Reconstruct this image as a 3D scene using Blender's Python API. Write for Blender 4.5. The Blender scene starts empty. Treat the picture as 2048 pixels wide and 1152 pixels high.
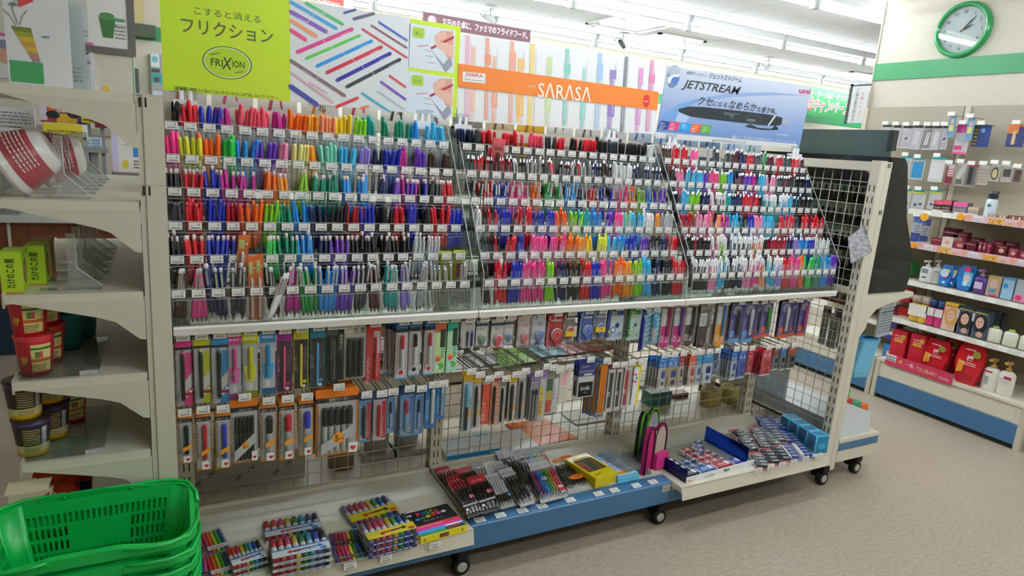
import bpy, math, random
from mathutils import Vector, Matrix
rnd = random.Random(7)
SC = bpy.context.scene
COL = SC.collection
R = math.radians

# ---------------------------------------------------------------- camera
FPX = 1305.75
CAM = Vector((0.0, -1.838, 1.5))
ya, pt, rl = R(28.266), R(12.203), R(4.259)
FW = Vector((math.sin(ya)*math.cos(pt), math.cos(ya)*math.cos(pt), -math.sin(pt)))
RT = FW.cross(Vector((0, 0, 1))).normalized()
UP = RT.cross(FW)
RT, UP = math.cos(rl)*RT + math.sin(rl)*UP, -math.sin(rl)*RT + math.cos(rl)*UP
cd = bpy.data.cameras.new('camera'); cam = bpy.data.objects.new('camera', cd); COL.objects.link(cam)
m = Matrix((RT, UP, -FW)).transposed().to_4x4(); m.translation = CAM
cam.matrix_world = m
cd.sensor_width = 36; cd.lens = FPX/2048*36; cd.clip_start = .02
SC.camera = cam

def at(px, py, x=None, y=None, z=None):
    """world point on the plane x=.., y=.. or z=.. that a pixel of the photograph looks at"""
    d = FW + RT*((px-1024)/FPX) - UP*((py-576)/FPX)
    t = (x-CAM.x)/d.x if x is not None else (y-CAM.y)/d.y if y is not None else (z-CAM.z)/d.z
    return CAM + d*t

# ---------------------------------------------------------------- world, exposure
w = bpy.data.worlds.new('world'); SC.world = w; w.use_nodes = True
bg = w.node_tree.nodes['Background']; bg.inputs[0].default_value = (.9, .95, 1, 1); bg.inputs[1].default_value = .35
SC.view_settings.view_transform = 'Standard'; SC.view_settings.look = 'None'
SC.view_settings.gamma = 1; SC.view_settings.exposure = 0.2
SC.view_settings.use_curve_mapping = False
SC.cycles.transparent_max_bounces = 40
SC.cycles.max_bounces = 8
SC.cycles.caustics_reflective = False
SC.cycles.caustics_refractive = False
TUBE_STRENGTH = 46.0

# ---------------------------------------------------------------- materials
def lin(h):
    h = h.lstrip('#')
    c = [int(h[i:i+2], 16)/255 for i in (0, 2, 4)]
    return tuple(x/12.92 if x <= .04045 else ((x+.055)/1.055)**2.4 for x in c)
_mats = {}
def M(col, kind='gloss'):
    key = (col, kind)
    if key in _mats: return _mats[key]
    mt = bpy.data.materials.new(f'{kind}_{col.lstrip("#")}'); mt.use_nodes = True
    nt = mt.node_tree; c = (*lin(col), 1); mt.diffuse_color = c
    bs = nt.nodes['Principled BSDF']; out = nt.nodes['Material Output']
    bs.inputs['Base Color'].default_value = c
    if kind == 'matte': bs.inputs['Roughness'].default_value = .7; bs.inputs['Specular IOR Level'].default_value = .25
    elif kind == 'paper': bs.inputs['Roughness'].default_value = .5
    elif kind == 'gloss': bs.inputs['Roughness'].default_value = .32
    elif kind == 'shiny': bs.inputs['Roughness'].default_value = .14
    elif kind == 'metal': bs.inputs['Roughness'].default_value = .28; bs.inputs['Metallic'].default_value = 1
    elif kind == 'foil':
        bs.inputs['Roughness'].default_value = .22; bs.inputs['Metallic'].default_value = .8
    elif kind == 'emit':
        nt.nodes.remove(bs); e = nt.nodes.new('ShaderNodeEmission'); e.inputs[0].default_value = c
        e.inputs[1].default_value = TUBE_STRENGTH; nt.links.new(e.outputs[0], out.inputs[0])
    elif kind in ('clear', 'film', 'tint', 'milky', 'frost'):
        # transparent plastic: thin sheet that lets light through and mirrors at grazing angles
        tr = nt.nodes.new('ShaderNodeBsdfTransparent'); tr.inputs[0].default_value = c
        mx = nt.nodes.new('ShaderNodeMixShader'); ge = nt.nodes.new('ShaderNodeNewGeometry')
        def mth(op, a, b=None):
            q = nt.nodes.new('ShaderNodeMath'); q.operation = op
            for i, v in ((0, a), (1, b)):
                if v is None: continue
                if isinstance(v, (int, float)): q.inputs[i].default_value = v
                else: nt.links.new(v, q.inputs[i])
            return q.outputs[0]
        dt = nt.nodes.new('ShaderNodeVectorMath'); dt.operation = 'DOT_PRODUCT'
        nt.links.new(ge.outputs['Incoming'], dt.inputs[0]); nt.links.new(ge.outputs['Normal'], dt.inputs[1])
        fac = mth('ADD', mth('MULTIPLY', mth('POWER', mth('SUBTRACT', 1.0, mth('ABSOLUTE', dt.outputs['Value'])), 4.0), .7), .045 if kind != 'film' else .05)
        if kind in ('milky', 'frost'):
            bs.inputs['Roughness'].default_value = .3
            mx.inputs[0].default_value = .45 if kind == 'milky' else .16; nt.links.new(tr.outputs[0], mx.inputs[1]); nt.links.new(bs.outputs[0], mx.inputs[2])
        else:
            nt.nodes.remove(bs); gl = nt.nodes.new('ShaderNodeBsdfGlossy')
            gl.inputs['Roughness'].default_value = .04 if kind != 'film' else .12
            nt.links.new(fac, mx.inputs[0]); nt.links.new(tr.outputs[0], mx.inputs[1]); nt.links.new(gl.outputs[0], mx.inputs[2])
            if kind == 'film':
                tc = nt.nodes.new('ShaderNodeTexCoord'); nz = nt.nodes.new('ShaderNodeTexNoise'); bp = nt.nodes.new('ShaderNodeBump')
                nz.inputs['Scale'].default_value = 45; bp.inputs['Strength'].default_value = .5; bp.inputs['Distance'].default_value = .01
                nt.links.new(tc.outputs['Object'], nz.inputs['Vector']); nt.links.new(nz.outputs[0], bp.inputs['Height'])
                nt.links.new(bp.outputs[0], gl.inputs['Normal']); nt.links.new(bp.outputs[0], dt.inputs[1])
        nt.links.new(mx.outputs[0], out.inputs[0])
    _mats[key] = mt
    return mt
CLEAR = M('#f2f5f5', 'clear'); FILM = M('#fbfbfb', 'film')
CREAM = M('#d9d4c1', 'gloss'); CREAMD = M('#c6c0ac', 'gloss'); WHITE = M('#eeeeea', 'paper'); BLACK = M('#16181a', 'gloss')
BLUE = M('#3f6f98', 'gloss'); STEEL = M('#9a978c', 'metal'); WIRE = M('#b9b4a2', 'gloss'); RUBBER = M('#1c1c1c', 'matte')
INK = M('#2a2a2c', 'paper'); GREY = M('#8b8d8c', 'paper'); DARK = M('#2e312f', 'matte'); TAGW = M('#f4f3ee', 'paper')

# ---------------------------------------------------------------- text outlines (built-in font)
_ts = bpy.data.scenes.new('lettering_scratch'); _tc = {}
def glyphs(s, bold=0.0, shear=0.0):
    k = (s, bold, shear)
    if k in _tc: return _tc[k]
    cu = bpy.data.curves.new('t', 'FONT'); cu.body = s; cu.size = 1; cu.offset = bold; cu.shear = shear; cu.resolution_u = 2
    ob = bpy.data.objects.new('t', cu); _ts.collection.objects.link(ob); _ts.view_layers[0].update()
    dg = _ts.view_layers[0].depsgraph; dg.update(); ev = ob.evaluated_get(dg); me = ev.to_mesh()
    vs = [(v.co.x, v.co.y) for v in me.vertices]; fs = [tuple(p.vertices) for p in me.polygons]
    ev.to_mesh_clear(); bpy.data.objects.remove(ob); bpy.data.curves.remove(cu)
    xs = [v[0] for v in vs] or [0, 1]; ys = [v[1] for v in vs] or [0, 1]
    _tc[k] = (vs, fs, min(xs), max(xs), min(ys), max(ys))
    return _tc[k]

# ---------------------------------------------------------------- mesh builder
class MB:
    def __init__(s): s.v = []; s.f = []; s.fm = []; s.sm = []; s.mats = []; s.T = None
    def mi(s, mt):
        if mt not in s.mats: s.mats.append(mt)
        return s.mats.index(mt)
    def add(s, vs, fs, mt, smooth=False):
        o = len(s.v)
        if s.T is not None: vs = [s.T @ Vector(p) for p in vs]
        s.v.extend([tuple(p) for p in vs]); i = s.mi(mt)
        for f in fs: s.f.append([o+k for k in f]); s.fm.append(i); s.sm.append(smooth)
        return s
    def face(s, pts, mt): return s.add(pts, [list(range(len(pts)))], mt)
    def box(s, x0, y0, z0, x1, y1, z1, mt):
        v = [(x0, y0, z0), (x1, y0, z0), (x1, y1, z0), (x0, y1, z0), (x0, y0, z1), (x1, y0, z1), (x1, y1, z1), (x0, y1, z1)]
        return s.add(v, [(0, 3, 2, 1), (4, 5, 6, 7), (0, 1, 5, 4), (1, 2, 6, 5), (2, 3, 7, 6), (3, 0, 4, 7)], mt)
    def hexa(s, lo, hi, mt):
        n = len(lo)
        return s.add(list(lo)+list(hi), [list(range(n))[::-1], list(range(n, 2*n))]+[[i, (i+1) % n, n+(i+1) % n, n+i] for i in range(n)], mt)
    def prism(s, poly, a, b, ax, mt):
        """2-D outline pushed from a to b along axis ax; the outline's axes are the other two in x, y, z order"""
        if ax == 'z': f = lambda p, t: (p[0], p[1], t)
        elif ax == 'y': f = lambda p, t: (p[0], t, p[1])
        else: f = lambda p, t: (t, p[0], p[1])
        return s.hexa([f(p, a) for p in poly], [f(p, b) for p in poly], mt)
    def rbox(s, x0, y0, z0, x1, y1, z1, r, mt, n=3):
        return s.prism(rrect(x0, y0, x1, y1, r, n), z0, z1, 'z', mt)
    def lathe(s, prof, n, mt, T=None, caps=True, smooth=True, sx=1, sy=1):
        """prof: [(radius, height, material of the band above)]"""
        vs = []
        for p in prof:
            for k in range(n):
                a = 2*math.pi*k/n; vs.append(Vector((p[0]*math.cos(a)*sx, p[0]*math.sin(a)*sy, p[1])))
        if T is not None: vs = [T @ p for p in vs]
        o = len(s.v)
        if s.T is not None: vs = [s.T @ p for p in vs]
        s.v.extend([tuple(p) for p in vs])
        for i in range(len(prof)-1):
            mm = s.mi(prof[i][2] if len(prof[i]) > 2 and prof[i][2] else mt)
            for k in range(n):
                s.f.append([o+i*n+k, o+i*n+(k+1) % n, o+(i+1)*n+(k+1) % n, o+(i+1)*n+k]); s.fm.append(mm); s.sm.append(smooth)
        if caps:
            s.f.append([o+k for k in range(n)][::-1]); s.fm.append(s.mi(prof[0][2] if len(prof[0]) > 2 and prof[0][2] else mt)); s.sm.append(False)
            l = len(prof)-1; pm = prof[l-1]
            s.f.append([o+l*n+k for k in range(n)]); s.fm.append(s.mi(pm[2] if len(pm) > 2 and pm[2] else mt)); s.sm.append(False)
        return s
    def tube(s, pts, r, n, mt, closed=False):
        pts = [Vector(p) for p in pts]; N = len(pts); vs = []; up0 = None
        for i, p in enumerate(pts):
            a = pts[(i-1) % N] if closed or i > 0 else p; b = pts[(i+1) % N] if closed or i < N-1 else p
            t = (b-a).normalized()
            if up0 is None: up0 = Vector((0, 0, 1)) if abs(t.z) < .9 else Vector((0, 1, 0))
            u = (up0 - t*up0.dot(t)).normalized(); v = t.cross(u); up0 = u
            for k in range(n):
                q = 2*math.pi*k/n+math.pi/n; vs.append(p+u*(r*math.cos(q))+v*(r*math.sin(q)))
        fs = []
        for i in range(N if closed else N-1):
            j = (i+1) % N
            for k in range(n): fs.append([i*n+k, j*n+k, j*n+(k+1) % n, i*n+(k+1) % n])
        if not closed: fs += [list(range(n)), [(N-1)*n+k for k in range(n)][::-1]]
        return s.add(vs, fs, mt, n > 4)
    def rod(s, p0, p1, r, n, mt): return s.tube([p0, p1], r, n, mt)
    def build(s, name, parent=None, loc=None, rot=None):
        me = s.mesh(name); return link(name, me, parent, loc, rot)
    def mesh(s, name):
        me = bpy.data.meshes.new(name); me.from_pydata(s.v, [], s.f)
        for mt in s.mats: me.materials.append(mt)
        me.polygons.foreach_set('material_index', s.fm); me.polygons.foreach_set('use_smooth', s.sm)
        me.update(); return me
def link(name, me, parent=None, loc=None, rot=None):
    o = bpy.data.objects.new(name, me); COL.objects.link(o)
    if parent: o.parent = parent
    if loc is not None: o.location = loc
    if rot is not None: o.rotation_euler = rot
    return o
def rrect(x0, y0, x1, y1, r, n=3):
    o = []
    for cx, cy, a0 in ((x1-r, y0+r, -90), (x1-r, y1-r, 0), (x0+r, y1-r, 90), (x0+r, y0+r, 180)):
        for k in range(n+1):
            a = R(a0+90*k/n); o.append((cx+r*math.cos(a), cy+r*math.sin(a)))
    return o
def tag(o, label, cat, group=None):
    import re
    if len(re.findall(r"[A-Za-z0-9'%.-]+", label)) > 16: print('LONG', o.name, label)
    o['label'] = label; o['category'] = cat
    if group: o['group'] = group
    return o
def thing(name, label, cat, loc=(0, 0, 0), rot=None, group=None):
    o = link(name, None, None, loc, rot); o.empty_display_size = .02
    return tag(o, label, cat, group)
def struct(o): o['kind'] = 'structure'; return o
def copy_tree(o, loc=None, rot=None, label=None, parent=None):
    c = o.copy(); COL.objects.link(c)
    if parent: c.parent = parent
    if loc is not None: c.location = loc
    if rot is not None: c.rotation_euler = rot
    if label: c['label'] = label
    for ch in list(o.children): copy_tree(ch, parent=c)
    return c

class PF:
    """a printed face: flat marks laid just above a surface; O origin, U and V unit directions, marks given in metres"""
    def __init__(s, mb, O, U, V, step=.0002):
        s.mb = mb; s.O = Vector(O); s.U = Vector(U).normalized(); s.V = Vector(V).normalized(); s.N = s.U.cross(s.V); s.k = 0; s.st = step
    def P(s, u, v): return s.O + s.U*u + s.V*v + s.N*(s.k*s.st)
    def poly(s, pts, mt): s.k += 1; s.mb.face([s.P(*p) for p in pts], mt); return s
    def rect(s, u0, v0, u1, v1, mt): return s.poly([(u0, v0), (u1, v0), (u1, v1), (u0, v1)], mt)
    def ell(s, u, v, a, b, mt, n=20): return s.poly([(u+a*math.cos(2*math.pi*k/n), v+b*math.sin(2*math.pi*k/n)) for k in range(n)], mt)
    def rr(s, u0, v0, u1, v1, r, mt): return s.poly(rrect(u0, v0, u1, v1, r), mt)
    def bar(s, u0, v0, u1, v1, w, mt):
        d = Vector((u1-u0, v1-v0)); d.normalize(); n = Vector((-d.y, d.x))*w/2
        return s.poly([(u0-n.x, v0-n.y), (u1-n.x, v1-n.y), (u1+n.x, v1+n.y), (u0+n.x, v0+n.y)], mt)
    def text(s, t, u, v, h, mt, al='l', w=None, bold=0.0, shear=0.0, ang=0):
        vs, fs, x0, x1, y0, y1 = glyphs(t, bold, shear); s.k += 1
        sy = h/.75; sx = sy if w is None else w/(x1-x0); W = (x1-x0)*sx
        o = 0 if al == 'l' else -W/2 if al == 'c' else -W
        ca, sa = math.cos(R(ang)), math.sin(R(ang))
        def q(p):
            a, b = (p[0]-x0)*sx+o, p[1]*sy
            return s.P(u+a*ca-b*sa, v+a*sa+b*ca)
        s.mb.add([q(p) for p in vs], fs, mt); return s
    def lines(s, u0, v0, u1, v1, n, mt, frac=.45, seed=1):
        """rows of tiny unreadable print"""
        rr = random.Random(seed); h = (v1-v0)/n
        s.k += 1
        for i in range(n):
            u = u0; b = v0+i*h
            while u < u1-.001:
                l = min(u1-u, rr.uniform(.002, .008)*max(1, (u1-u0)/.04)); s.mb.face([s.P(u, b), s.P(u+l, b), s.P(u+l, b+h*frac), s.P(u, b+h*frac)], mt); u += l+.0012*max(1, (u1-u0)/.04)
        return s
    def barcode(s, u0, v0, u1, v1, mt, seed=3):
        rr = random.Random(seed); u = u0; s.k += 1
        while u < u1:
            l = rr.choice((.0004, .0007, .0011)); s.mb.face([s.P(u, v0), s.P(min(u+l, u1), v0), s.P(min(u+l, u1), v1), s.P(u, v1)], mt); u += l+rr.choice((.0005, .0008))
        return s
# ================================================================ the room
def noisy(name, c1, c2, scale, rough, stretch=(1, 1, 1), detail=6, lo=.35, hi=.65, bump=0, speck=None):
    mt = bpy.data.materials.new(name); mt.use_nodes = True; nt = mt.node_tree; bs = nt.nodes['Principled BSDF']
    tc = nt.nodes.new('ShaderNodeTexCoord'); mp = nt.nodes.new('ShaderNodeMapping'); mp.inputs['Scale'].default_value = stretch
    nz = nt.nodes.new('ShaderNodeTexNoise'); nz.inputs['Scale'].default_value = scale; nz.inputs['Detail'].default_value = detail
    cr = nt.nodes.new('ShaderNodeValToRGB'); cr.color_ramp.elements[0].position = lo; cr.color_ramp.elements[1].position = hi
    cr.color_ramp.elements[0].color = (*lin(c1), 1); cr.color_ramp.elements[1].color = (*lin(c2), 1)
    nt.links.new(tc.outputs['Object'], mp.inputs[0]); nt.links.new(mp.outputs[0], nz.inputs['Vector']); nt.links.new(nz.outputs[0], cr.inputs[0])
    colr = cr.outputs[0]
    if speck:
        n2 = nt.nodes.new('ShaderNodeTexNoise'); n2.inputs['Scale'].default_value = speck[1]; n2.inputs['Detail'].default_value = 3
        nt.links.new(mp.outputs[0], n2.inputs['Vector']); r2 = nt.nodes.new('ShaderNodeValToRGB')
        r2.color_ramp.elements[0].position = speck[2]; r2.color_ramp.elements[1].position = speck[2]+.06
        r2.color_ramp.elements[0].color = (0, 0, 0, 1); r2.color_ramp.elements[1].color = (1, 1, 1, 1)
        mx = nt.nodes.new('ShaderNodeMixRGB'); mx.inputs[2].default_value = (*lin(speck[0]), 1)
        nt.links.new(n2.outputs[0], r2.inputs[0]); nt.links.new(r2.outputs[0], mx.inputs[0]); nt.links.new(colr, mx.inputs[1]); colr = mx.outputs[0]
    nt.links.new(colr, bs.inputs['Base Color']); bs.inputs['Roughness'].default_value = rough
    if bump:
        b = nt.nodes.new('ShaderNodeBump'); b.inputs['Strength'].default_value = bump; b.inputs['Distance'].default_value = .002
        nt.links.new(nz.outputs[0], b.inputs['Height']); nt.links.new(b.outputs[0], bs.inputs['Normal'])
    return mt
FLOOR = noisy('vinyl_floor', '#9b8f7c', '#aea290', 34, .36, (1, 2.2, 1), 8, .3, .7, 0, ('#867a69', 70, .64))
CEIL = noisy('ceiling_panel', '#d5d9db', '#dfe2e3', 30, .75, detail=3)
WALL = noisy('wall_paint', '#ccc6b4', '#d0cab9', 25, .55, detail=3)
SGREEN = M('#33935a', 'gloss')
X0, X1, Y0, Y1, ZC = -3.0, 13.0, -4.6, 5.1, 2.74
struct(MB().box(X0, Y0, -.05, X1, Y1, 0, FLOOR).build('floor'))
struct(MB().box(X0, Y0, ZC, X1, Y1, ZC+.05, CEIL).build('ceiling'))
struct(MB().box(X0-.1, Y0, 0, X0, Y1, ZC, WALL).build('wall_left'))
struct(MB().box(X0, Y1, 0, X1, Y1+.1, ZC, WALL).build('wall_back'))
struct(MB().box(X0, Y0-.1, 0, X1, Y0, ZC, WALL).build('wall_front'))
struct(MB().box(4.75, Y0, 0, 5.0, 1.50, ZC, WALL).build('wall_right'))
struct(MB().box(X1, Y0, 0, X1+.1, Y1, ZC, WALL).build('wall_far'))
struct(MB().box(-2.99, 4.55, 0, -.215, Y1-.001, ZC-.001, WALL).build('wall_counter'))
struct(MB().box(4.742, Y0+.01, 2.18, 4.7495, 1.50, 2.30, SGREEN).build('trim_1'))
struct(MB().box(-.2, Y1-.008, 2.18, X1-.01, Y1-.001, 2.30, SGREEN).build('trim_2'))
struct(MB().box(-.2149, 4.55, 1.2, -.209, 4.6, 2.7, M('#3f9a66', 'gloss')).build('trim_3'))
struct(MB().box(4.738, 1.499, 0, 4.752, 1.506, ZC-.001, CREAM).build('trim_4'))
sm = MB()
for x in [X0+.91*i for i in range(1, 18)]: sm.box(x-.002, Y0, ZC-.0015, x+.002, Y1, ZC-.0002, M('#bfc4c6', 'matte'))
for y in [Y0+1.82*i for i in range(1, 6)]: sm.box(X0, y-.002, ZC-.0015, X1, y+.002, ZC-.0002, M('#bfc4c6', 'matte'))
struct(sm.build('trim_5'))

# fluorescent battens
TUBE = M('#f3f9ff', 'emit'); LAMPW = M('#e9edef', 'gloss')
lm = MB(); lm.prism([(-.045, ZC-.001), (-.03, ZC-.055), (.03, ZC-.055), (.045, ZC-.001)], .02, 1.19, 'x', LAMPW)
hous = lm.mesh('housing')
sk = MB(); sk.box(.0, -.02, ZC-.125, .028, .02, ZC-.05, M('#cfd2d2', 'gloss')); sock = sk.mesh('socket')
tb = MB(); tb.lathe([(.0165, .03), (.0165, 1.18)], 10, TUBE, T=Matrix.Translation((0, 0, ZC-.1)) @ Matrix.Rotation(R(90), 4, 'Y')); tubm = tb.mesh('tube')
rowname = {1.63: 'row nearest the clock wall', 2.95: 'second row behind the pen signs', 4.4: 'third row, along the far wall'}
for y in (-2.7, -1.3, .1, 1.63, 2.95, 4.4):
    i0, i1 = (-1, 8) if y >= 2.9 else (-1, 3)
    for i in range(i0, i1):
        x = 2.935+1.215*(i-1)
        if x > 3.5 and y < 1.0: continue
        if 1.0 < y < 2 and x+1.2 > 4.75+1.3: continue
        g = f'ceiling lamps in the {rowname[y]}' if y in rowname else 'ceiling lamps over the front aisle'
        t = thing('ceiling_lamp', f'bare white fluorescent tube on the ceiling, in the {rowname[y]}' if y in rowname else 'bare white fluorescent tube on the ceiling over the front aisle', 'lamp', (x, y, 0), None, g)
        link('housing', hous, t); link('socket', sock, t); link('socket', sock, t, (1.182, 0, 0)); link('tube', tubm, t)
# ================================================================ gondola bays
PITCH = .05
GY = .44                                         # wire grid plane
def slot_post(x0, x1, y0, y1, z0, z1, faces='y'):
    m = MB(); m.box(x0, y0, z0, x1, y1, z1, CREAM); n = int((z1-z0-.1)/.05)
    for i in range(n):
        z = z0+.05+i*.05
        if 'y' in faces:
            for c in (-.008, .008): m.box((x0+x1)/2+c-.002, y0-.0006, z, (x0+x1)/2+c+.002, y0+.001, z+.028, DARK)
        if 'x' in faces:
            for c in (-.011, .011): m.box(x0-.0006, (y0+y1)/2+c-.0025, z, x0+.001, (y0+y1)/2+c+.0025, z+.028, DARK)
    return m
def wire_grid(x0, x1, z0, z1, y, r=.0017):
    m = MB(); n = round((x1-x0)/PITCH)
    for i in range(n+1): x = x0+(x1-x0)*i/n; m.rod((x, y, z0), (x, y, z1), r, 5, WIRE)
    k = round((z1-z0)/PITCH)
    for i in range(k+1): z = z0+(z1-z0)*i/k; m.rod((x0, y-.003, z), (x1, y-.003, z), r, 5, WIRE)
    return m
def caster(name, parent, x, y, r=.033, ang=0):
    m = MB(); T = Matrix.Translation((x, y, r)) @ Matrix.Rotation(R(90), 4, 'X')
    m.lathe([(r*.55, -.014), (r*.95, -.014), (r, -.010), (r, .010), (r*.95, .014), (r*.6, .014)], 20, RUBBER, T)
    c = m.build(name, parent)
    h = MB(); h.lathe([(r*.60, .010), (r*.58, .0165), (r*.4, .018)], 16, M('#a9a79f', 'gloss'), T); h.build('hub', c)
    f = MB(); f.box(x-.018, y-.013+.03, r, x+.018, y+.05, .095, RUBBER); f.box(x-.02, y-.02, .068, x+.02, y+.05, .1, RUBBER); f.build('fork', c)
    return c
bays = [('under the lime green sign', .0, .9, -.02, True), ('under the orange banner sign', .9, 1.8, .06, False), ('under the blue pen sign', 1.8, 2.71, -.055, True)]
GOND = []
for bi, (where, xa, xb, yf, lip) in enumerate(bays):
    DZ = .2 if lip else .208
    t = thing('display_gondola', f'cream metal display unit with wire back and blue kickboard, {where}', 'shelving', ((xa+xb)/2, .3, 0))
    GOND.append(t); off = Vector(t.location)
    def sub(mb, name, par=t):
        mb.v = [tuple(Vector(p)-off) for p in mb.v]; return mb.build(name, par)
    # deck
    d = MB(); d.box(xa+.002, yf+.002, DZ-.02, xb-.002, GY+.02, DZ, CREAM)
    d.box(xa+.002, yf, DZ-.022, xb-.002, yf+.004, DZ+.004, CREAM); d.box(xa+.002, GY-.02, DZ, xb-.002, GY-.012, DZ+.012, CREAM)
    d.box(xa+.003, yf+.01, DZ, xa+.006, GY, DZ+.003, CREAMD); dk = sub(d, 'deck')
    if lip:
        l = MB(); l.hexa([(xa+.004, yf-.003, DZ-.002), (xa+.004, yf-.003, DZ-.008), (xa+.004, yf-.012, DZ-.05), (xa+.004, yf-.016, DZ-.048)], [(xb-.004, yf-.003, DZ-.002), (xb-.004, yf-.003, DZ-.008), (xb-.004, yf-.012, DZ-.05), (xb-.004, yf-.016, DZ-.048)], M('#cfc9b6', 'gloss'))
        sub(l, 'price_rail', t)
    k = MB()
    if lip: k.box(xa+.001, 0, .109, xb-.001, .03, .178, BLUE)
    else: k.prism([(0, .109), (.03, .109), (.03, .18), (.058, .18), (.058, .205), (.004, .201), (0, .197)], xa+.001, xb-.001, 'x', BLUE)
    k.box(xa+.001, .01, .109, xb-.001, .44, .115, DARK)
    sub(k, 'kickboard')
    # back half below
    b = MB(); b.box(xa, GY, .109, xb, .88, .19, CREAMD); sub(b, 'rear_base')
    # uprights
    xs = [xa+.026]
    if bi == 2: xs.append(xb-.026)
    for x in xs:
        sub(slot_post(x-.024, x+.024, GY-.012, GY+.038, .05, 1.556, 'yx'), 'upright')
    g = wire_grid(xa+.03, xb-.03, .215, 1.515, GY); sub(g, 'wire_grid')
    r_ = MB(); r_.box(xa+.02, GY-.012, 1.515, xb-.02, GY+.03, 1.556, CREAM); sub(r_, 'top_rail')
    # pen shelf with its price edge
    s_ = MB(); s_.box(xa+.002, .06, .938, xb-.002, GY-.014, .955, CREAM)
    s_.prism([(.052, .957), (.060, .962), (.064, .957), (.064, .941), (.055, .938)], xa+.002, xb-.002, 'x', M('#e4e2da', 'gloss')); sh = sub(s_, 'pen_shelf')
    for x in (xa+.03, xb-.03):
        q = MB(); q.prism([(GY-.012, .936), (.09, .936), (.11, .915), (GY-.012, .865)], x-.002, x+.002, 'x', CREAMD); sub(q, 'bracket', sh)
    # rear shelves, seen through the grid
    for z in ((.61, .99, 1.27), (.588, .99, 1.27), (.42, .66, .99, 1.27))[bi]:
        q = MB(); q.box(xa+.004, GY+.04, z-.018, xb-.004, .84, z, CREAMD); q.box(xa+.004, .84, z-.03, xb-.004, .856, z+.006, CREAM); sub(q, 'rear_shelf')
    xc = [xb-.02] if bi < 2 else []
    if bi == 0: xc.append(xa+.06)
    for x in xc:
        cs = caster('caster', t, x, .03)
        for o in [cs]+list(cs.children):
            me = o.data
            me.transform(Matrix.Translation(-off))
# asset stickers on the kickboards
for x0, x1, w_ in ((1.755, 1.795, 'orange banner'), (1.805, 1.845, 'blue pen')):
    m = MB(); m.box(x0, -.0012, .162, x1, -.0004, .192, M('#c9bfa8', 'paper')); p = PF(m, (x0, -.0013, .162), (1, 0, 0), (0, 0, 1)); p.barcode(.004, .006, .036, .02, GREY).lines(.004, .022, .036, .028, 1, GREY)
    tag(m.build('asset_sticker'), f'beige barcode sticker on the blue kickboard below the {w_} sign bay', 'sticker')

# ---------------------------------------------------------------- end unit beside the lime sign (its side faces the aisle)
PX = -.0
eg = thing('end_display_unit', 'cream end display unit with bracket shelves beside the lime green sign', 'shelving', (-.2, .45, 0))
def sub_e(mb, name, par=None):
    mb.v = [tuple(Vector(p)-Vector((-.2, .45, 0))) for p in mb.v]; return mb.build(name, par or eg)
for y0 in (0.0, .83):
    m = MB(); m.box(-.044, y0, .05, -.001, y0+.045, 1.556, CREAM); m.box(-.0585, y0+.003, .05, -.046, y0+.042, 1.553, CREAM)
    m.box(-.0455, y0-.0006, .05, -.0435, y0+.002, 1.556, CREAMD)
    for zz in (1.338, 1.548):
        for xx in (-.05, -.038): m.box(xx-.002, y0-.001, zz-.02, xx+.002, y0+.001, zz+.002, DARK)
    m.box(-.0585, y0-.0012, 1.343, -.001, y0+.001, 1.3445, CREAMD)
    sub_e(m, 'side_post')
    m = MB(); m.box(-.06, y0-.001, 1.5555, .0, y0+.047, 1.5585, CREAM); sub_e(m, 'post_cap')
m = MB(); m.box(-.056, .045, .05, -.046, .83, 1.30, CREAM); sub_e(m, 'back_panel')
ES = [(1.555, -.345), (1.30, -.345), (1.075, -.345), (.86, -.342), (.645, -.34)]
for i, (z, xf) in enumerate(ES):
    m = MB(); m.box(xf, .006, z-.018, -.062, .87, z, CREAM); m.box(xf-.004, .006, z-.03, xf, .87, z+.004, CREAM); m.box(xf, .004, z-.02, -.064, .006, z+.001, M('#e2deca', 'gloss'))
    sf = sub_e(m, 'shelf')
    for y in (.002, .868):
        q = MB(); q.prism([(xf+.02, z-.02), (-.060, z-.02), (-.060, z-.125), (-.075, z-.122), (-.125, z-.075), (-.16, z-.062)], y, y+.003, 'y', CREAM); sub_e(q, 'bracket', sf)
m = MB(); m.box(-.47, .006, .05, -.06, .87, .3, CREAM); m.box(-.475, .01, .2, -.47, .866, .28, BLUE); sub_e(m, 'base')

# ---------------------------------------------------------------- end unit beyond the blue sign
XR = 2.813
er = thing('end_display_unit', 'cream end display unit with wire back beside the blue pen sign', 'shelving', (2.9, .4, 0))
def sub_r(mb, name, par=None):
    mb.v = [tuple(Vector(p)-Vector((2.9, .4, 0))) for p in mb.v]; return mb.build(name, par or er)
for y0 in (0.0, .83):
    m = slot_post(XR-.042, XR+.002, y0, y0+.045, .07, 1.556, 'x'); m.box(XR+.004, y0+.001, .07, XR+.04, y0+.044, 1.553, CREAM)
    m.box(XR+.001, y0-.0006, .07, XR+.003, y0+.002, 1.556, CREAMD)
    for zz in (1.338, 1.545):
        for xx in (XR+.012, XR+.024): m.box(xx-.002, y0-.001, zz-.018, xx+.002, y0+.001, zz+.002, DARK)
    m.box(XR-.04, y0-.0012, 1.343, XR+.04, y0+.001, 1.3445, CREAMD)
    sub_r(m, 'side_post')
m = MB(); n = 16
for i in range(n+1): y = .05+.78*i/n; m.rod((XR-.02, y, .2), (XR-.02, y, 1.51), .0017, 5, WIRE)
for i in range(27): z = .2+i*.05038; m.rod((XR-.023, .05, z), (XR-.023, .83, z), .0017, 5, WIRE)
sub_r(m, 'wire_grid')
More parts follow.
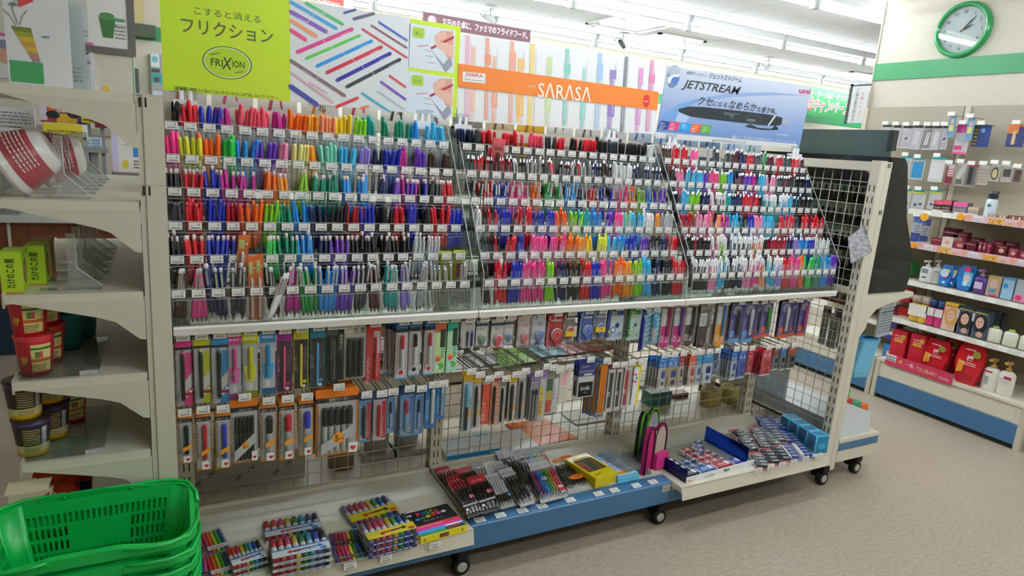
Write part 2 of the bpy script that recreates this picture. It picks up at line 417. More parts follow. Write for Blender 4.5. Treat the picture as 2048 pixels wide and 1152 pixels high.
m = MB(); m.box(XR-.036, .045, 1.51, XR+.02, .83, 1.55, CREAM); m.prism([(.045, 1.49), (.045, 1.51), (.075, 1.51)], XR-.03, XR-.026, 'x', CREAM); sub_r(m, 'top_rail')
m = MB(); m.box(XR-.036, .045, .95, XR-.005, .83, .975, CREAM); sub_r(m, 'cross_rail')
m = MB(); m.box(XR+.042, .0, .105, XR+.33, .88, .215, CREAM); m.box(XR+.042, -.002, .165, XR+.345, 0, .205, BLUE); m.box(XR+.33, 0, .165, XR+.345, .88, .205, BLUE)
m.box(XR+.042, -.001, .205, XR+.35, .88, .222, CREAM); sub_r(m, 'base')
m = MB(); m.box(XR-.042, .46, .109, XR+.05, .88, .2, CREAM); sub_r(m, 'rear_base')
SZ = .945
m = MB(); m.box(XR+.042, .004, SZ-.016, XR+.40, .87, SZ, CREAM); m.box(XR+.40, .004, SZ-.03, XR+.404, .87, SZ+.004, CREAM); sf = sub_r(m, 'shelf')
for y in (.002, .868):
    q = MB(); q.prism([(XR+.04, SZ-.016), (XR+.39, SZ-.016), (XR+.22, SZ-.045), (XR+.13, SZ-.07), (XR+.085, SZ-.11), (XR+.075, SZ-.16), (XR+.04, SZ-.2)], y, y+.003, 'y', CREAM); sub_r(q, 'bracket', sf)
for x, y in ((XR-.03, .01), (XR+.25, .03), (XR-.03, .85)):
    cs = caster('caster', er, x, y)
    for o in [cs]+list(cs.children): o.data.transform(Matrix.Translation((-2.9, -.4, 0)))
# ================================================================ pen racks and their pens
PC = {'k': ('#1d1e20', 'black'), 'd': ('#3b4147', 'charcoal'), 'r': ('#d5202f', 'red'), 'R': ('#a8182a', 'crimson'), 'b': ('#2233b4', 'blue'), 'n': ('#1d2550', 'navy'),
      'g': ('#17963f', 'green'), 'G': ('#2cc24a', 'bright green'), 'e': ('#0d8a68', 'emerald'), 't': ('#16a7a4', 'teal'), 's': ('#1f8fe0', 'sky blue'), 'c': ('#3fb4e2', 'light blue'),
      'p': ('#ee4b93', 'pink'), 'P': ('#f08db5', 'pale pink'), 'm': ('#c01f8e', 'magenta'), 'v': ('#6a35b5', 'violet'), 'w': ('#eceded', 'white'), 'o': ('#f26a1b', 'orange'),
      'a': ('#f59a26', 'amber'), 'A': ('#f49a6a', 'apricot'), 'y': ('#f6cf1f', 'yellow'), 'Y': ('#dfe23a', 'lemon yellow'), 'l': ('#86cf2a', 'lime green'), 'i': ('#b9bcc0', 'silver'),
      'z': ('#4a3029', 'brown'), 'u': ('#9d86dd', 'lavender'), 'q': ('#f0566e', 'coral'), 'f': ('#ff3f98', 'hot pink'), 'h': ('#e9e58a', 'cream yellow'), 'M': ('#7fd6bd', 'mint'), 'B': ('#5a2030', 'maroon')}
def pale(h, k=.55):
    h = h.lstrip('#'); c = [int(h[i:i+2], 16) for i in (0, 2, 4)]
    return '#%02x%02x%02x' % tuple(int(x+(225-x)*k) for x in c)
_pm = {}
def clip_box(m, z0, z1, r, mt, w=.0028, gap=.0016):
    m.box(-w/2, -r-gap-.0014, z0, w/2, -r-gap, z1, mt); m.box(-w/2, -r-gap-.001, z1-.004, w/2, -r+.002, z1, mt)
def pen_parts(style, cc):
    """[(part name, mesh, [(sub-part name, mesh)])] of one kind of pen in one colour"""
    key = (style, cc)
    if key in _pm: return _pm[key]
    c = PC[cc][0]; C = M(c, 'shiny'); out = []
    if style in ('capped', 'tinted'):
        b = MB(); body = M('#d9dcdf', 'shiny') if style == 'capped' else M(pale(c, .4), 'shiny')
        b.lathe([(.0030, 0), (.0046, .002), (.0050, .06), (.0050, .085)], 9, body)
        if style == 'capped':
            pf = PF(b, (-.001, -.0052, .02), (0, 0, 1), (1, 0, 0)); pf.lines(0, 0, .05, .0016, 1, GREY, .8)
        k = MB(); k.lathe([(.0056, .082), (.0060, .086), (.0060, .125), (.0052, .138), (.0034, .145)], 9, C)
        cl = MB(); clip_box(cl, .095, .138, .006, C)
        out = [('barrel', b.mesh('barrel'), []), ('cap', k.mesh('cap'), [('clip', cl.mesh('clip'))])]
    elif style in ('click', 'knock'):
        b = MB(); b.lathe([(.0012, 0, M('#9a9c9f', 'metal')), (.0030, .010, M('#9a9c9f', 'metal')), (.0046, .016, C), (.0054, .05, M('#c9ccd0', 'shiny')), (.0054, .0525, C), (.0054, .128, C), (.0046, .132)], 9, C)
        t = MB(); t.lathe([(.0038, .130), (.0038, .142), (.0026, .146)], 8, M('#e2d3d2', 'gloss') if style == 'click' else M(pale(c, .18), 'shiny'))
        cl = MB(); clip_box(cl, .092, .131, .0054, C if style == 'knock' else M(pale(c, .2), 'shiny'), .004)
        out = [('barrel', b.mesh('barrel'), []), ('eraser_tip' if style == 'click' else 'push_button', t.mesh('tip'), []), ('clip', cl.mesh('clip'), [])]
    elif style == 'multi':
        g = MB(); g.lathe([(.0014, 0, M('#9a9c9f', 'metal')), (.0042, .012), (.0066, .02), (.0062, .04), (.0068, .062)], 9, C)
        b = MB(); b.lathe([(.0066, .062, M('#c9ccd0', 'shiny')), (.0066, .066, M(pale(c, .12), 'shiny')), (.0066, .128), (.0056, .134)], 9, C)
        t = MB(); t.lathe([(.0042, .132), (.0042, .144), (.003, .148)], 8, M('#d8d8da', 'gloss'))
        cl = MB(); clip_box(cl, .09, .132, .0066, M('#b9bcc0', 'metal'), .004)
        out = [('grip', g.mesh('grip'), []), ('barrel', b.mesh('barrel'), []), ('eraser_tip', t.mesh('tip'), []), ('clip', cl.mesh('clip'), [])]
    elif style == 'slimmetal':
        S = M('#c9cacc', 'metal')
        b = MB(); b.lathe([(.0010, 0), (.0030, .012), (.0040, .03), (.0040, .13), (.0034, .134)], 8, S)
        t = MB(); t.lathe([(.0028, .133), (.0028, .142)], 8, S)
        cl = MB(); clip_box(cl, .095, .13, .004, S, .003)
        out = [('barrel', b.mesh('barrel'), []), ('push_button', t.mesh('tip'), []), ('clip', cl.mesh('clip'), [])]
    _pm[key] = out
    return out
def pen_single(style, cc):
    key = ('1', style, cc)
    if key in _pm: return _pm[key]
    c = PC[cc][0]; C = M(c, 'shiny'); m = MB(); CL = M('#c3c8ca', 'shiny'); SI = M('#c4c6c8', 'metal')
    if style == 'stick':                      # see-through stick pen with coloured cap
        m.lathe([(.0042, 0, CL), (.0046, .004, CL), (.0046, .09, C), (.0055, .09, C), (.0055, .136), (.0036, .142)], 7, C); clip_box(m, .1, .137, .0055, C)
    elif style == 'silver':
        m.lathe([(.001, 0, SI), (.0032, .012, SI), (.0052, .02, C), (.0052, .05, SI), (.0054, .12, C), (.005, .13, C), (.003, .132, SI), (.003, .145)], 7, SI); clip_box(m, .09, .132, .0054, C if cc != 'i' else SI, .0036)
    elif style == 'shineclip':
        m.lathe([(.001, 0, SI), (.0046, .016, M(pale(c, .35), 'shiny')), (.0052, .10, C), (.0058, .128, C), (.003, .142)], 7, C); clip_box(m, .104, .140, .0056, SI, .0052)
    elif style == 'white':
        m.lathe([(.003, 0), (.0046, .006), (.0046, .135), (.004, .142)], 7, C); clip_box(m, .1, .14, .0046, C)
    elif style == 'gel':
        m.lathe([(.001, 0, SI), (.0030, .008, C), (.0052, .014, C), (.0056, .055, CL if cc != 'w' else C), (.0052, .058, M(pale(c, .6), 'shiny')), (.0052, .118, C), (.0052, .126, C), (.0032, .129, C), (.0032, .146)], 7, C); clip_box(m, .095, .137, .0052, C, .0036)
    elif style == 'jet':
        m.lathe([(.001, 0, SI), (.0046, .014, C), (.0056, .03, C), (.0056, .07, M(pale(c, .25), 'shiny')), (.0052, .12, C), (.0034, .13, SI), (.0034, .144)], 7, C); clip_box(m, .092, .134, .0054, C, .0036)
    elif style == 'whitetip':                 # coloured barrel, white nose, button and clip
        W = M('#e9eaea', 'shiny')
        m.lathe([(.001, 0, W), (.0046, .016, W), (.0054, .022, C), (.0056, .058, M(pale(c, .45), 'shiny')), (.0052, .118, W), (.0050, .128, W), (.0034, .131, W), (.0034, .147)], 7, W); clip_box(m, .096, .14, .0052, W, .0036)
    elif style == 'clearred':
        m.lathe([(.001, 0, SI), (.0046, .016, M(pale(c, .3), 'shiny')), (.0052, .06, M(pale(c, .5), 'shiny')), (.0052, .12, C), (.0034, .128, C), (.0034, .146)], 7, C); clip_box(m, .096, .138, .0052, C, .0036)
    _pm[key] = m.mesh('pen')
    return _pm[key]
ORD = ['first', 'second', 'third', 'fourth', 'fifth', 'sixth', 'seventh', 'eighth', 'ninth', 'tenth', 'eleventh', 'twelfth', 'thirteenth', 'fourteenth', 'fifteenth', 'sixteenth', 'seventeenth', 'eighteenth']
ROWN = ['top', 'second', 'third', 'fourth', 'fifth', 'bottom']
tm = MB(); tm.box(-.0165, -.001, -.0105, .0165, 0, .0105, TAGW)
_p = PF(tm, (-.0165, -.0011, -.0105), (1, 0, 0), (0, 0, 1)); _p.barcode(.005, .003, .029, .0072, M('#6b6b6b', 'paper')).rect(.004, .0125, .010, .0133, GREY).rect(.014, .0125, .019, .0133, GREY).rect(.023, .0145, .028, .0172, M('#77787a', 'paper')).rect(.0235, .0105, .0275, .012, GREY)
TAGM = tm.mesh('price_tag')
ROWY = [.325, .275, .225, .175, .125, .075]
ROWZ = [1.488, 1.397, 1.308, 1.219, 1.133, 1.049]
RACKS = [
 ('lime sign', 'from the cream post', .018, .853, [
  ('capped_pen', 'capped', 'k2 r6 b4 m4 q5 q5 m5 o5 a5 A5 y5 l4 t5 e5 e4 s5 c2 c5'),
  ('capped_pen', 'tinted', 'f4 Y4 o4 G4 s4 v4 P5 h5 a3 M4 c5 u3 n2 b5 m5 v5 z2 z4'),
  ('click_pen', 'click', 'k4 r6 b5 m4 m3 o5 a5 l4 e6 e4 s5 s6 n5 v3 m/v4 k/b5 d4 r5'),
  ('click_pen', 'knock', 'd4 r6 b5 R5 o5 l5 e4 s5 n5 k4 R5 b5 k5 r5 b5 k5 r5 b5'),
  ('click_pen', 'click', 'k4 r5 b5 b2 . G5 e4 s5 n4 v4 k5 k5 k6 k5 i4 i5 . .'),
  ('multicolor_pen', 'multi', 'z3 p4 n4 d3 . k3 m4 g4 s4 v4 d3 B3 t4 u3 i3 S4 S3 S4')]),
 ('orange banner', 'from the lime sign', .942, 1.77, [
  ('ballpoint_pen', 'stick', 'n6 d6 r6 r3 r5 q2 q6 d4 r5 k4 r/k5 r6 k5 d6 k6 k6 k5 w5'),
  ('ballpoint_pen', 'silver', 'd3 r5 k3 R5 i/k5 i/k5 i/k4 i/r4 i/k5 i/r5 i/k4 n4 r/k5 w6 w6 n5 n3 n4'),
  ('ballpoint_pen', 'shineclip', 'd2 r5 b5 p5 p5 o5 g5 g5 s4 n4 r/k4 r/b4 b4 p4 o5 l4 s4 v4'),
  ('gel_pen', 'gel', 'w3 r/k5 b5 r/k4 r5 b5 b/p5 o5 l5 t5 s5 v5 p5 M5 c5 w5 a3 i5'),
  ('gel_pen', 'gel', 'd3 r/k5 r4 b/m5 p5 p6 p5 o6 a6 y6 Y5 c5 s6 b5 v4 k4 n4 r5'),
  ('gel_pen', 'gel', 'k3 r4 b6 p5 p5 l6 n4 k5 r5 b4 p5 o5 a5 l5 c6 n5 k5 r6')]),
 ('blue pen sign', 'from the orange banner', 1.854, 2.682, [
  ('slim_pen', 'jet', 'z3 r5 r/i4 f2 . i1 d3 d3 B3 n4 r4 d4 g1 B3 r4 d4 r3 B2'),
  ('slim_pen', 'jet', 'k4 P5 c5 c6 v4 p5 l6 s6 B4 v5 m5 c5 P4 d4 B5 d5 k5 n5'),
  ('slim_pen', 'jet', 'k4 c5 l6 n5 *p5 *k5 t5 n5 r5 r5 k4 *t5 *t5 *s5 c5 k5 k5 d5'),
  ('retractable_pen', 'clearred', 'R5 R5 P5 p5 A5 m4 c6 k5 b5 P5 c5 c2 r4 r5 d3 r5 r4 r6'),
  ('retractable_pen', 'jet', 'k5 r/k6 n/k5 *p6 *l6 *n5 *k6 *k5 *o5 k5 R6 R5 n4 u5 s5 b6 w6 w5'),
  ('retractable_pen', 'whitetip', 'k4 k/r4 P5 c5 k5 n5 P5 p6 A5 c5 u5 =r5 =p5 =o5 =G6 =e5 =s5 =v4')])]
for rname, frm, xf, xl, rows in RACKS:
    pit = (xl-xf)/17; xa, xb = xf-pit/2-.001, xl+pit/2+.001
    rk = thing('pen_rack', f'clear acrylic six-tier pen rack full of pens below the {rname}', 'pen rack', ((xa+xb)/2, .2, .957)); off = Vector(rk.location)
    def subk(mb, name, par=rk):
        mb.v = [tuple(Vector(p)-off) for p in mb.v]; return mb.build(name, par)
    EDG = M('#aeb6b8', 'shiny')
    for x in (xa-.004, xb+.001):
        m = MB(); poly = [(.06, .9575), (.42, .9575), (.42, 1.545), (.36, 1.545), (.066, 1.09)]; m.prism(poly, x, x+.003, 'x', CLEAR)
        for a, b in zip(poly[2:], poly[3:]+poly[:0]): m.rod((x+.0015, a[0], a[1]), (x+.0015, b[0], b[1]), .0018, 4, EDG)
        m.rod((x+.0015, .066, 1.09), (x+.0015, .06, .958), .0018, 4, EDG)
        subk(m, 'side_panel')
    for ri, (pname, style, spec) in enumerate(rows):
        y, z = ROWY[ri], ROWZ[ri]; zf = z-.086
        m = MB(); m.box(xa, y+.0005, zf-.002, xb, y+.002, z+.013, CLEAR); m.box(xa, y+.002, zf-.002, xb, y+.052, zf-.0005, CLEAR)
        m.box(xa, y, z+.012, xb, y+.0022, z+.0135, M('#c4cacb', 'shiny')); m.box(xa, y-.0004, z-.019, xb, y+.0005, z-.018, M('#b9c0c2', 'shiny'))
        for i in range(19): xx = xa+.0005+(xb-xa-.0025)*i/18; m.box(xx, y+.002, zf, xx+.0015, y+.05, z-.03, CLEAR)
        tr = subk(m, 'tray')
        for i in range(18): link('price_tag', TAGM, tr, (xf+pit*i-off.x+rnd.uniform(-.001, .001), y-.0005-off.y, z-off.z))
        for bi, tok in enumerate(spec.split()):
            if tok[0] == '.': continue
            st = style
            if tok[0] == '=': st = 'gel'; tok = tok[1:]
            elif tok[0] == '*': st = 'whitetip'; tok = tok[1:]
            n = int(tok[-1]); cols = tok[:-1].split('/')
            nf = min(n, 4); xc = xf+pit*bi
            sl = sorted(rnd.uniform(-.013, .013)+(.0) for _ in range(nf))
            if nf > 1: sl = [(-.017+.034*k/(nf-1)) if nf == 4 else (-.011+.022*k/(nf-1)) for k in range(nf)]
            lean = rnd.uniform(-.011, .011); fan = rnd.uniform(-.9, .9)
            for k in range(n):
                cc = cols[0] if len(cols) == 1 or rnd.random() < .55 else cols[1]
                s2 = st
                if cc == 'S': s2 = 'slimmetal'; cc = 'i'
                if s2 == 'silver' and cc == 'w': s2 = 'white'
                if s2 == 'stick' and cc == 'w': s2 = 'white'
                if k < nf: bx = sl[k]; by = .011
                else: bx = (-.010+.018*(k-nf)) if n-nf > 1 else rnd.uniform(-.008, .008); by = .030
                tx = max(-.031, min(.031, bx*(1+fan)+lean*1.5+rnd.uniform(-.006, .006))) if k < nf else bx+rnd.uniform(-.016, .016)
                phi = math.atan((tx-bx)/.14); th = -R(rnd.uniform(1, 8))
                zz = zf+.001+abs(math.sin(phi))*.004+rnd.uniform(0, .003)+(rnd.uniform(.006, .016) if rnd.random() < .2 else 0) + .0015
                kind = pname.replace('_', ' ')
                cn = PC[cc][1]
                if rname == 'lime sign':
                    lab = f'{cn} {kind}, {ORD[bi]} bin from the cream post, {ROWN[ri]} row, lime sign rack'
                else:
                    lab = f'{cn} {kind}, {ORD[bi]} bin {frm}, {ROWN[ri]} row, {rname} rack'
                loc = (xc+bx, y+by, zz); rot = (th, phi, 0)
                if rname == 'lime sign':
                    t = thing(pname, lab, 'pen', loc, rot, lab); t.scale = (1.3, 1.3, 1) if ri < 2 else (1.2, 1.2, 1)
                    for pn, me, subs in pen_parts(s2, cc):
                        o = link(pn, me, t)
                        for sn, sme in subs: link(sn, sme, o)
                else:
                    o = link(pname, pen_single(s2, cc), None, loc, rot); o.scale = (1.15, 1.15, 1); tag(o, lab, 'pen', lab)
# ================================================================ header signs
SY = .40
def sign_base(name, label, x0, x1, z0, z1, mat, dx=0.0, dzr=0.0):
    """a 4 mm card standing on the top rail; returns thing, origin and a pixel -> (u, v) reader on its face"""
    t = thing(name, label, 'sign', (x0, SY, z0))
    U = Vector((x1-x0, 0, dzr)); V = Vector((dx, 0, z1-z0))
    m = MB(); lo = [Vector((0, .004, 0)), U+Vector((0, .004, 0)), U+V+Vector((0, .004, 0)), V+Vector((0, .004, 0))]; hi = [p-Vector((0, .004, 0)) for p in lo]
    m.hexa(lo, hi, mat); m.build('panel', t)
    O = Vector((x0, SY, z0)); W, H = U.length, V.length; u_, v_ = U.normalized(), V.normalized()
    det = u_.x*v_.z-u_.z*v_.x
    def uv(px, py):
        d = at(px, py, y=SY)-O
        return ((d.x*v_.z-d.z*v_.x)/det, (u_.x*d.z-u_.z*d.x)/det)
    def face(lv=1): mb = MB(); return mb, PF(mb, (0, -.0004*lv, 0), u_, v_, .00002)
    return t, uv, face, W, H
LIME = M('#cdea2c', 'paper'); OLIVE = M('#5f6a3a', 'paper')
# --- lime green sign with the pen picture
t, uv, face, W, H = sign_base('header_sign', 'lime green pen sign with black lettering and a picture of coloured pens', .0, .925, 1.587, 1.893, WHITE)
mb, p = face(.5); p.rect(0, 0, W, H, LIME); mb.build('printed_face', t)
gx = uv(580, 100)[0]; bx_ = uv(818, 120)[0]
mb, p = face(1); p.rect(gx, 0, bx_, H, M('#e3e8ea', 'paper'))
def cpt(x, y, ox=580, oy=0, s=4.609): return uv(ox+x/s, oy+y/s)
pens = [(70, 480, 570, 270, 42, 'd9418c'), (150, 540, 640, 330, 32, '5cc64c'), (250, 610, 750, 380, 38, '2f97e0'), (340, 670, 840, 435, 40, 'cf3348'), (435, 740, 920, 495, 42, '2c2ba0'), (525, 800, 1010, 550, 40, '3a3a42'),
        (150, 30, 480, 220, 36, '4fbf78'), (10, 20, 420, 260, 38, '4aa7e8'), (10, 110, 330, 290, 44, '8b62c8'), (10, 190, 235, 330, 40, 'f0a070'), (10, 280, 140, 365, 42, 'e8578c'),
        (670, 270, 1075, 530, 24, 'd04a58'), (750, 235, 1075, 440, 20, '8a5560'), (820, 205, 1075, 370, 24, '4466c8'), (590, 175, 770, 125, 34, '6a6478'), (500, 120, 600, 90, 26, '4f5fa0'),
        (10, 560, 500, 880, 38, '8a6f72'), (10, 670, 390, 940, 26, 'e0b4c0'), (180, 760, 340, 860, 16, 'dcb0bc'), (10, 800, 240, 960, 56, '4a50a8'),
        (430, 985, 620, 905, 36, 'cf3f50'), (650, 1000, 720, 980, 26, 'ef7a55'), (665, 860, 920, 1030, 26, '3fb4cc'), (810, 840, 1050, 1005, 16, 'c3c9d2'), (840, 755, 1062, 915, 28, '7a4fc0'), (920, 700, 1062, 800, 26, 'd84a58')]
for x0, y0, x1, y1, wd, c in pens:
    a, b = Vector(cpt(x0, y0)), Vector(cpt(x1, y1)); d = (b-a).normalized(); n = Vector((-d.y, d.x)); r = wd/4.609*.00185*.5*.72
    C = M('#'+c, 'paper')
    p.poly([tuple(a-n*r*.5-d*r), tuple(a-n*r), tuple(b-n*r), tuple(b-n*r*.5+d*r), tuple(b+n*r*.5+d*r), tuple(b+n*r), tuple(a+n*r), tuple(a+n*r*.5-d*r)], C)
    L = (b-a).length
    if wd > 30 and L > .1:
        q = a+d*L*.48; p.poly([tuple(q-n*r), tuple(q+d*.002-n*r), tuple(q+d*.002+n*r), tuple(q+n*r)], M('#d5d8da', 'paper'))
        q = a+d*L*.78-n*r*.5 if x1 > x0 and y1 < y0 else a+d*L*.22-n*r*.5
        p.poly([tuple(q-n*r*.35), tuple(q+d*.032-n*r*.35), tuple(q+d*.032+n*r*.1), tuple(q+n*r*.1)], M(pale('#'+c, .6), 'paper'))
        e = a if y1 < y0 else b; p.poly([tuple(e-n*r*.4), tuple(e+d*(-.008 if e is a else .008)), tuple(e+n*r*.4)], M('#8a8d92', 'paper'))
mb.build('pen_picture', t)
SKIN = M('#e9bba9', 'paper'); SKIN2 = M('#d9a390', 'paper'); PAP = M('#dfe8f2', 'paper')
for k, (bx0, by0, bx1, by1, word) in enumerate(((1103, 212, 1528, 660, '書く'), (1092, 652, 1512, 1075, '消す'))):
    mb, p = face(1)
    q = [cpt(bx0, by0), cpt(bx1, by0+68), cpt(bx1-18, by1+18), cpt(bx0-12, by1-40)]; p.poly([q[3], q[2], q[1], q[0]], PAP)
    P = lambda x, y: cpt(bx0+x, by0+y)
    p.poly([P(395, 450-60), P(380, 300), P(310, 380), P(200, 250), P(330, 460)][::-1], M('#9a9aa6', 'paper'))
    p.poly([P(225, 120), P(285, 75), P(400, 75), P(405, 330), P(350, 330), P(300, 240), P(240, 190)][::-1], SKIN2)
    p.poly([P(222, 150), P(262, 95), P(330, 80), P(345, 130), P(285, 160), P(245, 205)][::-1], SKIN)
    p.bar(*P(195, 235), *P(408, 130), .008, M('#b5202e', 'paper'))
    p.poly([P(235, 190), P(300, 175), P(405, 205), P(405, 330), P(345, 290), P(250, 225)][::-1], SKIN)
    for i, yy in enumerate((250, 300, 360)): p.bar(*P(135+i*10, yy), *P(215+i*8, yy+14), .0012, INK)
    p.bar(*P(70, 215), *P(175, 205), .003, M('#e07a8a', 'paper'))
    p.rr(*[c for c in (P(25, 130)[0], P(25, 130)[1], P(140, 40)[0], P(140, 40)[1]-.004)], .007, M('#a9cf3c', 'paper'))
    p.text(word, (P(25, 0)[0]+P(140, 0)[0])/2, P(80, 110)[1]-.001, .010, M('#3c5a1c', 'paper'), 'c')
    mb.build('hand_picture', t)
mb, p = face(1); a = uv(388, 20); b = uv(521, 44)
p.text('こすると消える', a[0], a[1]-.009, .0175, OLIVE, 'l', b[0]-a[0], .005)
a = uv(362, 49); b = uv(546, 82); p.text('フリクション', a[0], a[1]-.018, .036, OLIVE, 'l', b[0]-a[0], .012)
a = uv(352, 176); b = uv(556, 198); p.text('証書類・宛名など消えてはいけないものには使用しないでください。', a[0], a[1]-.005, .0085, OLIVE, 'l', b[0]-a[0], .018)
mb.build('lettering', t)
mb, p = face(1); c = uv(455, 126); p.ell(c[0], c[1], .069, .047, M('#55602e', 'gloss'), 40); p.ell(c[0], c[1], .0655, .0445, M('#e6eeda', 'gloss'), 40); p.ell(c[0], c[1], .0625, .0420, M('#b9dc2c', 'gloss'), 40)
L1 = M('#3f4a22', 'gloss')
p.text('FRI', c[0]-.046, c[1]-.012, .022, L1, 'l', .033, .012); p.text('X', c[0]-.016, c[1]-.018, .036, L1, 'l', .029, .015, .15); p.text('ION', c[0]+.0125, c[1]-.010, .020, L1, 'l', .035, .012)
p.bar(c[0]-.048, c[1]+.018, c[0]-.02, c[1]+.027, .002, L1); p.bar(c[0]+.02, c[1]-.026, c[0]+.046, c[1]-.02, .002, L1)
mb.build('logo', t)
# --- orange banner sign
t, uv, face, W, H = sign_base('header_sign', 'pen sign with an orange banner across pale coloured pens', .931, 1.832, 1.576, 1.872, M('#eef0f1', 'paper'), -.014, .018)
mb, p = face(1)
def spt(x, y): return uv(720+x/3.793, y/3.793)
ucol = [(30, 'f3a0c0', .022), (72, 'f5b8a0', .012), (163, 'ef7b50', .018), (215, 'f39a78', .016), (330, 'f0906a', .02), (390, 'f7b54c', .02), (470, 'f6cf48', .024), (600, 'c2e08c', .016), (730, '59c0a8', .02), (870, '7bd0c8', .016), (985, '8cc0ea', .02), (1090, '7a5fb8', .022), (1200, '3a3a44', .02), (1330, 'd57fc4', .016), (1420, 'e0609c', .022)]
for k, (ux, c, wd) in enumerate(ucol):
    u = .008+(W-.05)*ux/1440; wd *= 1.55
    p.rect(u, .0+.005*(k % 3), u+wd*.55, H-.004-.06*(k % 2), M(pale('#'+c, .45), 'paper')); p.rect(u+wd*.7, .004, u+wd*.78, H-.03, M('#d3d3d8', 'paper'))
    p.rect(u+wd*.2, .03, u+wd*.35, .12, M(pale('#'+c, .75), 'paper'))
    if k % 2: p.rr(u-.003, .02+.012*(k % 4), u+wd*.9, .11, .004, M(pale('#'+c, .25), 'paper')); p.text('SΛRΛSΛ', u+wd*.72, .03+.012*(k % 4), .008, WHITE, 'l', .06, 0, 0, 90)
    p.rr(u-.002, H-.115+.01*(k % 3), u+wd*.85, H-.02*(1+k % 3), .004, M(pale('#'+c, .32), 'paper')) if k % 3 else None
mb.build('pen_picture', t)
mb, p = face(5); z0 = uv(917, 174); z1 = uv(917, 127)
ORB = M('#ee8430', 'paper'); e0 = uv(1309, 220); e1 = uv(1309, 183); p.poly([(0, z0[1]), (W, e0[1]), (W, e1[1]), (0, z1[1])], ORB)
c = uv(1292, 202); p.ell(c[0], c[1], .018, .026, M('#d9302e', 'paper'), 24); p.lines(c[0]-.012, c[1]-.003, c[0]+.012, c[1]+.003, 1, WHITE)
a = uv(925, 143); b = uv(970, 167); p.rect(a[0], b[1], b[0], a[1], WHITE); p.text('ZEBRA', a[0]+.008, (a[1]+b[1])/2+.003, .0115, M('#d03038', 'paper'), 'l', b[0]-a[0]-.016, .02)
p.text('Open', a[0]+.004, b[1]+.005, .009, M('#4a5560', 'paper'), 'l', .026); p.lines(a[0]+.034, b[1]+.006, b[0]-.004, b[1]+.012, 1, GREY)
mb.build('banner', t)
mb, p = face(7); a = uv(1075, 193); b = uv(1181, 197); p.text('SΛRΛSΛ', a[0], a[1]-.002, .056, M('#fbf4ea', 'paper'), 'l', b[0]-a[0], .004); a = uv(1056, 172); p.text('サラサ', a[0], a[1]-.006, .009, WHITE, 'l', .032)
mb.build('lettering', t)
# --- blue pen sign
gm = bpy.data.materials.new('blue_print'); gm.use_nodes = True; nt = gm.node_tree; bs = nt.nodes['Principled BSDF']; bs.inputs['Roughness'].default_value = .45
tc = nt.nodes.new('ShaderNodeTexCoord'); sp = nt.nodes.new('ShaderNodeSeparateXYZ'); mr = nt.nodes.new('ShaderNodeMapRange'); cr = nt.nodes.new('ShaderNodeValToRGB')
mr.inputs[1].default_value = 0; mr.inputs[2].default_value = .3
for i, (ps, c) in enumerate(((0, '#5f86c0'), (.45, '#93a9d2'), (1, '#c9d2df'))):
    e = cr.color_ramp.elements[i] if i < 2 else cr.color_ramp.elements.new(ps); e.position = ps; e.color = (*lin(c), 1)
nt.links.new(tc.outputs['Object'], sp.inputs[0]); nt.links.new(sp.outputs['Z'], mr.inputs[0]); nt.links.new(mr.outputs[0], cr.inputs[0]); nt.links.new(cr.outputs[0], bs.inputs['Base Color'])
t, uv, face, W, H = sign_base('header_sign', 'blue pen sign showing one big black pen', 1.838, 2.724, 1.579, 1.873, gm, .018, .01)
def jpt(x, y): return uv(1300+x/5.759, 110+y/5.759)
mb, p = face(1)
p.poly([jpt(45, 885), jpt(1690, 1025), (W, 0), (0, 0)], M('#d8dadb', 'paper'))
p.poly([jpt(*q) for q in ((130, 750), (150, 690), (330, 570), (560, 500), (540, 540), (360, 640), (290, 740))][::-1], M('#6f9fd6', 'paper'))
p.poly([jpt(*q) for q in ((560, 500), (900, 440), (1400, 430), (1840, 470), (1400, 460), (950, 480), (580, 530))][::-1], M('#8fa5d4', 'paper'))
p.poly([jpt(*q) for q in ((290, 760), (330, 640), (470, 700), (400, 790))][::-1], M('#aec2e6', 'paper'))
mb.build('background_print', t)
mb, p = face(2); PB = M('#2b3338', 'gloss')
p.poly([jpt(*q) for q in ((320, 625), (450, 592), (620, 600), (1000, 640), (1400, 690), (1525, 722), (1518, 790), (1490, 812), (1350, 815), (1000, 775), (700, 740), (450, 705), (330, 655))][::-1], PB)
p.poly([jpt(*q) for q in ((275, 636), (325, 625), (332, 655))][::-1], M('#8d969a', 'gloss'))
p.poly([jpt(*q) for q in ((1522, 745), (1598, 758), (1596, 795), (1516, 785))][::-1], M('#a9b2b6', 'gloss'))
p.poly([jpt(*q) for q in ((1090, 820), (1150, 795), (1190, 812), (1240, 838), (1400, 850), (1440, 810), (1480, 845), (1460, 865), (1290, 862), (1160, 840))][::-1], PB)
p.poly([jpt(*q) for q in ((1350, 812), (1372, 815), (1452, 700), (1432, 697))][::-1], M('#cfd6d8', 'gloss'))
p.poly([jpt(*q) for q in ((850, 655), (1050, 680), (970, 695), (940, 745), (915, 695), (855, 690))][::-1], M('#566066', 'gloss'))
c = jpt(1190, 735); p.ell(c[0], c[1], .055, .017, M('#566468', 'gloss'), 24); p.ell(c[0], c[1], .052, .0145, PB, 24)
a = jpt(1115, 745); p.text('JETSTREAM', a[0], a[1]-.004, .009, M('#b9c4c6', 'paper'), 'l', .05, .01, .2)
mb.build('pen_picture', t)
mb, p = face(2); c = jpt(270, 248); NV = M('#2b3d78', 'paper')
p.ell(c[0], c[1], .0335, .046, M('#6d7f9d', 'gloss'), 36); p.ell(c[0]+.001, c[1]+.016, .030, .028, M('#a9b7c6', 'gloss'), 30)
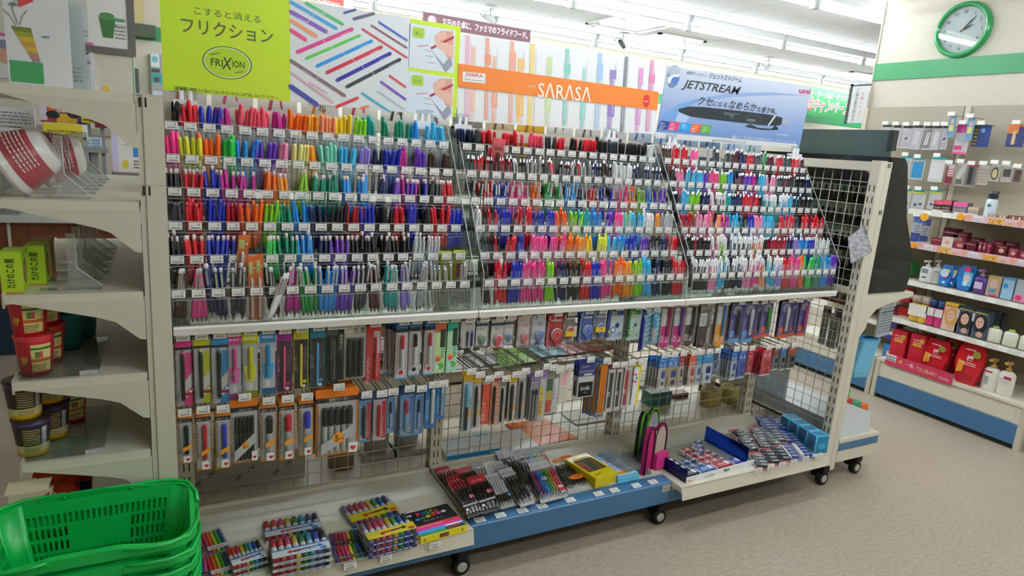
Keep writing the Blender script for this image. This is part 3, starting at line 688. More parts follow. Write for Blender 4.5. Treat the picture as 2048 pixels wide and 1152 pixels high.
p.poly([(c[0]-.032, c[1]-.008), (c[0]+.0, c[1]+.008), (c[0]+.032, c[1]+.014), (c[0]+.031, c[1]+.004), (c[0]-.006, c[1]-.006), (c[0]-.014, c[1]-.03), (c[0]-.024, c[1]-.03)][::-1], M('#dfe4e2', 'gloss'))
p.ell(c[0]+.012, c[1]-.014, .019, .014, M('#4b73b8', 'gloss'), 24)
mb.build('logo', t)
mb, p = face(2); a = jpt(418, 210); b = jpt(650, 240); p.text('油性ボールペン', a[0], a[1]-.003, .0115, INK, 'l', b[0]-a[0])
a = jpt(680, 245); b = jpt(1050, 300); p.text('ジェットストリーム', a[0], a[1]-.006, .019, INK, 'l', b[0]-a[0], .012, .25)
a = jpt(365, 360); b = jpt(1040, 420); p.text('JETSTREAM', a[0], a[1]-.004, .035, INK, 'l', b[0]-a[0], .014, .3)
a = jpt(545, 555); b = jpt(725, 555); p.text('クセ', a[0], a[1]-.004, .030, INK, 'l', b[0]-a[0], .01, .2)
a = jpt(720, 572); b = jpt(890, 590); p.text('になる、', a[0], a[1]-.004, .019, INK, 'l', b[0]-a[0]+.01, .006, .2)
a = jpt(905, 600); b = jpt(1225, 625); p.text('なめらか', a[0], a[1]-.004, .031, INK, 'l', b[0]-a[0], .01, .2)
a = jpt(1230, 640); b = jpt(1450, 660); p.text('な書き味。', a[0], a[1]-.004, .021, INK, 'l', b[0]-a[0], .006, .2)
a = jpt(1712, 430); b = jpt(1840, 440); p.text('uni', a[0], a[1]-.001, .0235, M('#c22a58', 'paper'), 'l', b[0]-a[0], .03)
a = jpt(945, 940); b = jpt(1680, 1000); p.text('幅広いニーズにお応えする 超なめらかジェットストリームシリーズ。', a[0], a[1]-.006, .011, WHITE, 'l', b[0]-a[0], .004, .15); a = jpt(1450, 925); p.text('ラインナップ更に充実。', a[0], a[1], .009, WHITE, 'l', .085, .004, .15)
a = jpt(715, 985); b = jpt(1105, 1015); p.text('▲MITSUBISHI PENCIL CO.,LTD.', a[0], a[1]-.003, .010, M('#6a6260', 'paper'), 'l', b[0]-a[0])
for i, (x, c, tx) in enumerate(((85, '#2c4590', ('極めて', 'なめらかな', '書き味')), (200, '#dd3f7c', ('濃く', 'くっきりした', '描線が描ける')), (330, '#1f9fe0', ('速乾性', 'バツグン!')), (450, '#e0602a', ('インクの', '裏移りが', '起きない')), (568, '#58a832', ('インクの', 'ボタ落ちが', '少ない')))):
    y = 755+i*12
    a, b, c2, d = jpt(x, y+95), jpt(x+110, y+105), jpt(x+145, y+12), jpt(x+35, y); p.poly([a, b, c2, d], M(c, 'paper'))
    for j, s in enumerate(tx): q = jpt(x+15+(2-j)*9, y+35+27*j); p.text(s, q[0]+.001, q[1]-.002, .0065, WHITE, 'l', .03 if len(s) > 3 else .022, .006, .2)
mb.build('lettering', t)
# --- white clamps
for px, py, nm in ((372, 212, 'near the cream post under the lime sign'), (850, 238, 'under the far end of the lime sign'), (925, 247, 'under the near end of the orange banner sign'), (1222, 272, 'under the far end of the orange banner sign'), (1343, 283, 'under the near end of the blue pen sign'), (1592, 301, 'under the far end of the blue pen sign')):
    q = at(px, py, y=SY-.01); t = thing('sign_clamp', f'white plastic clamp on the top rail {nm}', 'clamp', (q.x, SY, 1.556)); W_ = M('#eef0f2', 'gloss')
    m = MB(); m.box(-.033, -.022, .0, .033, .012, .008, W_); m.box(-.033, -.022, -.02, .033, -.0135, 0, W_); m.build('foot', t)
    for sx in (-.012, .012): m = MB(); m.rbox(sx-.006, -.016, .008, sx+.006, -.006, .034, .003, W_); m.build('prong', t)
    m = MB(); m.box(-.03, -.0055, .008, .03, -.0035, .045, CLEAR); m.build('sleeve', t)
# --- gift envelopes and cards standing on the back of the unit, seen above the top rail
env = [('f4efe8', 'd96a4a', ''), ('f2ece6', 'd96aa0', ''), ('f5f0ea', 'c0405a', ''), ('f1ece4', 'e07a30', 'ね'), ('efeae0', 'b02a50', '祝'), ('f2f2ee', '404040', '寿'), ('eeeeea', '808080', '五'), ('8a8078', '5a5048', ''), ('c8b08c', '6a5038', ''), ('d9a62a', '8a6018', ''), ('d8d4cc', '77706a', ''), ('c9c4bc', '55504a', ''), ('d0cfca', 'b04058', ''), ('bfc2c4', '405a7a', ''), ('b9c4c9', '3a6a90', ''), ('a9b6bd', '28405c', ''), ('8595a0', '28405c', ''), ('cdd6da', '4a7090', ''), ('d8dcdc', '2a8a50', '')]
m = MB(); m.box(.03, .485, 1.40, 2.7, .60, 1.412, CREAMD); tag(m.build('card_ledge'), 'cream ledge behind the top rail carrying gift envelopes', 'shelf')
cname = {0: 'orange', 1: 'pink', 2: 'crimson', 3: 'brush mark', 4: 'dark red character', 5: 'black character', 6: 'grey character'}
for k, (c, c2, ch) in enumerate(env):
    x = .06+.1385*k; h = .19+.012*((k*5) % 3)
    nm = 'gift_envelope' if k < 8 else 'stationery_card'
    lab = (f'white gift envelope with {cname[k]} decoration, above the rail under the lime sign' if k < 7 else f'{ORD[k-7]} paper card from the lime sign end, standing behind the top rail')
    t = thing(nm, lab, 'envelope' if k < 8 else 'card', (x, .53, 1.413)); m = MB(); m.box(-.062, 0, 0, .062, .006, h, M('#'+c, 'paper')); m.build('sheet', t)
    m = MB(); p = PF(m, (-.062, -.0006, 0), (1, 0, 0), (0, 0, 1)); C2 = M('#'+c2, 'paper'); p.bar(.035, h-.06, .045, h-.012, .01, C2); p.bar(.075, h-.05, .07, h-.02, .006, C2); p.lines(.02, h-.014, .11, h-.01, 1, GREY)
    if ch: p.text(ch, .055, h-.034, .022, INK)
    m.build('print', t)
# ================================================================ packs hanging from hooks
HY = .10
hkm = MB()
for sx in (-.006, .006): hkm.rod((sx, .0, 0), (sx, .335, 0), .0016, 5, STEEL)
hkm.tube([(-.006, 0, 0), (-.006, -.004, .006), (.006, -.004, .006), (.006, 0, 0)], .0016, 5, STEEL); hkm.box(-.014, .333, -.02, .014, .337, .012, STEEL)
HOOKW = hkm.mesh('wire')
hp_ = MB(); hp_.box(-.0175, -.0095, -.0125, .0175, -.008, .0115, M('#c9c7bd', 'gloss')); hp_.box(-.003, -.008, .002, .003, .0, .006, STEEL); HOLDER = hp_.mesh('tag_holder')
def hook(x, z, lab, tagz=True):
    t = thing('display_hook', lab, 'hook', (x, HY-.01, z)); link('wire', HOOKW, t)
    if tagz: h = link('tag_holder', HOLDER, t); link('price_tag', TAGM, h, (0, -.0097, 0))
    return t
MS = '#d8dadc'
def P_(c, k='gloss'): return M(c if c[0] == '#' else '#'+c, k)
def hang(name, cat, what, box, card, ops, nb=1, film=True, y=HY, sway=0.0, hk=True, rim=None, fan=0):
    """box: (left, right, top, bottom) as read off the photo at plane y; ops: printed marks and the goods inside, in fractions of the pack"""
    x0, x1, yt, yb = box
    A = at((x0+x1)/2, yt, y=y); L = at(x0, (yt+yb)/2, y=y); Rr = at(x1, (yt+yb)/2, y=y); B = at((x0+x1)/2, yb, y=y)
    W = Rr.x-L.x; H = A.z-B.z; cx = (L.x+Rr.x)/2
    t = thing(name, what, cat, (cx, y, A.z), (0, R(sway), 0), what if nb > 1 else None)
    m = MB(); r = min(W*.08, .004); m.prism([(u, v) for u, v in rrect(-W/2, -H, W/2, 0, r, 1)], 0, .0012, 'y', P_(card, 'paper') if rim is None else P_(rim, 'gloss'))
    p = PF(m, (-W/2, -.00025, -H), (1, 0, 0), (0, 0, 1), .00003)
    if rim is not None: p.rect(W*.06, H*.02, W*.94, H*.98, P_(card, 'paper'))
    goods = []; fronts = []
    for o in ops:
        k = o[0]
        if k == 'H': p.rect(0, H*(1-o[2]), W, H, P_(o[1], 'paper'))
        elif k == 'R': p.rect(o[1]*W, o[2]*H, o[3]*W, o[4]*H, P_(o[5], 'paper'))
        elif k == 'Q': p.poly([(a*W, b*H) for a, b in o[1]], P_(o[2], 'paper'))
        elif k == 'E': p.ell(o[1]*W, o[2]*H, o[3]*W, o[4]*W, P_(o[5], 'paper'), 14)
        elif k == 'T': p.text(o[1], o[2]*W, o[3]*H, o[4]*W, P_(o[5], 'paper'), 'c', None if len(o) < 8 else o[7]*W, .008, 0, o[6] if len(o) > 6 else 0)
        elif k == 'L': p.lines(o[1]*W, o[2]*H, o[3]*W, o[4]*H, o[5], P_(o[6], 'paper'), .5, int(o[1]*97+o[2]*31))
        elif k == 'F': fronts.append(o[1:])
        else: goods.append(o)
    m.build('backing_card', t)
    g = .008
    for o in goods:
        if o[0] == 'P':       # marker or pen: u, v0, v1, radius, cap colour, barrel colour, split, nose
            _, u, v0, v1, rr, c1, c2, sp = o[:8]; rr *= W; h = (v1-v0)*H; z0 = -H+v0*H
            mm = MB(); C1, C2 = P_(c1, 'shiny'), P_(c2, 'shiny')
            T = Matrix.Translation((-W/2+u*W, -rr-.0012, z0))
            mm.lathe([(rr*.55, 0, C2), (rr*.95, h*.03, C2), (rr*.95, h*sp, C1), (rr, h*(sp+.005), C1), (rr, h*.93, C1), (rr*.75, h)], 9, C2, T)
            mm.box(-W/2+u*W-rr*.22, -rr*2-.0025, z0+h*(sp+.06), -W/2+u*W+rr*.22, -rr*2-.0008, z0+h*.93, C1)
            mm.build(o[8] if len(o) > 8 else 'pen', t); g = max(g, rr*2+.003)
        elif o[0] == 'D':     # disc shaped tape body
            _, u, v, ru, c1, c2 = o; mm = MB(); a = ru*W
            T = Matrix.Translation((-W/2+u*W, -.0005, -H+v*H)) @ Matrix.Rotation(R(90), 4, 'X')
            mm.lathe([(a, 0, P_(c1, 'shiny')), (a, .010, P_(c1, 'shiny')), (a*.9, .012, P_(c2, 'shiny')), (a*.55, .0122, P_(c1, 'shiny')), (a*.5, .0125, P_(c2, 'shiny')), (a*.2, .013)], 18, P_(c1, 'shiny'), T)
            mm.prism([(-W/2+u*W-a*.9, -H+v*H-a*.3), (-W/2+u*W-a*.2, -H+v*H-a*1.7), (-W/2+u*W+a*.25, -H+v*H-a*1.75), (-W/2+u*W+a*.9, -H+v*H-a*.3)], -.009, 0, 'y', P_(c2, 'shiny'))
            mm.build('tape_dispenser', t); g = max(g, .015)
        elif o[0] == 'B':     # block
            _, u0, v0, u1, v1, d, c = o; mm = MB(); mm.rbox(-W/2+u0*W, -d, -H+v0*H, -W/2+u1*W, -.0004, -H+v1*H, .001, P_(c, 'gloss')); mm.build('block', t); g = max(g, d+.002)
    if film:
        f = MB(); f.hexa([(-W/2, -.0004, -H), (W/2, -.0004, -H), (W/2, -.0004, -H*.12), (-W/2, -.0004, -H*.12)], [(-W/2+.003, -g, -H+.006), (W/2-.003, -g, -H+.006), (W/2-.003, -g, -H*.16), (-W/2+.003, -g, -H*.16)], FILM); f.build('clear_bag', t)
    if fronts:
        mm = MB(); q = PF(mm, (-W/2, -g-.0008, -H), (1, 0, 0), (0, 0, 1), .00008)
        for o in fronts:
            if o[0] == 'E': q.ell(o[1]*W, o[2]*H, o[3]*W, o[4]*W, P_(o[5], 'paper'), 18)
            elif o[0] == 'R': q.rect(o[1]*W, o[2]*H, o[3]*W, o[4]*H, P_(o[5], 'paper'))
            elif o[0] == 'Q': q.poly([(a*W, b*H) for a, b in o[1]], P_(o[2], 'paper'))
            elif o[0] == 'T': q.text(o[1], o[2]*W, o[3]*H, o[4]*W, P_(o[5], 'paper'), 'c', None, .012)
        mm.build('sticker', t)
    for k in range(1, nb):
        copy_tree(t, (cx+rnd.uniform(-.003, .003)-fan*k, y+(g+.003)*k+.001, A.z+rnd.uniform(-.003, .002)), (0, R(sway+rnd.uniform(-2.5, 2.5)), rnd.uniform(-.08, .08)))
    if hk: hook(cx, A.z+.012 if hk is True else hk, 'wire hook holding the '+what.split(',')[0])
    return t
# ---- left bay, upper row
LB = 'upper hooks, lime sign bay'
def twin(c): return [('H', '#3a3c40', .16), ('R', .0, .88, 1, .97, c), ('Q', ((.45, .0), (1, .0), (1, .8), (.6, .8), (.5, .55), (.55, .3)), c), ('Q', ((.38, .18), (.95, .28), (.98, .5), (.5, .36)), '#e8e6e4'), ('T', 'くっきり蛍光ペン', .14, .14, .11, '#2b2b2d', 90), ('E', .62, .17, .13, .2, '#f0eeee'), ('E', .88, .2, .12, .19, '#f0eeee'), ('R', .4, .15, 1, .2, '#b01c2c'), ('L', .3, .8, .95, .83, 1, '#d8d8d8'), ('P', .42, .09, .8, .13, '#26282c', '#26282c', .5, 'highlighter'), ('B', .36, .785, .5, .83, .010, c)]
for b, c, n in (((352, 384, 678, 812), '#ee3f94', 'pink'), ((388, 421, 675, 806), '#cfd426', 'yellow'), ((423, 458, 673, 806), '#3a9fe0', 'blue')):
    hang('highlighter_pack', 'pack', f'silver pack with a black twin highlighter and {n} wave, {LB}', b, MS, twin(c), 2)
def clipw(c, c2): return [('H', c, .17), ('T', 'PROPUS', .5, .9, .2, '#ffffff', 0, .7), ('R', .1, .83, .9, .86, c2), ('L', .06, .1, .2, .78, 30, '#8a8c90'), ('R', .1, .0, 1, .1, c2), ('Q', ((.1, .5), (.9, .5), (.8, .25), (.25, .25)), c2), ('R', .4, .12, .62, .22, '#e6e6e6'), ('P', .52, .3, .8, .15, c, c2, .35, 'highlighter')]
for b, c, c2, n in (((454, 483, 669, 800), '#e0489a', '#ec79be', 'pink'), ((485, 516, 666, 794), '#dfe01c', '#e8e83c', 'yellow'), ((520, 551, 664, 788), '#2a9ade', '#4ab4ea', 'light blue')):
    hang('highlighter_pack', 'pack', f'pack with one {n} window highlighter and {n} header, {LB}', b, '#d2d6d9', clipw(c, c2), 2)
def knock(c, cp): return [('H', c, .15), ('T', '蛍光ペン', .5, .89, .15, '#202020', 0, .75), ('T', '消せるノック式', .2, .45, .1, '#d8d8d8', 90), ('L', .65, .35, .92, .75, 9, '#8a8c8e'), ('E', .75, .14, .13, .13, c), ('E', .7, .06, .12, .12, '#e8e8e8'), ('P', .48, .06, .78, .1, cp, cp, .6, 'highlighter')]
for b, c, cp, n in (((553, 584, 664, 784), '#b02a9a', '#f05a90', 'purple'), ((587, 617, 661, 779), '#d8d41a', '#ecdf3a', 'yellow'), ((620, 650, 658, 776), '#1c8fb0', '#58b4f0', 'teal')):
    hang('highlighter_pack', 'pack', f'black click highlighter pack with {n} frame, {LB}', b, '#1c1c20', knock(c, cp), 2, rim=c)
hang('brush_pen_pack', 'pack', f'narrow dark brush pen pack, {LB}', (651, 675, 656, 768), '#2a2b2c', [('H', '#55584f', .15), ('L', .7, .1, .85, .8, 14, '#8f9088'), ('P', .42, .05, .85, .16, '#3a3c40', '#26282a', .5)], 2)
hang('brush_pen_pack', 'pack', f'wide pack of three black brush pens, {LB}', (688, 731, 652, 757), '#bfbdb2', [('H', '#d8d6c8', .2), ('T', '毛筆', .7, .87, .22, '#2a2a2a'), ('R', .1, .04, .9, .78, '#4a4d50')]+[('P', .25+.25*i, .05, .74, .105, '#22252a', '#1c1e22', .45) for i in range(3)], 2)
hang('brush_pen_pack', 'pack', f'black and gold lettered pen pack beside the three brush pens, {LB}', (671, 688, 655, 760), '#151515', [('T', '筆文字ペン', .5, .72, .3, '#e2e2da', -90), ('L', .3, .1, .7, .4, 6, '#a08a40'), ('P', .5, .05, .5, .2, '#202020', '#202020', .5)], 1)
hang('drawing_pen_pack', 'pack', f'red drawing pen pack with white letters, {LB}', (732, 761, 651, 762), '#cf1f2c', [('T', 'PINPEN', .24, .2, .2, '#f0b8b8', 90, 1.9), ('R', .5, .5, .95, .9, '#d9c8c8'), ('L', .7, .1, .85, .85, 20, '#f2dada'), ('P', .62, .05, .8, .1, '#b01822', '#c01c28', .5)], 2)
def wb(c): return [('H', '#2f6fb5', .09), ('R', 0, .84, 1, .91, '#22262c'), ('R', .05, .05, .95, .84, '#e0e2e4'), ('L', .08, .12, .22, .82, 24, '#c03a48'), ('T', 'ホワイトボードマーカー', .92, .35, .12, '#3a4048', 90, 1.5), ('E', .5, .13, .3, .3, '#cfe4ee'), ('E', .5, .13, .2, .2, c), ('R', 0, 0, 1, .03, '#5aa8dc'), ('P', .5, .22, .8, .17, c, '#e6e6e6', .6, 'marker')]
hang('marker_pack', 'pack', f'white pack with red whiteboard marker, fanned deep, {LB}', (791, 815, 647, 759), '#dfe1e3', wb('#d01f38'), 4, fan=.007)
hang('marker_pack', 'pack', f'white pack with a black whiteboard marker, {LB}', (818, 840, 645, 752), '#dfe1e3', wb('#1d2024'), 2)
hang('marker_pack', 'pack', f'white pack with red marker by the flowery packs, {LB}', (848, 869, 643, 750), '#dfe1e3', wb('#d01f38'), 2)
def deco(c): return [('H', c, .2), ('T', 'デコラッシュ', .3, .55, .3, '#e8d83a', 90, 1.6), ('R', .5, .5, .95, .85, '#2c3a2c'), ('E', .4, .3, .3, .3, '#f0b040'), ('E', .35, .27, .22, .22, '#e85a6a'), ('E', .6, .14, .3, .3, '#58b848'), ('E', .3, .12, .2, .2, '#c8e0e8'), ('L', .6, .3, .9, .5, 4, '#3a8a48')]
hang('deco_pen_pack', 'pack', f'green patterned correction pen pack with orange top, {LB}', (869, 891, 643, 746), '#b4d8a0', deco('#d8663a'), 2, film=False)
hang('deco_pen_pack', 'pack', f'green patterned correction pen pack with teal top, {LB}', (894, 915, 641, 742), '#a8dcc0', deco('#2aa890'), 2, film=False)
# ---- left bay, lower row
LB = 'lower hooks, lime sign bay'
def oily(c, big=0): return [('H', '#e8862a', .1), ('R', 0, .83, 1, .9, '#26282a'), ('T', '油性マーカー', .5, .845, .13, '#e8e8e8', 0, .85), ('L', .06, .2, .17, .8, 20, '#3a3a3a'), ('R', .0, 0, 1, .04, '#f0a828'), ('F', 'R', .33, .06, .8, .19, '#eeeeee'), ('F', 'T', '❤', .62, .085, .24, '#d01830'), ('F', 'Q', ((.3, .28), (.85, .34), (.85, .42), (.3, .36)), '#f0a030'), ('P', .56, .07 if big else .2, .78, .215 if big else .165, c, c if not big else '#d8dadc', .62, 'marker')] + ([('B', .40, .07, .72, .3, .012, c)] if 0 else [])
for b, c, n, big, nb in (((356, 386, 828, 926), '#1f2226', 'black', 0, 2), ((392, 423, 822, 940), '#d42438', 'red', 0, 2), ((431, 462, 820, 936), '#2840c8', 'blue', 0, 2), ((520, 552, 804, 921), '#1b1d20', 'black', 1, 2), ((558, 589, 800, 918), '#d01c34', 'red', 1, 3), ((597, 626, 796, 910), '#2a3fd0', 'blue', 1, 2)):
    hang('marker_pack', 'pack', f'orange edged pack with one {"thick" if big else "slim"} {n} oil marker, {LB}', b, '#d6d8da', oily(c, big), nb, rim='#e8a436')
def five(n): return [('H', '#ee7f1c', .14 if n == 5 else .17), ('R', 0, .80, 1, .87, '#26282a'), ('T', '油性マーカー', .55, .815, .07, '#f0f0f0', 0, .5), ('L', .03, .1, .07, .75, 14, '#e89028'), ('F', 'Q', ((.1, .06), (.9, .34), (.9, .5), (.1, .22)), '#b4b8ba'), ('F', 'E', .5, .3, .14, .14, '#f29a2a'), ('F', 'T', '5', .46, .255, .16, '#1c1c1c'), ('F', 'T', 'PCS', .57, .27, .05, '#1c1c1c'), ('F', 'R', .74, .05, .95, .2, '#f0f0f0'), ('F', 'T', '❤', .845, .08, .12, '#d01830'), ('R', 0, 0, 1, .025, '#f0a030')]+[('P', .2+.145*i, .06, .74, .072, '#24272b', '#d2d4d6' if n == 5 else '#2c2e32', .62, 'marker') for i in range(5)]
hang('marker_pack', 'pack', f'small pack of five black oil markers under an orange header, {LB}', (462, 516, 797, 925), '#d6d8da', five(6), 2)
hang('marker_pack', 'pack', f'biggest pack of five thick black oil markers, orange header, {LB}', (631, 716, 777, 908), '#d6d8da', five(5), 3, rim='#ea9836', fan=.004)
def signp(c, card): return [('H', '#3a5a88', .1), ('R', .66, .04, .97, .86, '#c02040' if card != '#6fa8d8' else '#4a7ec0'), ('T', '水性サインペン', .81, .3, .16, '#f0d890', 90, 1.6), ('E', .35, .1, .25, .25, '#e0e6ea'), ('L', .08, .2, .2, .8, 16, '#e8eef2'), ('P', .42, .1, .8, .14, c, '#7fb4e0' if card == '#6fa8d8' else c, .6)]
hang('sign_pen_pack', 'pack', f'blue pack with a black sign pen and red strip, {LB}', (717, 741, 792, 884), '#6fa8d8', signp('#24282e', 0), 2)
hang('sign_pen_pack', 'pack', f'red pack with a red sign pen, {LB}', (746, 772, 790, 880), '#d8c8cc', signp('#c81c34', '#d8c8cc'), 3)
hang('sign_pen_pack', 'pack', f'blue pack with a black sign pen by the red one, {LB}', (774, 789, 786, 866), '#6fa8d8', signp('#24282e', '#6fa8d8'), 2)
hang('sign_pen_pack', 'pack', f'light blue pack with a red sign pen, {LB}', (800, 827, 780, 872), '#6fa8d8', signp('#cc2036', '#6fa8d8'), 3)
hang('sign_pen_pack', 'pack', f'light blue pack with a black sign pen, {LB}', (829, 846, 780, 868), '#6fa8d8', signp('#20262e', '#6fa8d8'), 2)
def rolling(c): return [('R', .0, .0, 1, .14, '#1a7cc0'), ('L', .1, .2, .3, .7, 8, '#cfe6f4'), ('T', 'Pentel', .62, .3, .22, '#e8eef4', 90), ('P', .6, .12, .95, .16, '#dfe2e4', c, .8)]
hang('white_pen_pack', 'pack', f'blue pack with a white correction pen, {LB}', (850, 872, 772, 856), '#1f8fd4', rolling('#e4e6e8'), 2)
hang('white_pen_pack', 'pack', f'blue pack with a grey correction pen at the bay end, {LB}', (873, 889, 770, 838), '#1f8fd4', rolling('#b4bccc'), 2)
# ---- middle bay, upper row
LB = 'upper hooks, orange banner bay'
def mono(c, txt='修正テープ'): return [('H', '#e2e2de', .12), ('R', .0, .82, 1, .88, '#2a4a9a'), ('R', 0, .78, 1, .82, '#26282a'), ('T', txt, .55, .64, .2, c, 0, .5), ('R', 0, 0, 1, .04, c), ('D', .52, .34, .32, '#d9dcda', c)]
hang('glue_eraser_pack', 'pack', f'white pack with two slim eraser sticks, {LB}', (921, 949, 641, 696), '#dadbd8', [('T', 'MONO', .14, .2, .22, '#3a3c40', 90, .8), ('L', .3, .84, .8, .9, 1, '#8a8c90'), ('P', .48, .06, .62, .07, '#3a3a3e', '#55565a', .6), ('P', .8, .06, .62, .07, '#3a4ab8', '#3a4ab8', .6)], 2)
for b, c, n in (((952, 975, 640, 694), '#6f9a78', 'green'), ((982, 1007, 638, 697), '#d04a58', 'red'), ((1008, 1026, 637, 690), '#6a88b8', 'grey blue')):
    hang('correction_tape_pack', 'pack', f'small white correction tape pack with {n} tape, {LB}', b, '#dcdcd8', mono(c), 2)
def mono2(c): return [('E', .25, .93, .16, .16, c), ('E', .25, .93, .12, .12, '#e4e2e0'), ('R', .0, .8, 1, .86, '#d8d4d4'), ('T', 'つめ替え', .6, .66, .2, c, 0, .4), ('R', .0, .0, 1, .09, '#f0f0ee'), ('T', 'MONO', .55, .02, .11, '#2a2c30'), ('D', .58, .36, .3, '#dcdcdc', c), ('L', .02, .2, .14, .8, 10, '#6a6c70')]
hang('correction_tape_pack', 'pack', f'pale pink correction tape pack, {LB}', (1034, 1059, 632, 695), '#e2cfcc', mono2('#d8707a'), 2)
hang('correction_tape_pack', 'pack', f'pale blue correction tape pack, {LB}', (1061, 1090, 630, 690), '#cdd4e2', mono2('#5a7cc0'), 2)
def mono3(c): return [('E', .3, .92, .2, .2, '#e8e6e4'), ('E', .3, .92, .15, .15, c), ('R', .35, .8, .95, .86, '#e0dcdc'), ('L', .02, .1, .1, .8, 14, '#e8e8e8'), ('R', .1, .0, .95, .09, '#f2f2f0'), ('T', 'MONO', .55, .02, .12, '#2a2c30'), ('D', .58, .42, .36, '#e2e2e0', c)]
hang('correction_tape_pack', 'pack', f'large red correction tape pack, {LB}', (1094, 1124, 630, 695), '#b8202e', mono3('#c42836'), 2)
hang('correction_tape_pack', 'pack', f'red correction tape pack with a yellow sticker, {LB}', (1126, 1147, 628, 684), '#8a8480', mono3('#b02834')+[('B', .1, .24, .9, .42, .0135, '#f0cc20')], 2)
hang('correction_tape_pack', 'pack', f'large blue correction tape pack, {LB}', (1159, 1184, 625, 684), '#3a62b4', mono3('#3f68c0'), 2)
hang('correction_tape_pack', 'pack', f'blue correction tape pack with a yellow sticker, {LB}', (1186, 1210, 624, 678), '#70809c', mono3('#3a5ca8')+[('B', .1, .3, .9, .48, .0135, '#f0cc20')], 2)
def thirty(c, c2): return [('H', c, .2), ('T', '30', .35, .78, .3, '#e6e03a'), ('R', 0, .1, .18, .8, c), ('E', .2, .3, .12, .12, '#d8d43a'), ('E', .62, .48, .14, .14, c2), ('E', .38, .34, .17, .17, c2), ('E', .38, .34, .1, .1, '#e4eef2'), ('T', 'ケシポン', .7, .12, .2, c)]
hang('correction_tape_pack', 'pack', f'pale bag of refills numbered 30 on a blue header, {LB}', (1215, 1246, 619, 680), '#c6d8e2', thirty('#24489a', '#4a74c0'), 2)
hang('correction_tape_pack', 'pack', f'pale bag of refills numbered 30 on a green header, {LB}', (1256, 1280, 617, 680), '#c4dcd4', thirty('#1f8a4a', '#5ab088'), 2)
hang('pen_eraser_pack', 'pack', f'narrow blue and white stick pack, {LB}', (1280, 1291, 618, 702), '#2a50b4', [('R', .5, .0, 1, .85, '#dcdcda'), ('H', '#2a2c34', .08), ('P', .35, .05, .8, .2, '#2a48b8', '#2a48b8', .5)], 1)
hang('eraser_pack', 'pack', f'light blue striped eraser pack, {LB}', (1290, 1318, 620, 688), '#6cc0dc', [('Q', ((0, .1+.14*i), (1, .28+.14*i), (1, .34+.14*i), (0, .16+.14*i)), '#d4ecf4') for i in range(6)]+[('H', '#cfe8f0', .08), ('T', 'CAMPUS', .82, .35, .17, '#24303a', 90, 1.1), ('P', .5, .1, .9, .15, '#6cc0e8', '#e6eaec', .5)], 2)
# ---- blue sign bay, upper row (mechanical pencils in tall cases)
LB = 'upper hooks, blue sign bay'
def mech(c, body, n='0.2', top='#8a8884'): return [('R', .1, .5, .55, .92, '#d6d6d4'), ('R', .08, .1, .92, .5, c), ('E', .5, .1, .42, .42, c), ('T', n, .48, .10, .5, '#f0dce6', 0, .72), ('R', .7, .3, .92, .95, c), ('T', 'オレンズ', .82, .5, .14, '#f4f4f4', 90), ('P', .62, .24, .96, .09, body, body, .5)]
for b, c, bd, n in (((1320, 1343, 612, 692), '#cc1f82', '#a83058', 'magenta mechanical pencil case with red pencil'), ((1346, 1368, 611, 691), '#cc1f82', '#4a3fa0', 'magenta mechanical pencil case with violet pencil'), ((1369, 1391, 610, 688), '#4f4a48', '#3a3634', 'grey mechanical pencil case')):
    hang('mechanical_pencil_pack', 'pack', f'{n} numbered 0.2, {LB}', b, '#a7a4a0', mech(c, bd), 2)
hang('mechanical_pencil_pack', 'pack', f'dark mechanical pencil case with white panel, {LB}', (1397, 1421, 609, 694), '#8c8a86', [('R', .05, .0, .6, .5, '#3a3636'), ('R', .1, .5, .9, .8, '#d8d8d6'), ('T', '0.2', .6, .06, .35, '#c86a88', 0, .6), ('L', .2, .55, .5, .75, 5, '#7a7a7a'), ('P', .72, .1, .85, .08, '#8a8a8a', '#c0c0c0', .5)], 2)
hang('mechanical_pencil_pack', 'pack', f'orange mechanical pencil case with round foot, {LB}', (1431, 1452, 608, 690), '#a8a49e', mech('#f0a020', '#2f88d0', '0.3'), 2)
def kuru(c, foot): return [('R', .04, .0, .96, .95, '#463f8a'), ('R', .04, 0, .96, .10, foot), ('E', .5, .82, .36, .3, '#9a98a8'), ('E', .3, .22, .2, .24, foot), ('T', 'KURUTOGA', .24, .36, .14, '#dcdce8', 90, 1.2), ('P', .58, .2, .84, .1, c, c, .5)]
for b, c, f, n in (((1460, 1483, 607, 684), '#2a2a30', '#58a8e8', 'black pencil and light blue foot'), ((1485, 1509, 606, 684), '#d4d6dc', '#58a8e8', 'white pencil and light blue foot'), ((1511, 1522, 606, 678), '#1c1c28', '#e85a30', 'dark pencil and orange foot'), ((1523, 1543, 604, 673), '#3aa02a', '#e85a30', 'green pencil and orange foot'), ((1559, 1580, 603, 676), '#d8d8e0', '#e85a30', 'white pencil and orange foot'), ((1582, 1593, 603, 672), '#2c3c9c', '#e85a30', 'blue pencil and orange foot'), ((1598, 1616, 601, 671), '#c8287c', '#e85a30', 'pink pencil and orange foot')):
    hang('mechanical_pencil_pack', 'pack', f'violet pencil case with {n}, {LB}', b, '#8a889a', kuru(c, f), 2)
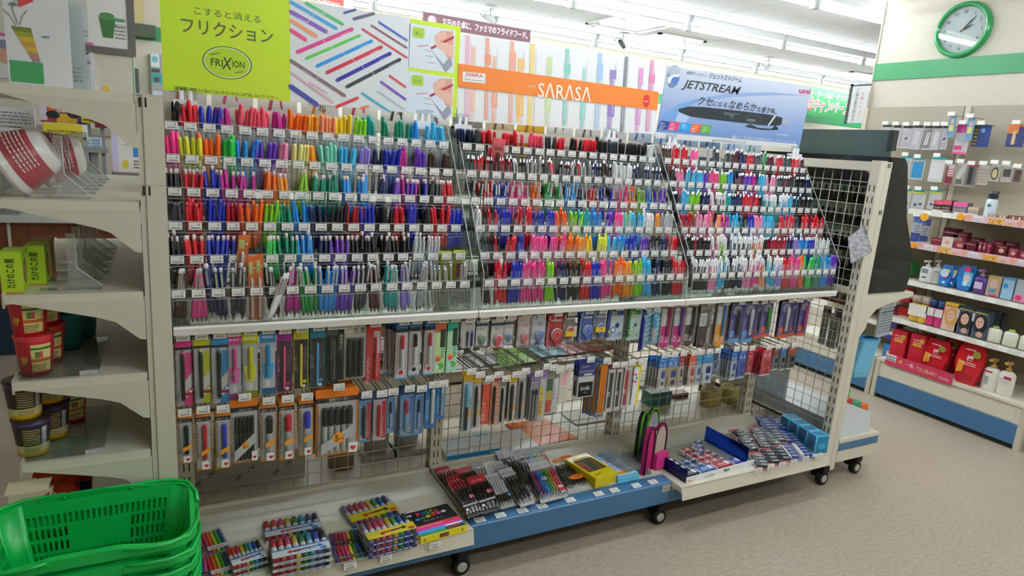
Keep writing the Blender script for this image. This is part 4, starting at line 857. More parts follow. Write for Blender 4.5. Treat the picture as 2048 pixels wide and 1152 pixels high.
# ---- middle bay, lower row
LB = 'lower hooks, orange banner bay'
def fude(card, c1, c2, hd='#f0c020'): return [('H', hd, .14), ('R', .02, .0, .98, .86, card), ('T', 'くれ竹', .78, .6, .3, '#c02838', 90, 1.0), ('R', .68, .25, .95, .36, '#f0b020'), ('L', .7, .4, .9, .58, 5, '#707478'), ('P', .38, .05, .82, .17, c1, c2, .52)]
for b, op, n, nb in (((925, 944, 746, 864), fude('#c9dfe6', '#5cb8e0', '#2a2c30'), 'pale blue brush pen pack with yellow top', 2), ((945, 960, 752, 856), fude('#d9d4d0', '#1c1c1e', '#26262a'), 'grey brush pen pack with black pen', 1),
                 ((964, 979, 760, 848), [('R', 0, 0, 1, .9, '#e84a1c'), ('T', '顔料インキ', .5, .3, .5, '#f6d8c8', 90, 2.4)], 'plain orange brush pen pack', 2), ((981, 997, 752, 850), [('H', '#f0c8a8', .14), ('R', 0, 0, 1, .84, '#f0b490'), ('R', .1, .88, .9, .95, '#d84a2a'), ('P', .35, .05, .8, .16, '#1c1c1e', '#1c1c1e', .5), ('L', .65, .1, .9, .8, 8, '#d86a48')], 'peach brush pen pack with black pen', 2),
                 ((998, 1010, 760, 846), fude('#cfcbc8', '#22242a', '#22242a', '#8a8a88'), 'narrow grey brush pen pack', 1), ((1016, 1032, 752, 843), fude('#d4d0cc', '#26282c', '#26282c'), 'brush pen pack with red and white checks', 2),
                 ((1035, 1049, 745, 840), fude('#c8c8c6', '#202226', '#202226', '#d8d4c8'), 'silver brush pen pack with yellow label', 2), ((1060, 1076, 750, 843), [('H', '#a98fd0', .15), ('L', .1, .7, .9, .84, 3, '#5a4a8a'), ('P', .3, .04, .7, .15, '#3a3c40', '#8a8c90', .85), ('P', .7, .04, .7, .15, '#3a3c40', '#9a9ca0', .85)], 'silver pack of two grey brush pens', 3),
                 ((1078, 1091, 736, 842), [('H', '#b09ad4', .2), ('T', '筆文字', .5, .84, .26, '#3a2a7a', 0, .8), ('R', .1, .1, .6, .65, '#f0d83a'), ('T', '筆', .35, .5, .3, '#c83a2a'), ('L', .15, .15, .55, .4, 5, '#c83a2a')], 'lavender topped pack with yellow label', 2), ((1093, 1104, 738, 824), [('H', '#8a9a88', .2), ('R', 0, .5, 1, .78, '#2f6a58'), ('R', 0, .28, 1, .5, '#c8b83a'), ('R', 0, .0, 1, .28, '#d04a3a')], 'rainbow striped pencil pack', 1),
                 ((1105, 1117, 744, 824), [('H', '#9a9a90', .15), ('R', .1, .0, .95, .85, '#eeeeee'), ('T', 'えんぴつ', .5, .5, .5, '#8a3aa0', 90, 2.2), ('E', .5, .12, .3, .3, '#d8d8d8'), ('E', .5, .26, .3, .3, '#dcdcdc')], 'white pencil pack with purple letters', 1)):
    hang('brush_pen_pack', 'pack', f'{n}, {LB}', b, '#d2d2ce', op, nb)
hang('eraser_case', 'pack', f'pale rounded eraser case with pink window, {LB}', (1119, 1141, 737, 803), '#d6d2c8', [('R', .25, .5, .7, .92, '#e8a8ac'), ('R', .12, .06, .88, .46, '#c8c4ba')], 1, False, sway=6)
hang('ink_cartridge_pack', 'pack', f'navy topped pack of black ink cartridges, {LB}', (1156, 1188, 722, 794), '#dcdedd', [('H', '#1f2a86', .42), ('T', 'パイロット', .4, .82, .12, '#dfe2f0', 0, .5), ('T', 'カートリッジインキ', .52, .68, .13, '#f0f0f4', 0, .85), ('R', .35, .6, .85, .65, '#e8e8f0'), ('R', .08, .03, .95, .42, '#2b2c30'), ('T', 'ink', .52, .2, .26, '#e8e8e6', 0, .6), ('L', .4, .12, .65, .16, 1, '#a0a0a0')], 3, fan=.004)
hang('pencil_pack', 'pack', f'blue edged pack of yellow pencils, {LB}', (1193, 1211, 724, 832), '#2f68b0', [('R', .12, .03, .9, .97, '#c9b890'), ('R', 0, .78, 1, .84, '#1f3a80')]+[('P', .25+.25*i, .08, .95, .11, '#f09020', '#f09020', .8, 'pencil') for i in range(3)], 4, fan=.008)
def nib(c): return [('H', '#8a2a34', .06), ('R', .06, .02, .94, .93, '#d9d9d6'), ('R', .2, .1, .7, .86, c), ('T', '鉛筆', .45, .4, .24, '#e4e4e4', 90), ('L', .76, .1, .9, .88, 20, '#8a8a8a')]
for b, c, n in (((1214, 1228, 733, 824), '#2c3230', 'black'), ((1231, 1243, 732, 821), '#26382e', 'dark green'), ((1246, 1259, 729, 818), '#b02830', 'red')):
    hang('pencil_pack', 'pack', f'white pack with a broad {n} pencil, {LB}', b, '#dddddb', nib(c), 2)
hang('ruler_pack', 'pack', f'white and yellow colour pencil sleeve, {LB}', (1266, 1279, 726, 810), '#eceae6', [('R', .7, 0, 1, 1, '#e8d82a'), ('H', '#e8c81c', .1), ('R', .1, .7, .4, .76, '#e05a3a'), ('R', .3, .62, .6, .68, '#3aa8d8'), ('R', .1, .54, .4, .6, '#c83a90')], 2, False)
# ---- blue sign bay, lower row (leads)
LB = 'lower hooks, blue sign bay'
def lead(hd, n, lab): return [('H', hd, .32), ('T', n, .5, .72, .3, '#e8f0f8', 0, .7), ('T', 'アイン', .5, .88, .16, '#e8f0f8', 0, .5), ('R', .0, .0, 1, .06, '#e4e4e4'), ('T', 'STEIN', .2, .18, .2, '#3a3c40', 90, .9), ('R', .42, .34, .88, .56, lab), ('E', .65, .18, .2, .2, lab), ('L', .42, .58, .9, .64, 1, '#5a5c60')]
for b, hd, n, lab, w, nb, card in (((1316, 1332, 716, 778), '#2a7cc8', '0.2', '#2a4a9a', 'blue topped lead pack, deepest fan', 5, '#c6c4bc'), ((1333, 1355, 714, 776), '#2a7cc8', '0.2', '#1f3f8a', 'blue topped lead pack with two labels', 2, '#b8a878'), ((1356, 1367, 712, 774), '#a02838', '0.3', '#5a4a48', 'narrow dark red topped lead pack', 2, '#bdb9b2'),
                              ((1376, 1390, 711, 772), '#e0562a', '0.3', '#b03040', 'orange topped lead pack', 5, '#c9c0b0'), ((1391, 1402, 710, 770), '#2a90d0', '0.3', '#2a4fa0', 'narrow light blue topped lead pack', 2, '#c4ccd2'), ((1404, 1424, 708, 766), '#2a90d0', '', '#2a58b0', 'wide light blue topped lead pack with yellow figure', 2, '#cfd8dc'), ((1426, 1434, 706, 752), '#2a3a78', '', '#2a3a78', 'narrow navy lead pack', 1, '#6a78a0'),
                              ((1461, 1473, 703, 760), '#2a68c0', '0.5', '#2a48a0', 'blue topped lead pack before the solid blue one', 5, '#b9c2cc'), ((1475, 1491, 702, 756), '#2456b0', '0.5', '#1c2f88', 'solid blue lead pack', 2, '#3a5cb8'), ((1494, 1504, 701, 748), '#c81f34', '0.5', '#7a1a28', 'narrow red lead pack', 2, '#c8505c'), ((1522, 1542, 700, 751), '#c81f34', '0.5', '#8a1c2c', 'wide red lead pack', 5, '#d0384a'),
                              ((1545, 1557, 698, 740), '#6a4a40', '', '#3a3c40', 'dark lead pack with brown top', 2, '#77787a'), ((1559, 1571, 697, 740), '#2f78b8', '', '#24303c', 'dark lead pack with light blue top', 2, '#6a757c'), ((1574, 1591, 695, 738), '#a04a28', '', '#1f2226', 'dark lead pack with orange top', 2, '#5a5f62')):
    ops = lead(hd, n or ' ', lab)
    if not n: ops = [o for o in ops if not (o[0] == 'T' and o[1] == ' ')]
    hang('lead_refill_pack', 'pack', f'{w}, {LB}', b, card, ops, nb, True, y=.085, fan=.006 if nb > 3 else 0)
# spare hooks without goods
for i, px in enumerate((945, 972, 1003, 1033, 1062, 1092, 1136, 1172)):
    q = at(px, 742-i*3.2, y=.13); hook(q.x, q.z+.03, f'{ORD[i]} bare wire hook from the lime sign end, middle bay, above the brush pens', False)

# ---- carded pens pushed into the racks
def orc(): return [('H', '#d86a2a', .08), ('R', .08, .72, .6, .9, '#c8d070'), ('E', .8, .82, .12, .12, '#efe8e0'), ('R', .3, .0, .8, .62, '#e8a070'), ('P', .45, .03, .66, .13, '#e6e6e6', '#eaeaea', .5)]
hang('carded_pen', 'pen pack', 'orange carded white pen standing in the fifth row of the lime sign rack', (478, 500, 470, 566), '#e0702c', orc(), 1, y=.118, sway=4, hk=False)
hang('carded_pen', 'pen pack', 'orange carded white pen, front one in the bottom row of the lime sign rack', (497, 512, 512, 640), '#e0702c', orc(), 1, y=.082, hk=False); hang('carded_pen', 'pen pack', 'orange carded white pen beside its twin, bottom row of the lime sign rack', (512, 527, 508, 640), '#e0702c', orc(), 1, y=.083, hk=False)
for i, b in enumerate(((880, 902, 502, 562), (906, 930, 500, 560))): hang('carded_lead', 'pen pack', f'yellow carded pack in the fifth row of the lime sign rack, {"nearer the silver pens" if i == 0 else "at the rack end"}', b, '#d8dc30', [('R', .1, .05, .9, .6, '#c8cc28'), ('R', .3, .1, .6, .55, '#3a8ad0' if i == 0 else '#c02850'), ('L', .1, .7, .9, .9, 2, '#6a6a2a')], 2, y=.15, hk=False)
for i, b in enumerate(((985, 1010, 277, 345), (975, 988, 296, 350))): hang('carded_pen', 'pen pack', f'red carded pen in the top row of the orange banner rack, {"front" if i == 0 else "rear"} one', b, '#d83a48', [('H', '#e05060', .2), ('R', .2, .66, .9, .74, '#7a2a1c'), ('P', .5, .02, .6, .16, '#5a2a30', '#c84a54', .5)], 1, y=.305+.012*i, sway=6, hk=False)
tw = MB(); W_ = M('#e8e9ea', 'shiny'); tw.lathe([(.001, 0, W_), (.006, .018), (.0068, .03), (.0068, .118, M('#c8cacc', 'metal')), (.0068, .121, W_), (.0062, .138), (.004, .142, W_), (.004, .150)], 12, W_); tw.box(-.003, -.0095, .085, .003, -.0068, .135, M('#b8bcc0', 'metal')); TWM = tw.mesh('pen')
for lab, p0, p1, y in (('fat white multi pen leaning out of the bottom row, lime sign rack', (535, 643), (582, 515), .07), ('second fat white multi pen leaning out of the bottom row, lime sign rack', (540, 640), (577, 545), .085)):
    A, B = at(*p0, y=y), at(*p1, y=y-.015); d = (B-A).normalized(); o = link('multicolor_pen', TWM, None, tuple(A)); o.rotation_mode = 'QUATERNION'; o.rotation_quaternion = Vector((0, 0, 1)).rotation_difference(d); tag(o, lab, 'pen')
# ================================================================ goods lying on the decks
class Lay:
    """a flat article read off the photo by its top face: front left, front right, back left corners"""
    def __init__(s, name, label, cat, fl, fr, bl, h, z0, group=None, square=True):
        z = z0+h; A, B, C = at(*fl, z=z), at(*fr, z=z), at(*bl, z=z)
        U = B-A; s.W = U.length; u = U.normalized(); v = Vector((-u.y, u.x, 0)); s.D = abs((C-A).dot(v)); s.h = h
        s.t = thing(name, label, cat, (A.x, A.y, z0), (0, 0, math.atan2(u.y, u.x)), group)
    def block(s, mt, name='body', r=0.0, z=(0, 1), inset=0.0):
        m = MB(); i = inset
        m.rbox(i, i, s.h*z[0], s.W-i, s.D-i, s.h*z[1], max(r, .0006), mt); s.m = m; return m
    def top(s, m, lift=.0003): return PF(m, (0, 0, s.h+lift), (1, 0, 0), (0, 1, 0), .00005)
    def front(s, m): return PF(m, (0, -.0003, 0), (1, 0, 0), (0, 0, 1), .00005)
def C_(c, k='paper'): return M('#'+c.lstrip('#'), k)
RAIN = ['c8283c', 'e0503c', 'dd3f80', 'e8c040', '1f8a48', '28a0c0', '2f48b0', '2c3438']
def pens_in(L, cols, caps=None, split=.42, v0=.04, v1=.96, z=None, name='marker', alt=False):
    n = len(cols); r = min(L.W/n*.46, L.h*.45)
    for i, c in enumerate(cols):
        m = MB(); T = Matrix.Translation((L.W*(i+.5)/n, L.D*v0, (z if z is not None else L.h-r-.0015))) @ Matrix.Rotation(R(-90), 4, 'X')
        ln = L.D*(v1-v0); C1 = C_(c, 'shiny'); B1 = C_(caps, 'shiny') if caps else C1
        m.lathe([(r*.6, 0, C1), (r*.95, ln*.03, C1), (r*.95, ln*.18, B1), (r*.95, ln*(1-split), C1), (r, ln*(1-split)+.001, C1), (r, ln*.97), (r*.7, ln)], 9, C1, T)
        m.build(name, L.t)
def set_pack(name, label, fl, fr, bl, h, z0, cols, band, bandfn=None, caps='d8d8d8', split=.42, n_stack=1):
    L = Lay(name, label, 'marker set', fl, fr, bl, h, z0)
    m = L.block(C_('c9c8c6'), 'tray', .002, (0, .18)); m.build('tray', L.t)
    pens_in(L, cols, caps, split)
    m = MB(); m.box(0, L.D*.06, L.h*1.0, L.W, L.D*.36, L.h*1.0+.0006, C_(band[0])); p = PF(m, (0, L.D*.06, L.h+.0008), (1, 0, 0), (0, 1, 0), .00005)
    H = L.D*.30; p.poly([(0, H*.8), (L.W, H*1.0), (L.W, H*1.16), (0, H*.98)], C_(band[1]))
    if bandfn: bandfn(p, L.W, H)
    m.box(0, -.0006, 0, L.W, 0, L.h*.45, C_(band[2])); q = PF(m, (0, -.0008, 0), (1, 0, 0), (0, 0, 1), .00005); q.lines(L.W*.08, L.h*.12, L.W*.9, L.h*.36, 1, C_(band[3]), .8)
    m.build('paper_band', L.t)
    m = MB(); m.rbox(-.001, -.001, L.h*.2, L.W+.001, L.D+.001, L.h+.0014, .002, CLEAR); m.build('clear_lid', L.t)
    return L
def band_paper(p, W, H):
    p.poly([(W*.25, H*.45), (W*.32, H*.75), (W*.32, H*.58), (W*.62, H*.7), (W*.62, H*.56), (W*.33, H*.40), (W*.32, H*.22)][::-1], C_('d03038')); p.poly([(W*.9, H*.62), (W*.8, H*.86), (W*.8, H*.72), (W*.5, H*.6), (W*.5, H*.46), (W*.8, H*.54), (W*.8, H*.38)], C_('2f80c8'))
    p.text('紙用マッキー', W*.55, H*.30, H*.2, INK, 'c', W*.36, .01); p.ell(W*.88, H*.22, W*.06, W*.04, C_('2f70c0'))
def band_yel(p, W, H):
    p.poly([(W*.25, H*.45), (W*.34, H*.8), (W*.34, H*.62), (W*.62, H*.75), (W*.62, H*.6), (W*.35, H*.42), (W*.34, H*.2)][::-1], C_('d82a20')); p.poly([(W*.84, H*.62), (W*.74, H*.9), (W*.74, H*.74), (W*.5, H*.62), (W*.5, H*.48), (W*.74, H*.56), (W*.74, H*.34)], C_('202020'))
    p.text('マッキー', W*.55, H*.38, H*.17, INK, 'c', W*.2, .01); p.ell(W*.9, H*.3, W*.07, W*.05, C_('d83a28'))
DZL, DZM = .2, .208
PWB = ('e8eaec', '3a80c8', 'dfe0e2', '8a8c92'); YWB = ('f0d81c', 'f0d81c', '2a3a88', 'd8d8e0')
tops = [('nine-colour marker set with white and blue band, behind its stack on the lime deck', (531, 1077), (645, 1056), (522, 1040), 1),
        ('nine-colour marker set with white and blue band, topmost of its stack', (546, 1121), (663, 1097), (530, 1076), 3)]
for lab, fl, fr, bl, k in tops:
    for j in range(k):
        z0 = DZL+.001+.0215*j if k > 1 else DZL+.001; n9 = ['c0283a', 'd84a3c', 'd83f74', 'e4c048', '2f8a50', '3a9fc8', '3048b0', '28364a']
        if j == k-1:
            zt = DZL+.001+(.0215*(k-1) if k > 1 else .032)
            L = set_pack('marker_set', lab, fl, fr, bl, .020, zt if k > 1 else DZL+.001, n9, PWB, band_paper); top_ref = L
    if k > 1:
        for j in range(k-1):
            c = copy_tree(top_ref.t, tuple(top_ref.t.location-Vector((rnd.uniform(-.002, .002), 0, .0215*(j+1)))), label=f'nine-colour marker set with white and blue band, {"second from the top" if j == 0 else "bottom"} of its stack')
L = set_pack('marker_set', 'yellow and black banded marker set lying behind the yellow banded stack', (706, 1047), (800, 1021), (688, 1007), .020, DZL+.001, ['8a80a0', 'b0506a', 'd84a68', 'e05a88', 'e4c03a', '2f9a58', '2f58c0', '4a5058'], YWB, band_yel)
L = set_pack('marker_set', 'yellow and black banded marker set, topmost of its stack', (739, 1083), (836, 1058), (712, 1045), .020, DZL+.001+.043, ['8a80a0', 'b0506a', 'd84a68', 'e05a88', 'e4c03a', '2f9a58', '2f58c0', '4a5058'], YWB, band_yel)
for j in range(2): copy_tree(L.t, tuple(L.t.location-Vector((.001*j, 0, .0215*(j+1)))), label=f'yellow and black banded marker set, {"middle" if j == 0 else "bottom"} of its stack')
L = set_pack('marker_set', 'small eight-colour twin marker set with white band beside the rainbow pen set', (467, 1135), (536, 1115), (453, 1092), .018, DZL+.02, ['d0283a', 'e8602c', 'd83a78', 'e8c83a', '2f9a4a', '2fa8d0', '3048b8', '2a3040'], PWB, band_paper)
copy_tree(L.t, tuple(L.t.location-Vector((0, .002, .0195))), label='small eight-colour twin marker set lying under its twin')
def rainbow(label, fl, fr, bl, cols, band, z0=DZL+.001):
    L = Lay('pen_set', label, 'pen set', fl, fr, bl, .014, z0); m = L.block(C_('c4c2bd'), 'tray', .002, (0, .2)); m.build('tray', L.t); pens_in(L, cols, None, .35, name='pen')
    m = MB(); m.box(0, L.D*.05, L.h, L.W, L.D*.22, L.h+.0006, C_(band)); p = PF(m, (0, L.D*.05, L.h+.0008), (1, 0, 0), (0, 1, 0)); p.lines(L.W*.1, L.D*.03, L.W*.9, L.D*.12, 2, C_('c82838' if band != '202224' else 'b8b8b0')); m.build('paper_band', L.t)
    m = MB(); m.rbox(-.001, -.001, L.h*.2, L.W+.001, L.D+.001, L.h+.0014, .002, CLEAR); m.build('clear_lid', L.t); return L
R6 = ['e0304a', 'f0602c', 'c8d02a', '3aa83a', '2a58a8']
rainbow('clear set of five rainbow pens, rear one beside the black pen box', (418, 1104), (459, 1092), (408, 1061), R6, 'e8e8ea'); rainbow('clear set of five rainbow pens, front one beside the black pen box', (424, 1152), (466, 1140), (414, 1108), R6, 'e8e8ea')
for i, (fl, fr, bl) in enumerate((((396, 1108), (412, 1104), (388, 1062)), ((400, 1158), (418, 1154), (391, 1112)))):
    rainbow(f'narrow black pen set with blue and pink caps, {"rear" if i == 0 else "front"} one by the baskets', fl, fr, bl, ['28a8d0', 'e84a9a'], '202224')
W8 = ['5a3a88', 'b02a38', 'c01f50', 'e8407a', 'e8c82a', '2f8a3a', '2a50b8', '30343c']
rainbow('clear set of eight bright slim markers with black band, rear one', (664, 1090), (730, 1078), (650, 1066), W8, '202224'); rainbow('clear set of eight bright slim markers with black band, front one', (672, 1122), (737, 1108), (660, 1094), W8, '202224')
# POSCA box
L = Lay('marker_box', 'flat black and yellow poster marker box with coloured stripes', 'marker box', (842, 1076), (934, 1050), (820, 1026), .024, DZL+.001)
m = L.block(C_('e8d81a'), 'carton', .001); p = L.top(m); W, D = L.W, L.D
p.rect(0, D*.42, W, D, C_('17181a')); 
for i, c in enumerate(('e02a34', 'd8309a', '1f9ae0', '1a8a4a')): p.rect(0, D*(.42-.1*(i+1)), W, D*(.42-.1*i), C_(c))
p.rect(W*.58, D*.03, W*.97, D*.16, C_('17181a')); p.bar(W*.62, D*.07, W*.92, D*.13, .004, C_('d02a38')); p.rect(W*.6, D*.16, W*.98, D*.21, C_('e8e8e8'))
for i, (ch, c) in enumerate(zip('POSCA', ('d8305a', '2a70d0', '2fa04a', 'e8c02a', 'd83030'))): p.text(ch, W*(.24+.1*i), D*.78, D*.15, C_(c), 'l', W*.085, .03)
for i, c in enumerate(('2a78d8', '2f8a4a', 'e0c030', 'd83038', 'd84aa0', 'e8e8e8')): p.ell(W*(.2+.12*i), D*(.66+.015*i), W*.055, D*.05, C_(c))
p.text('ポスターカラーマーカー', W*.5, D*.52, D*.045, C_('e8e8e8'), 'c', W*.45); p.lines(W*.08, D*.34, W*.6, D*.4, 1, C_('f0d0d0')); p.rect(W*.03, D*.84, W*.14, D*.9, C_('e8e8e8'))
q = L.front(m); q.text('8', W*.08, L.h*.25, L.h*.5, INK, 'c'); q.text('8', W*.9, L.h*.25, L.h*.5, INK, 'c'); q.rect(W*.4, L.h*.2, W*.6, L.h*.8, C_('4a3a40')); q.bar(W*.42, L.h*.35, W*.58, L.h*.6, .005, C_('b04a58')); m.build('carton', L.t)
# price tags stuck along the deck edges
def edge_tag(px, py, lab, y=-.004, tilt=0.0, z=None):
    q = at(px, py, y=y); m = MB(); m.box(-.02, -.0006, -.012, .02, .0006, .012, TAGW); p = PF(m, (-.02, -.0008, -.012), (1, 0, 0), (0, 0, 1)); p.barcode(.006, .003, .034, .008, GREY).lines(.004, .013, .03, .02, 2, GREY)
    tag(m.build('edge_price_tag', None, (q.x, y-.002, q.z), (tilt, 0, 0)), lab, 'price tag')
for i, (px, py) in enumerate(((700, 1131), (772, 1116), (870, 1090))): edge_tag(px, py, f'{ORD[i]} price tag from the baskets, on the cream edge of the lime deck', -.040)
for i, (px, py) in enumerate(((962, 1042), (1003, 1033), (1046, 1022), (1085, 1013), (1143, 1002), (1198, 988), (1230, 981), (1275, 973), (1308, 965))):
    q = at(px, py, z=.2045); m = MB(); m.box(-.02, -.014, -.0006, .02, .014, .0006, TAGW); p = PF(m, (-.02, -.014, .0008), (1, 0, 0), (0, 1, 0)); p.barcode(.006, .003, .034, .009, GREY).lines(.004, .014, .03, .023, 2, GREY)
    tag(m.build('edge_price_tag', None, (q.x, .022, .2046), (R(4), 0, 0)), f'{ORD[i]} price tag from the lime deck, on the blue kickboard top', 'price tag')
for i, (px, py) in enumerate(((1517, 941), (1541, 933), (1563, 929), (1587, 924), (1611, 917), (1637, 911))): edge_tag(px, py, f'{ORD[i]} price tag from the eraser tray, on the cream edge of the blue sign deck', -.078)

# ---- pens in flat bags on the middle deck
def bag(name, label, tl, tr, bl, br, z0, hd, pens, extra=None, n=5, hfrac=.22, card='d8d8d8', kind='pen pack', pen_cols=None, lift=.016):
    zt = z0+.004; A, B, C = at(*bl, z=zt), at(*br, z=zt), at(*tl, z=zt); u = (B-A); W = u.length; u.normalize(); V = C-A; v = Vector((-u.y, u.x, 0)); D = V.dot(v); sk = V.dot(u)
    t = thing(name, label, kind, (A.x, A.y, z0), (0, 0, math.atan2(u.y, u.x)))
    S = Matrix(((1, sk/D, 0, 0), (0, 1, 0, 0), (0, lift/D, 1, 0), (0, 0, 0, 1)))
    m = MB(); m.T = S; m.box(0, 0, 0, W, D, .001, C_(card)); p = PF(m, (0, 0, .0013), (1, 0, 0), (0, 1, 0), .00005)
    p.rect(0, D*(1-hfrac), W, D, C_(hd[0], hd[1] if len(hd) > 1 else 'paper'))
    if extra: extra(p, W, D, 0)
    m.build('backing_card', t)
    r = min(W/n*.42, .0058)
    for i in range(n):
        c = (pen_cols or [pens])[i % len(pen_cols or [1])]; m = MB(); m.T = S @ Matrix.Translation((W*(i+.5)/n, D*.06, r+.0015)) @ Matrix.Rotation(R(-90), 4, 'X'); ln = D*(1-hfrac-.1); C1 = C_(c[0], 'shiny'); C2 = C_(c[1], 'shiny')
        m.lathe([(r*.3, 0, C_('b8b8b8', 'metal')), (r*.9, ln*.1, C2), (r, ln*.4, C1), (r, ln*.85, C1), (r*.5, ln*.88), (r*.5, ln)], 8, C1); m.box(-r*.3, -r*1.9, ln*.6, r*.3, -r*1.3, ln*.9, C1); m.build('pen', t)
    m = MB(); m.T = S; m.hexa([(0, 0, .0012), (W, 0, .0012), (W, D*(1-hfrac*.6), .0012), (0, D*(1-hfrac*.6), .0012)], [(W*.04, D*.02, r*2+.004), (W*.96, D*.02, r*2+.004), (W*.96, D*(1-hfrac), r*2+.004), (W*.04, D*(1-hfrac), r*2+.004)], FILM)
    p = PF(m, (0, 0, r*2+.0046), (1, 0, 0), (0, 1, 0), .00005)
    if extra: extra(p, W, D, 1)
    m.build('clear_bag', t); return t
def redx(p, W, D, k):
    if k == 0: p.rect(0, D*.9, W, D*.97, C_('b81c28')); p.text('VICUNA', W*.5, D*.84, D*.04, WHITE, 'c', W*.6); return
    p.ell(W*.78, D*.42, W*.2, W*.2, C_('8a1a2c')); p.text('5', W*.72, D*.39, D*.07, WHITE, 'c', None, .03); p.text('本', W*.86, D*.395, D*.035, WHITE, 'c'); p.rect(0, D*.2, W*.9, D*.25, C_('b0b0b0')); p.text('0.5', W*.55, D*.1, D*.07, C_('e8e8e8'), 'c', W*.4); p.ell(W*.14, D*.12, W*.09, W*.09, C_('e4e4e4'))
BKP = ('1c1d20', '26272a')
red = [(((866, 944), (897, 936), (905, 991), (934, 982)), 'bottom'), (((880, 950), (911, 942), (915, 1003), (946, 994)), 'second from the bottom'), (((908, 944), (944, 936), (938, 995), (972, 986)), 'third from the bottom'), (((890, 962), (926, 953), (925, 1022), (957, 1012)), 'third from the top')]
for k, (q, w_) in enumerate(red): bag('pen_pack', f'red topped bag of five black pens, {w_} of the fanned pile', *q, DZM+.001+.005*k, ('c81e2c',), BKP, redx, card='3a3a3c')
bag('pen_pack', 'red topped bag of five black pens, front one nearest the cream deck corner', (897, 975), (933, 963), (935, 1036), (967, 1025), DZM+.024, ('c81e2c',), BKP, redx, card='3a3a3c')
bag('pen_pack', 'red topped bag of five black pens, front one beside the silver bags', (931, 962), (967, 954), (966, 1028), (1002, 1016), DZM+.020, ('c81e2c',), BKP, redx, card='3a3a3c')
def silx(p, W, D, k):
    if k == 0: p.ell(W*.18, D*.88, W*.07, W*.07, C_('5a6a80')); p.text('JETSTREAM', W*.62, D*.86, D*.045, C_('5a5e66'), 'c', W*.6, 0, .2)
for i, (q, z) in enumerate(((((934, 934), (968, 928), (960, 985), (990, 978)), .001), (((978, 932), (1012, 926), (1020, 985), (1048, 978)), .006))): bag('pen_pack', f'silver topped bag of pens lying at the back, {"beside the red bags" if i == 0 else "beside the pale green banded set"}', *q, DZM+z, ('b9bbbc',), ('b8bcc0', '24262a'), silx)
def whx(p, W, D, k):
    if k: p.rect(W*.8, D*.2, W*.98, D*.27, C_('5ab0d8'))
bag('pen_pack', 'silver topped bag of white pens with black grips', (969, 957), (999, 951), (1003, 1017), (1030, 1009), DZM+.012, ('b9bbbc',), ('e4e6e8', '24262a'), lambda p, W, D, k: (silx(p, W, D, k), whx(p, W, D, k)))
bag('pen_pack', 'silver topped bag of all black pens', (995, 947), (1028, 939), (1042, 1013), (1070, 1004), DZM+.014, ('c4c6c8',), ('202226', '1a1b1e'), silx, n=4)
TEN = [(c, c) for c in ('2a2a48', 'b82848', '2a3aa8', '2a70d8', '28a0d8', '2a9a58', '7ab83a', 'e88a3a', 'e0485a', 'e06a90')]
def sarx(p, W, D, k):
    if k == 0: p.text('SARASA CLIP', W*.52, D*.82, D*.06, C_('e9e9e6'), 'c', W*.6); return
    p.text('SΛRΛSΛ CLIP', W*.13, D*.03, W*.09, C_('22303a'), 'l', D*.62, .01, 0, 90); p.ell(W*.47, D*.42, W*.1, W*.1, C_('e8eaee')); p.ell(W*.47, D*.42, W*.085, W*.085, C_('2a4a90')); p.text('10', W*.47, D*.39, D*.06, WHITE, 'c', None, .01); p.rect(W*.78, D*.04, W*.95, D*.2, C_('eeeeee')); p.text('❤', W*.865, D*.06, D*.1, C_('d01830'), 'c')
bag('pen_pack', 'ten-colour pen bag with shiny silver header lying in front', (1038, 928), (1096, 919), (1082, 1005), (1137, 991), DZM+.012, ('dcdee0', 'gloss'), None, sarx, 10, .28, pen_cols=TEN)
bag('pen_pack', 'ten-colour pen bag with grey header lying behind the shiny one', (1030, 905), (1088, 899), (1056, 965), (1112, 955), DZM+.004, ('9a9da1', 'gloss'), None, sarx, 10, .28, pen_cols=TEN)
for i, q in enumerate((((989, 908), (1020, 901), (1020, 962), (1048, 955)), ((1003, 912), (1032, 905), (1036, 972), (1062, 964)), ((1018, 915), (1046, 908), (1050, 985), (1076, 976)))): bag('pen_pack', f'grey foil topped bag of black pens, {ORD[i]} from the silver bags', *q, DZM+.001+.004*i, ('b4b7ba', 'gloss'), ('2a2b30', '1c1d20'), None, 5, .3, '8a8c90')
def orx(p, W, D, k):
    if k == 0: p.ell(W*.3, D*.88, W*.25, D*.05, C_('f0902a')); p.ell(W*.7, D*.92, W*.28, D*.05, C_('e8741c')); p.text('ボールペン', W*.5, D*.80, D*.06, INK, 'c', W*.8, .01); return
    p.ell(W*.6, D*.26, W*.34, D*.07, C_('e87a20')); p.text('10', W*.6, D*.235, D*.07, INK, 'c', None, .02)
bag('pen_pack', 'orange and white topped bag of ten black pens', (1096, 922), (1130, 915), (1136, 983), (1184, 971), DZM+.006, ('f0e6dc',), ('2a2624', '2a2624'), orx, 10, .25, 'efefec')
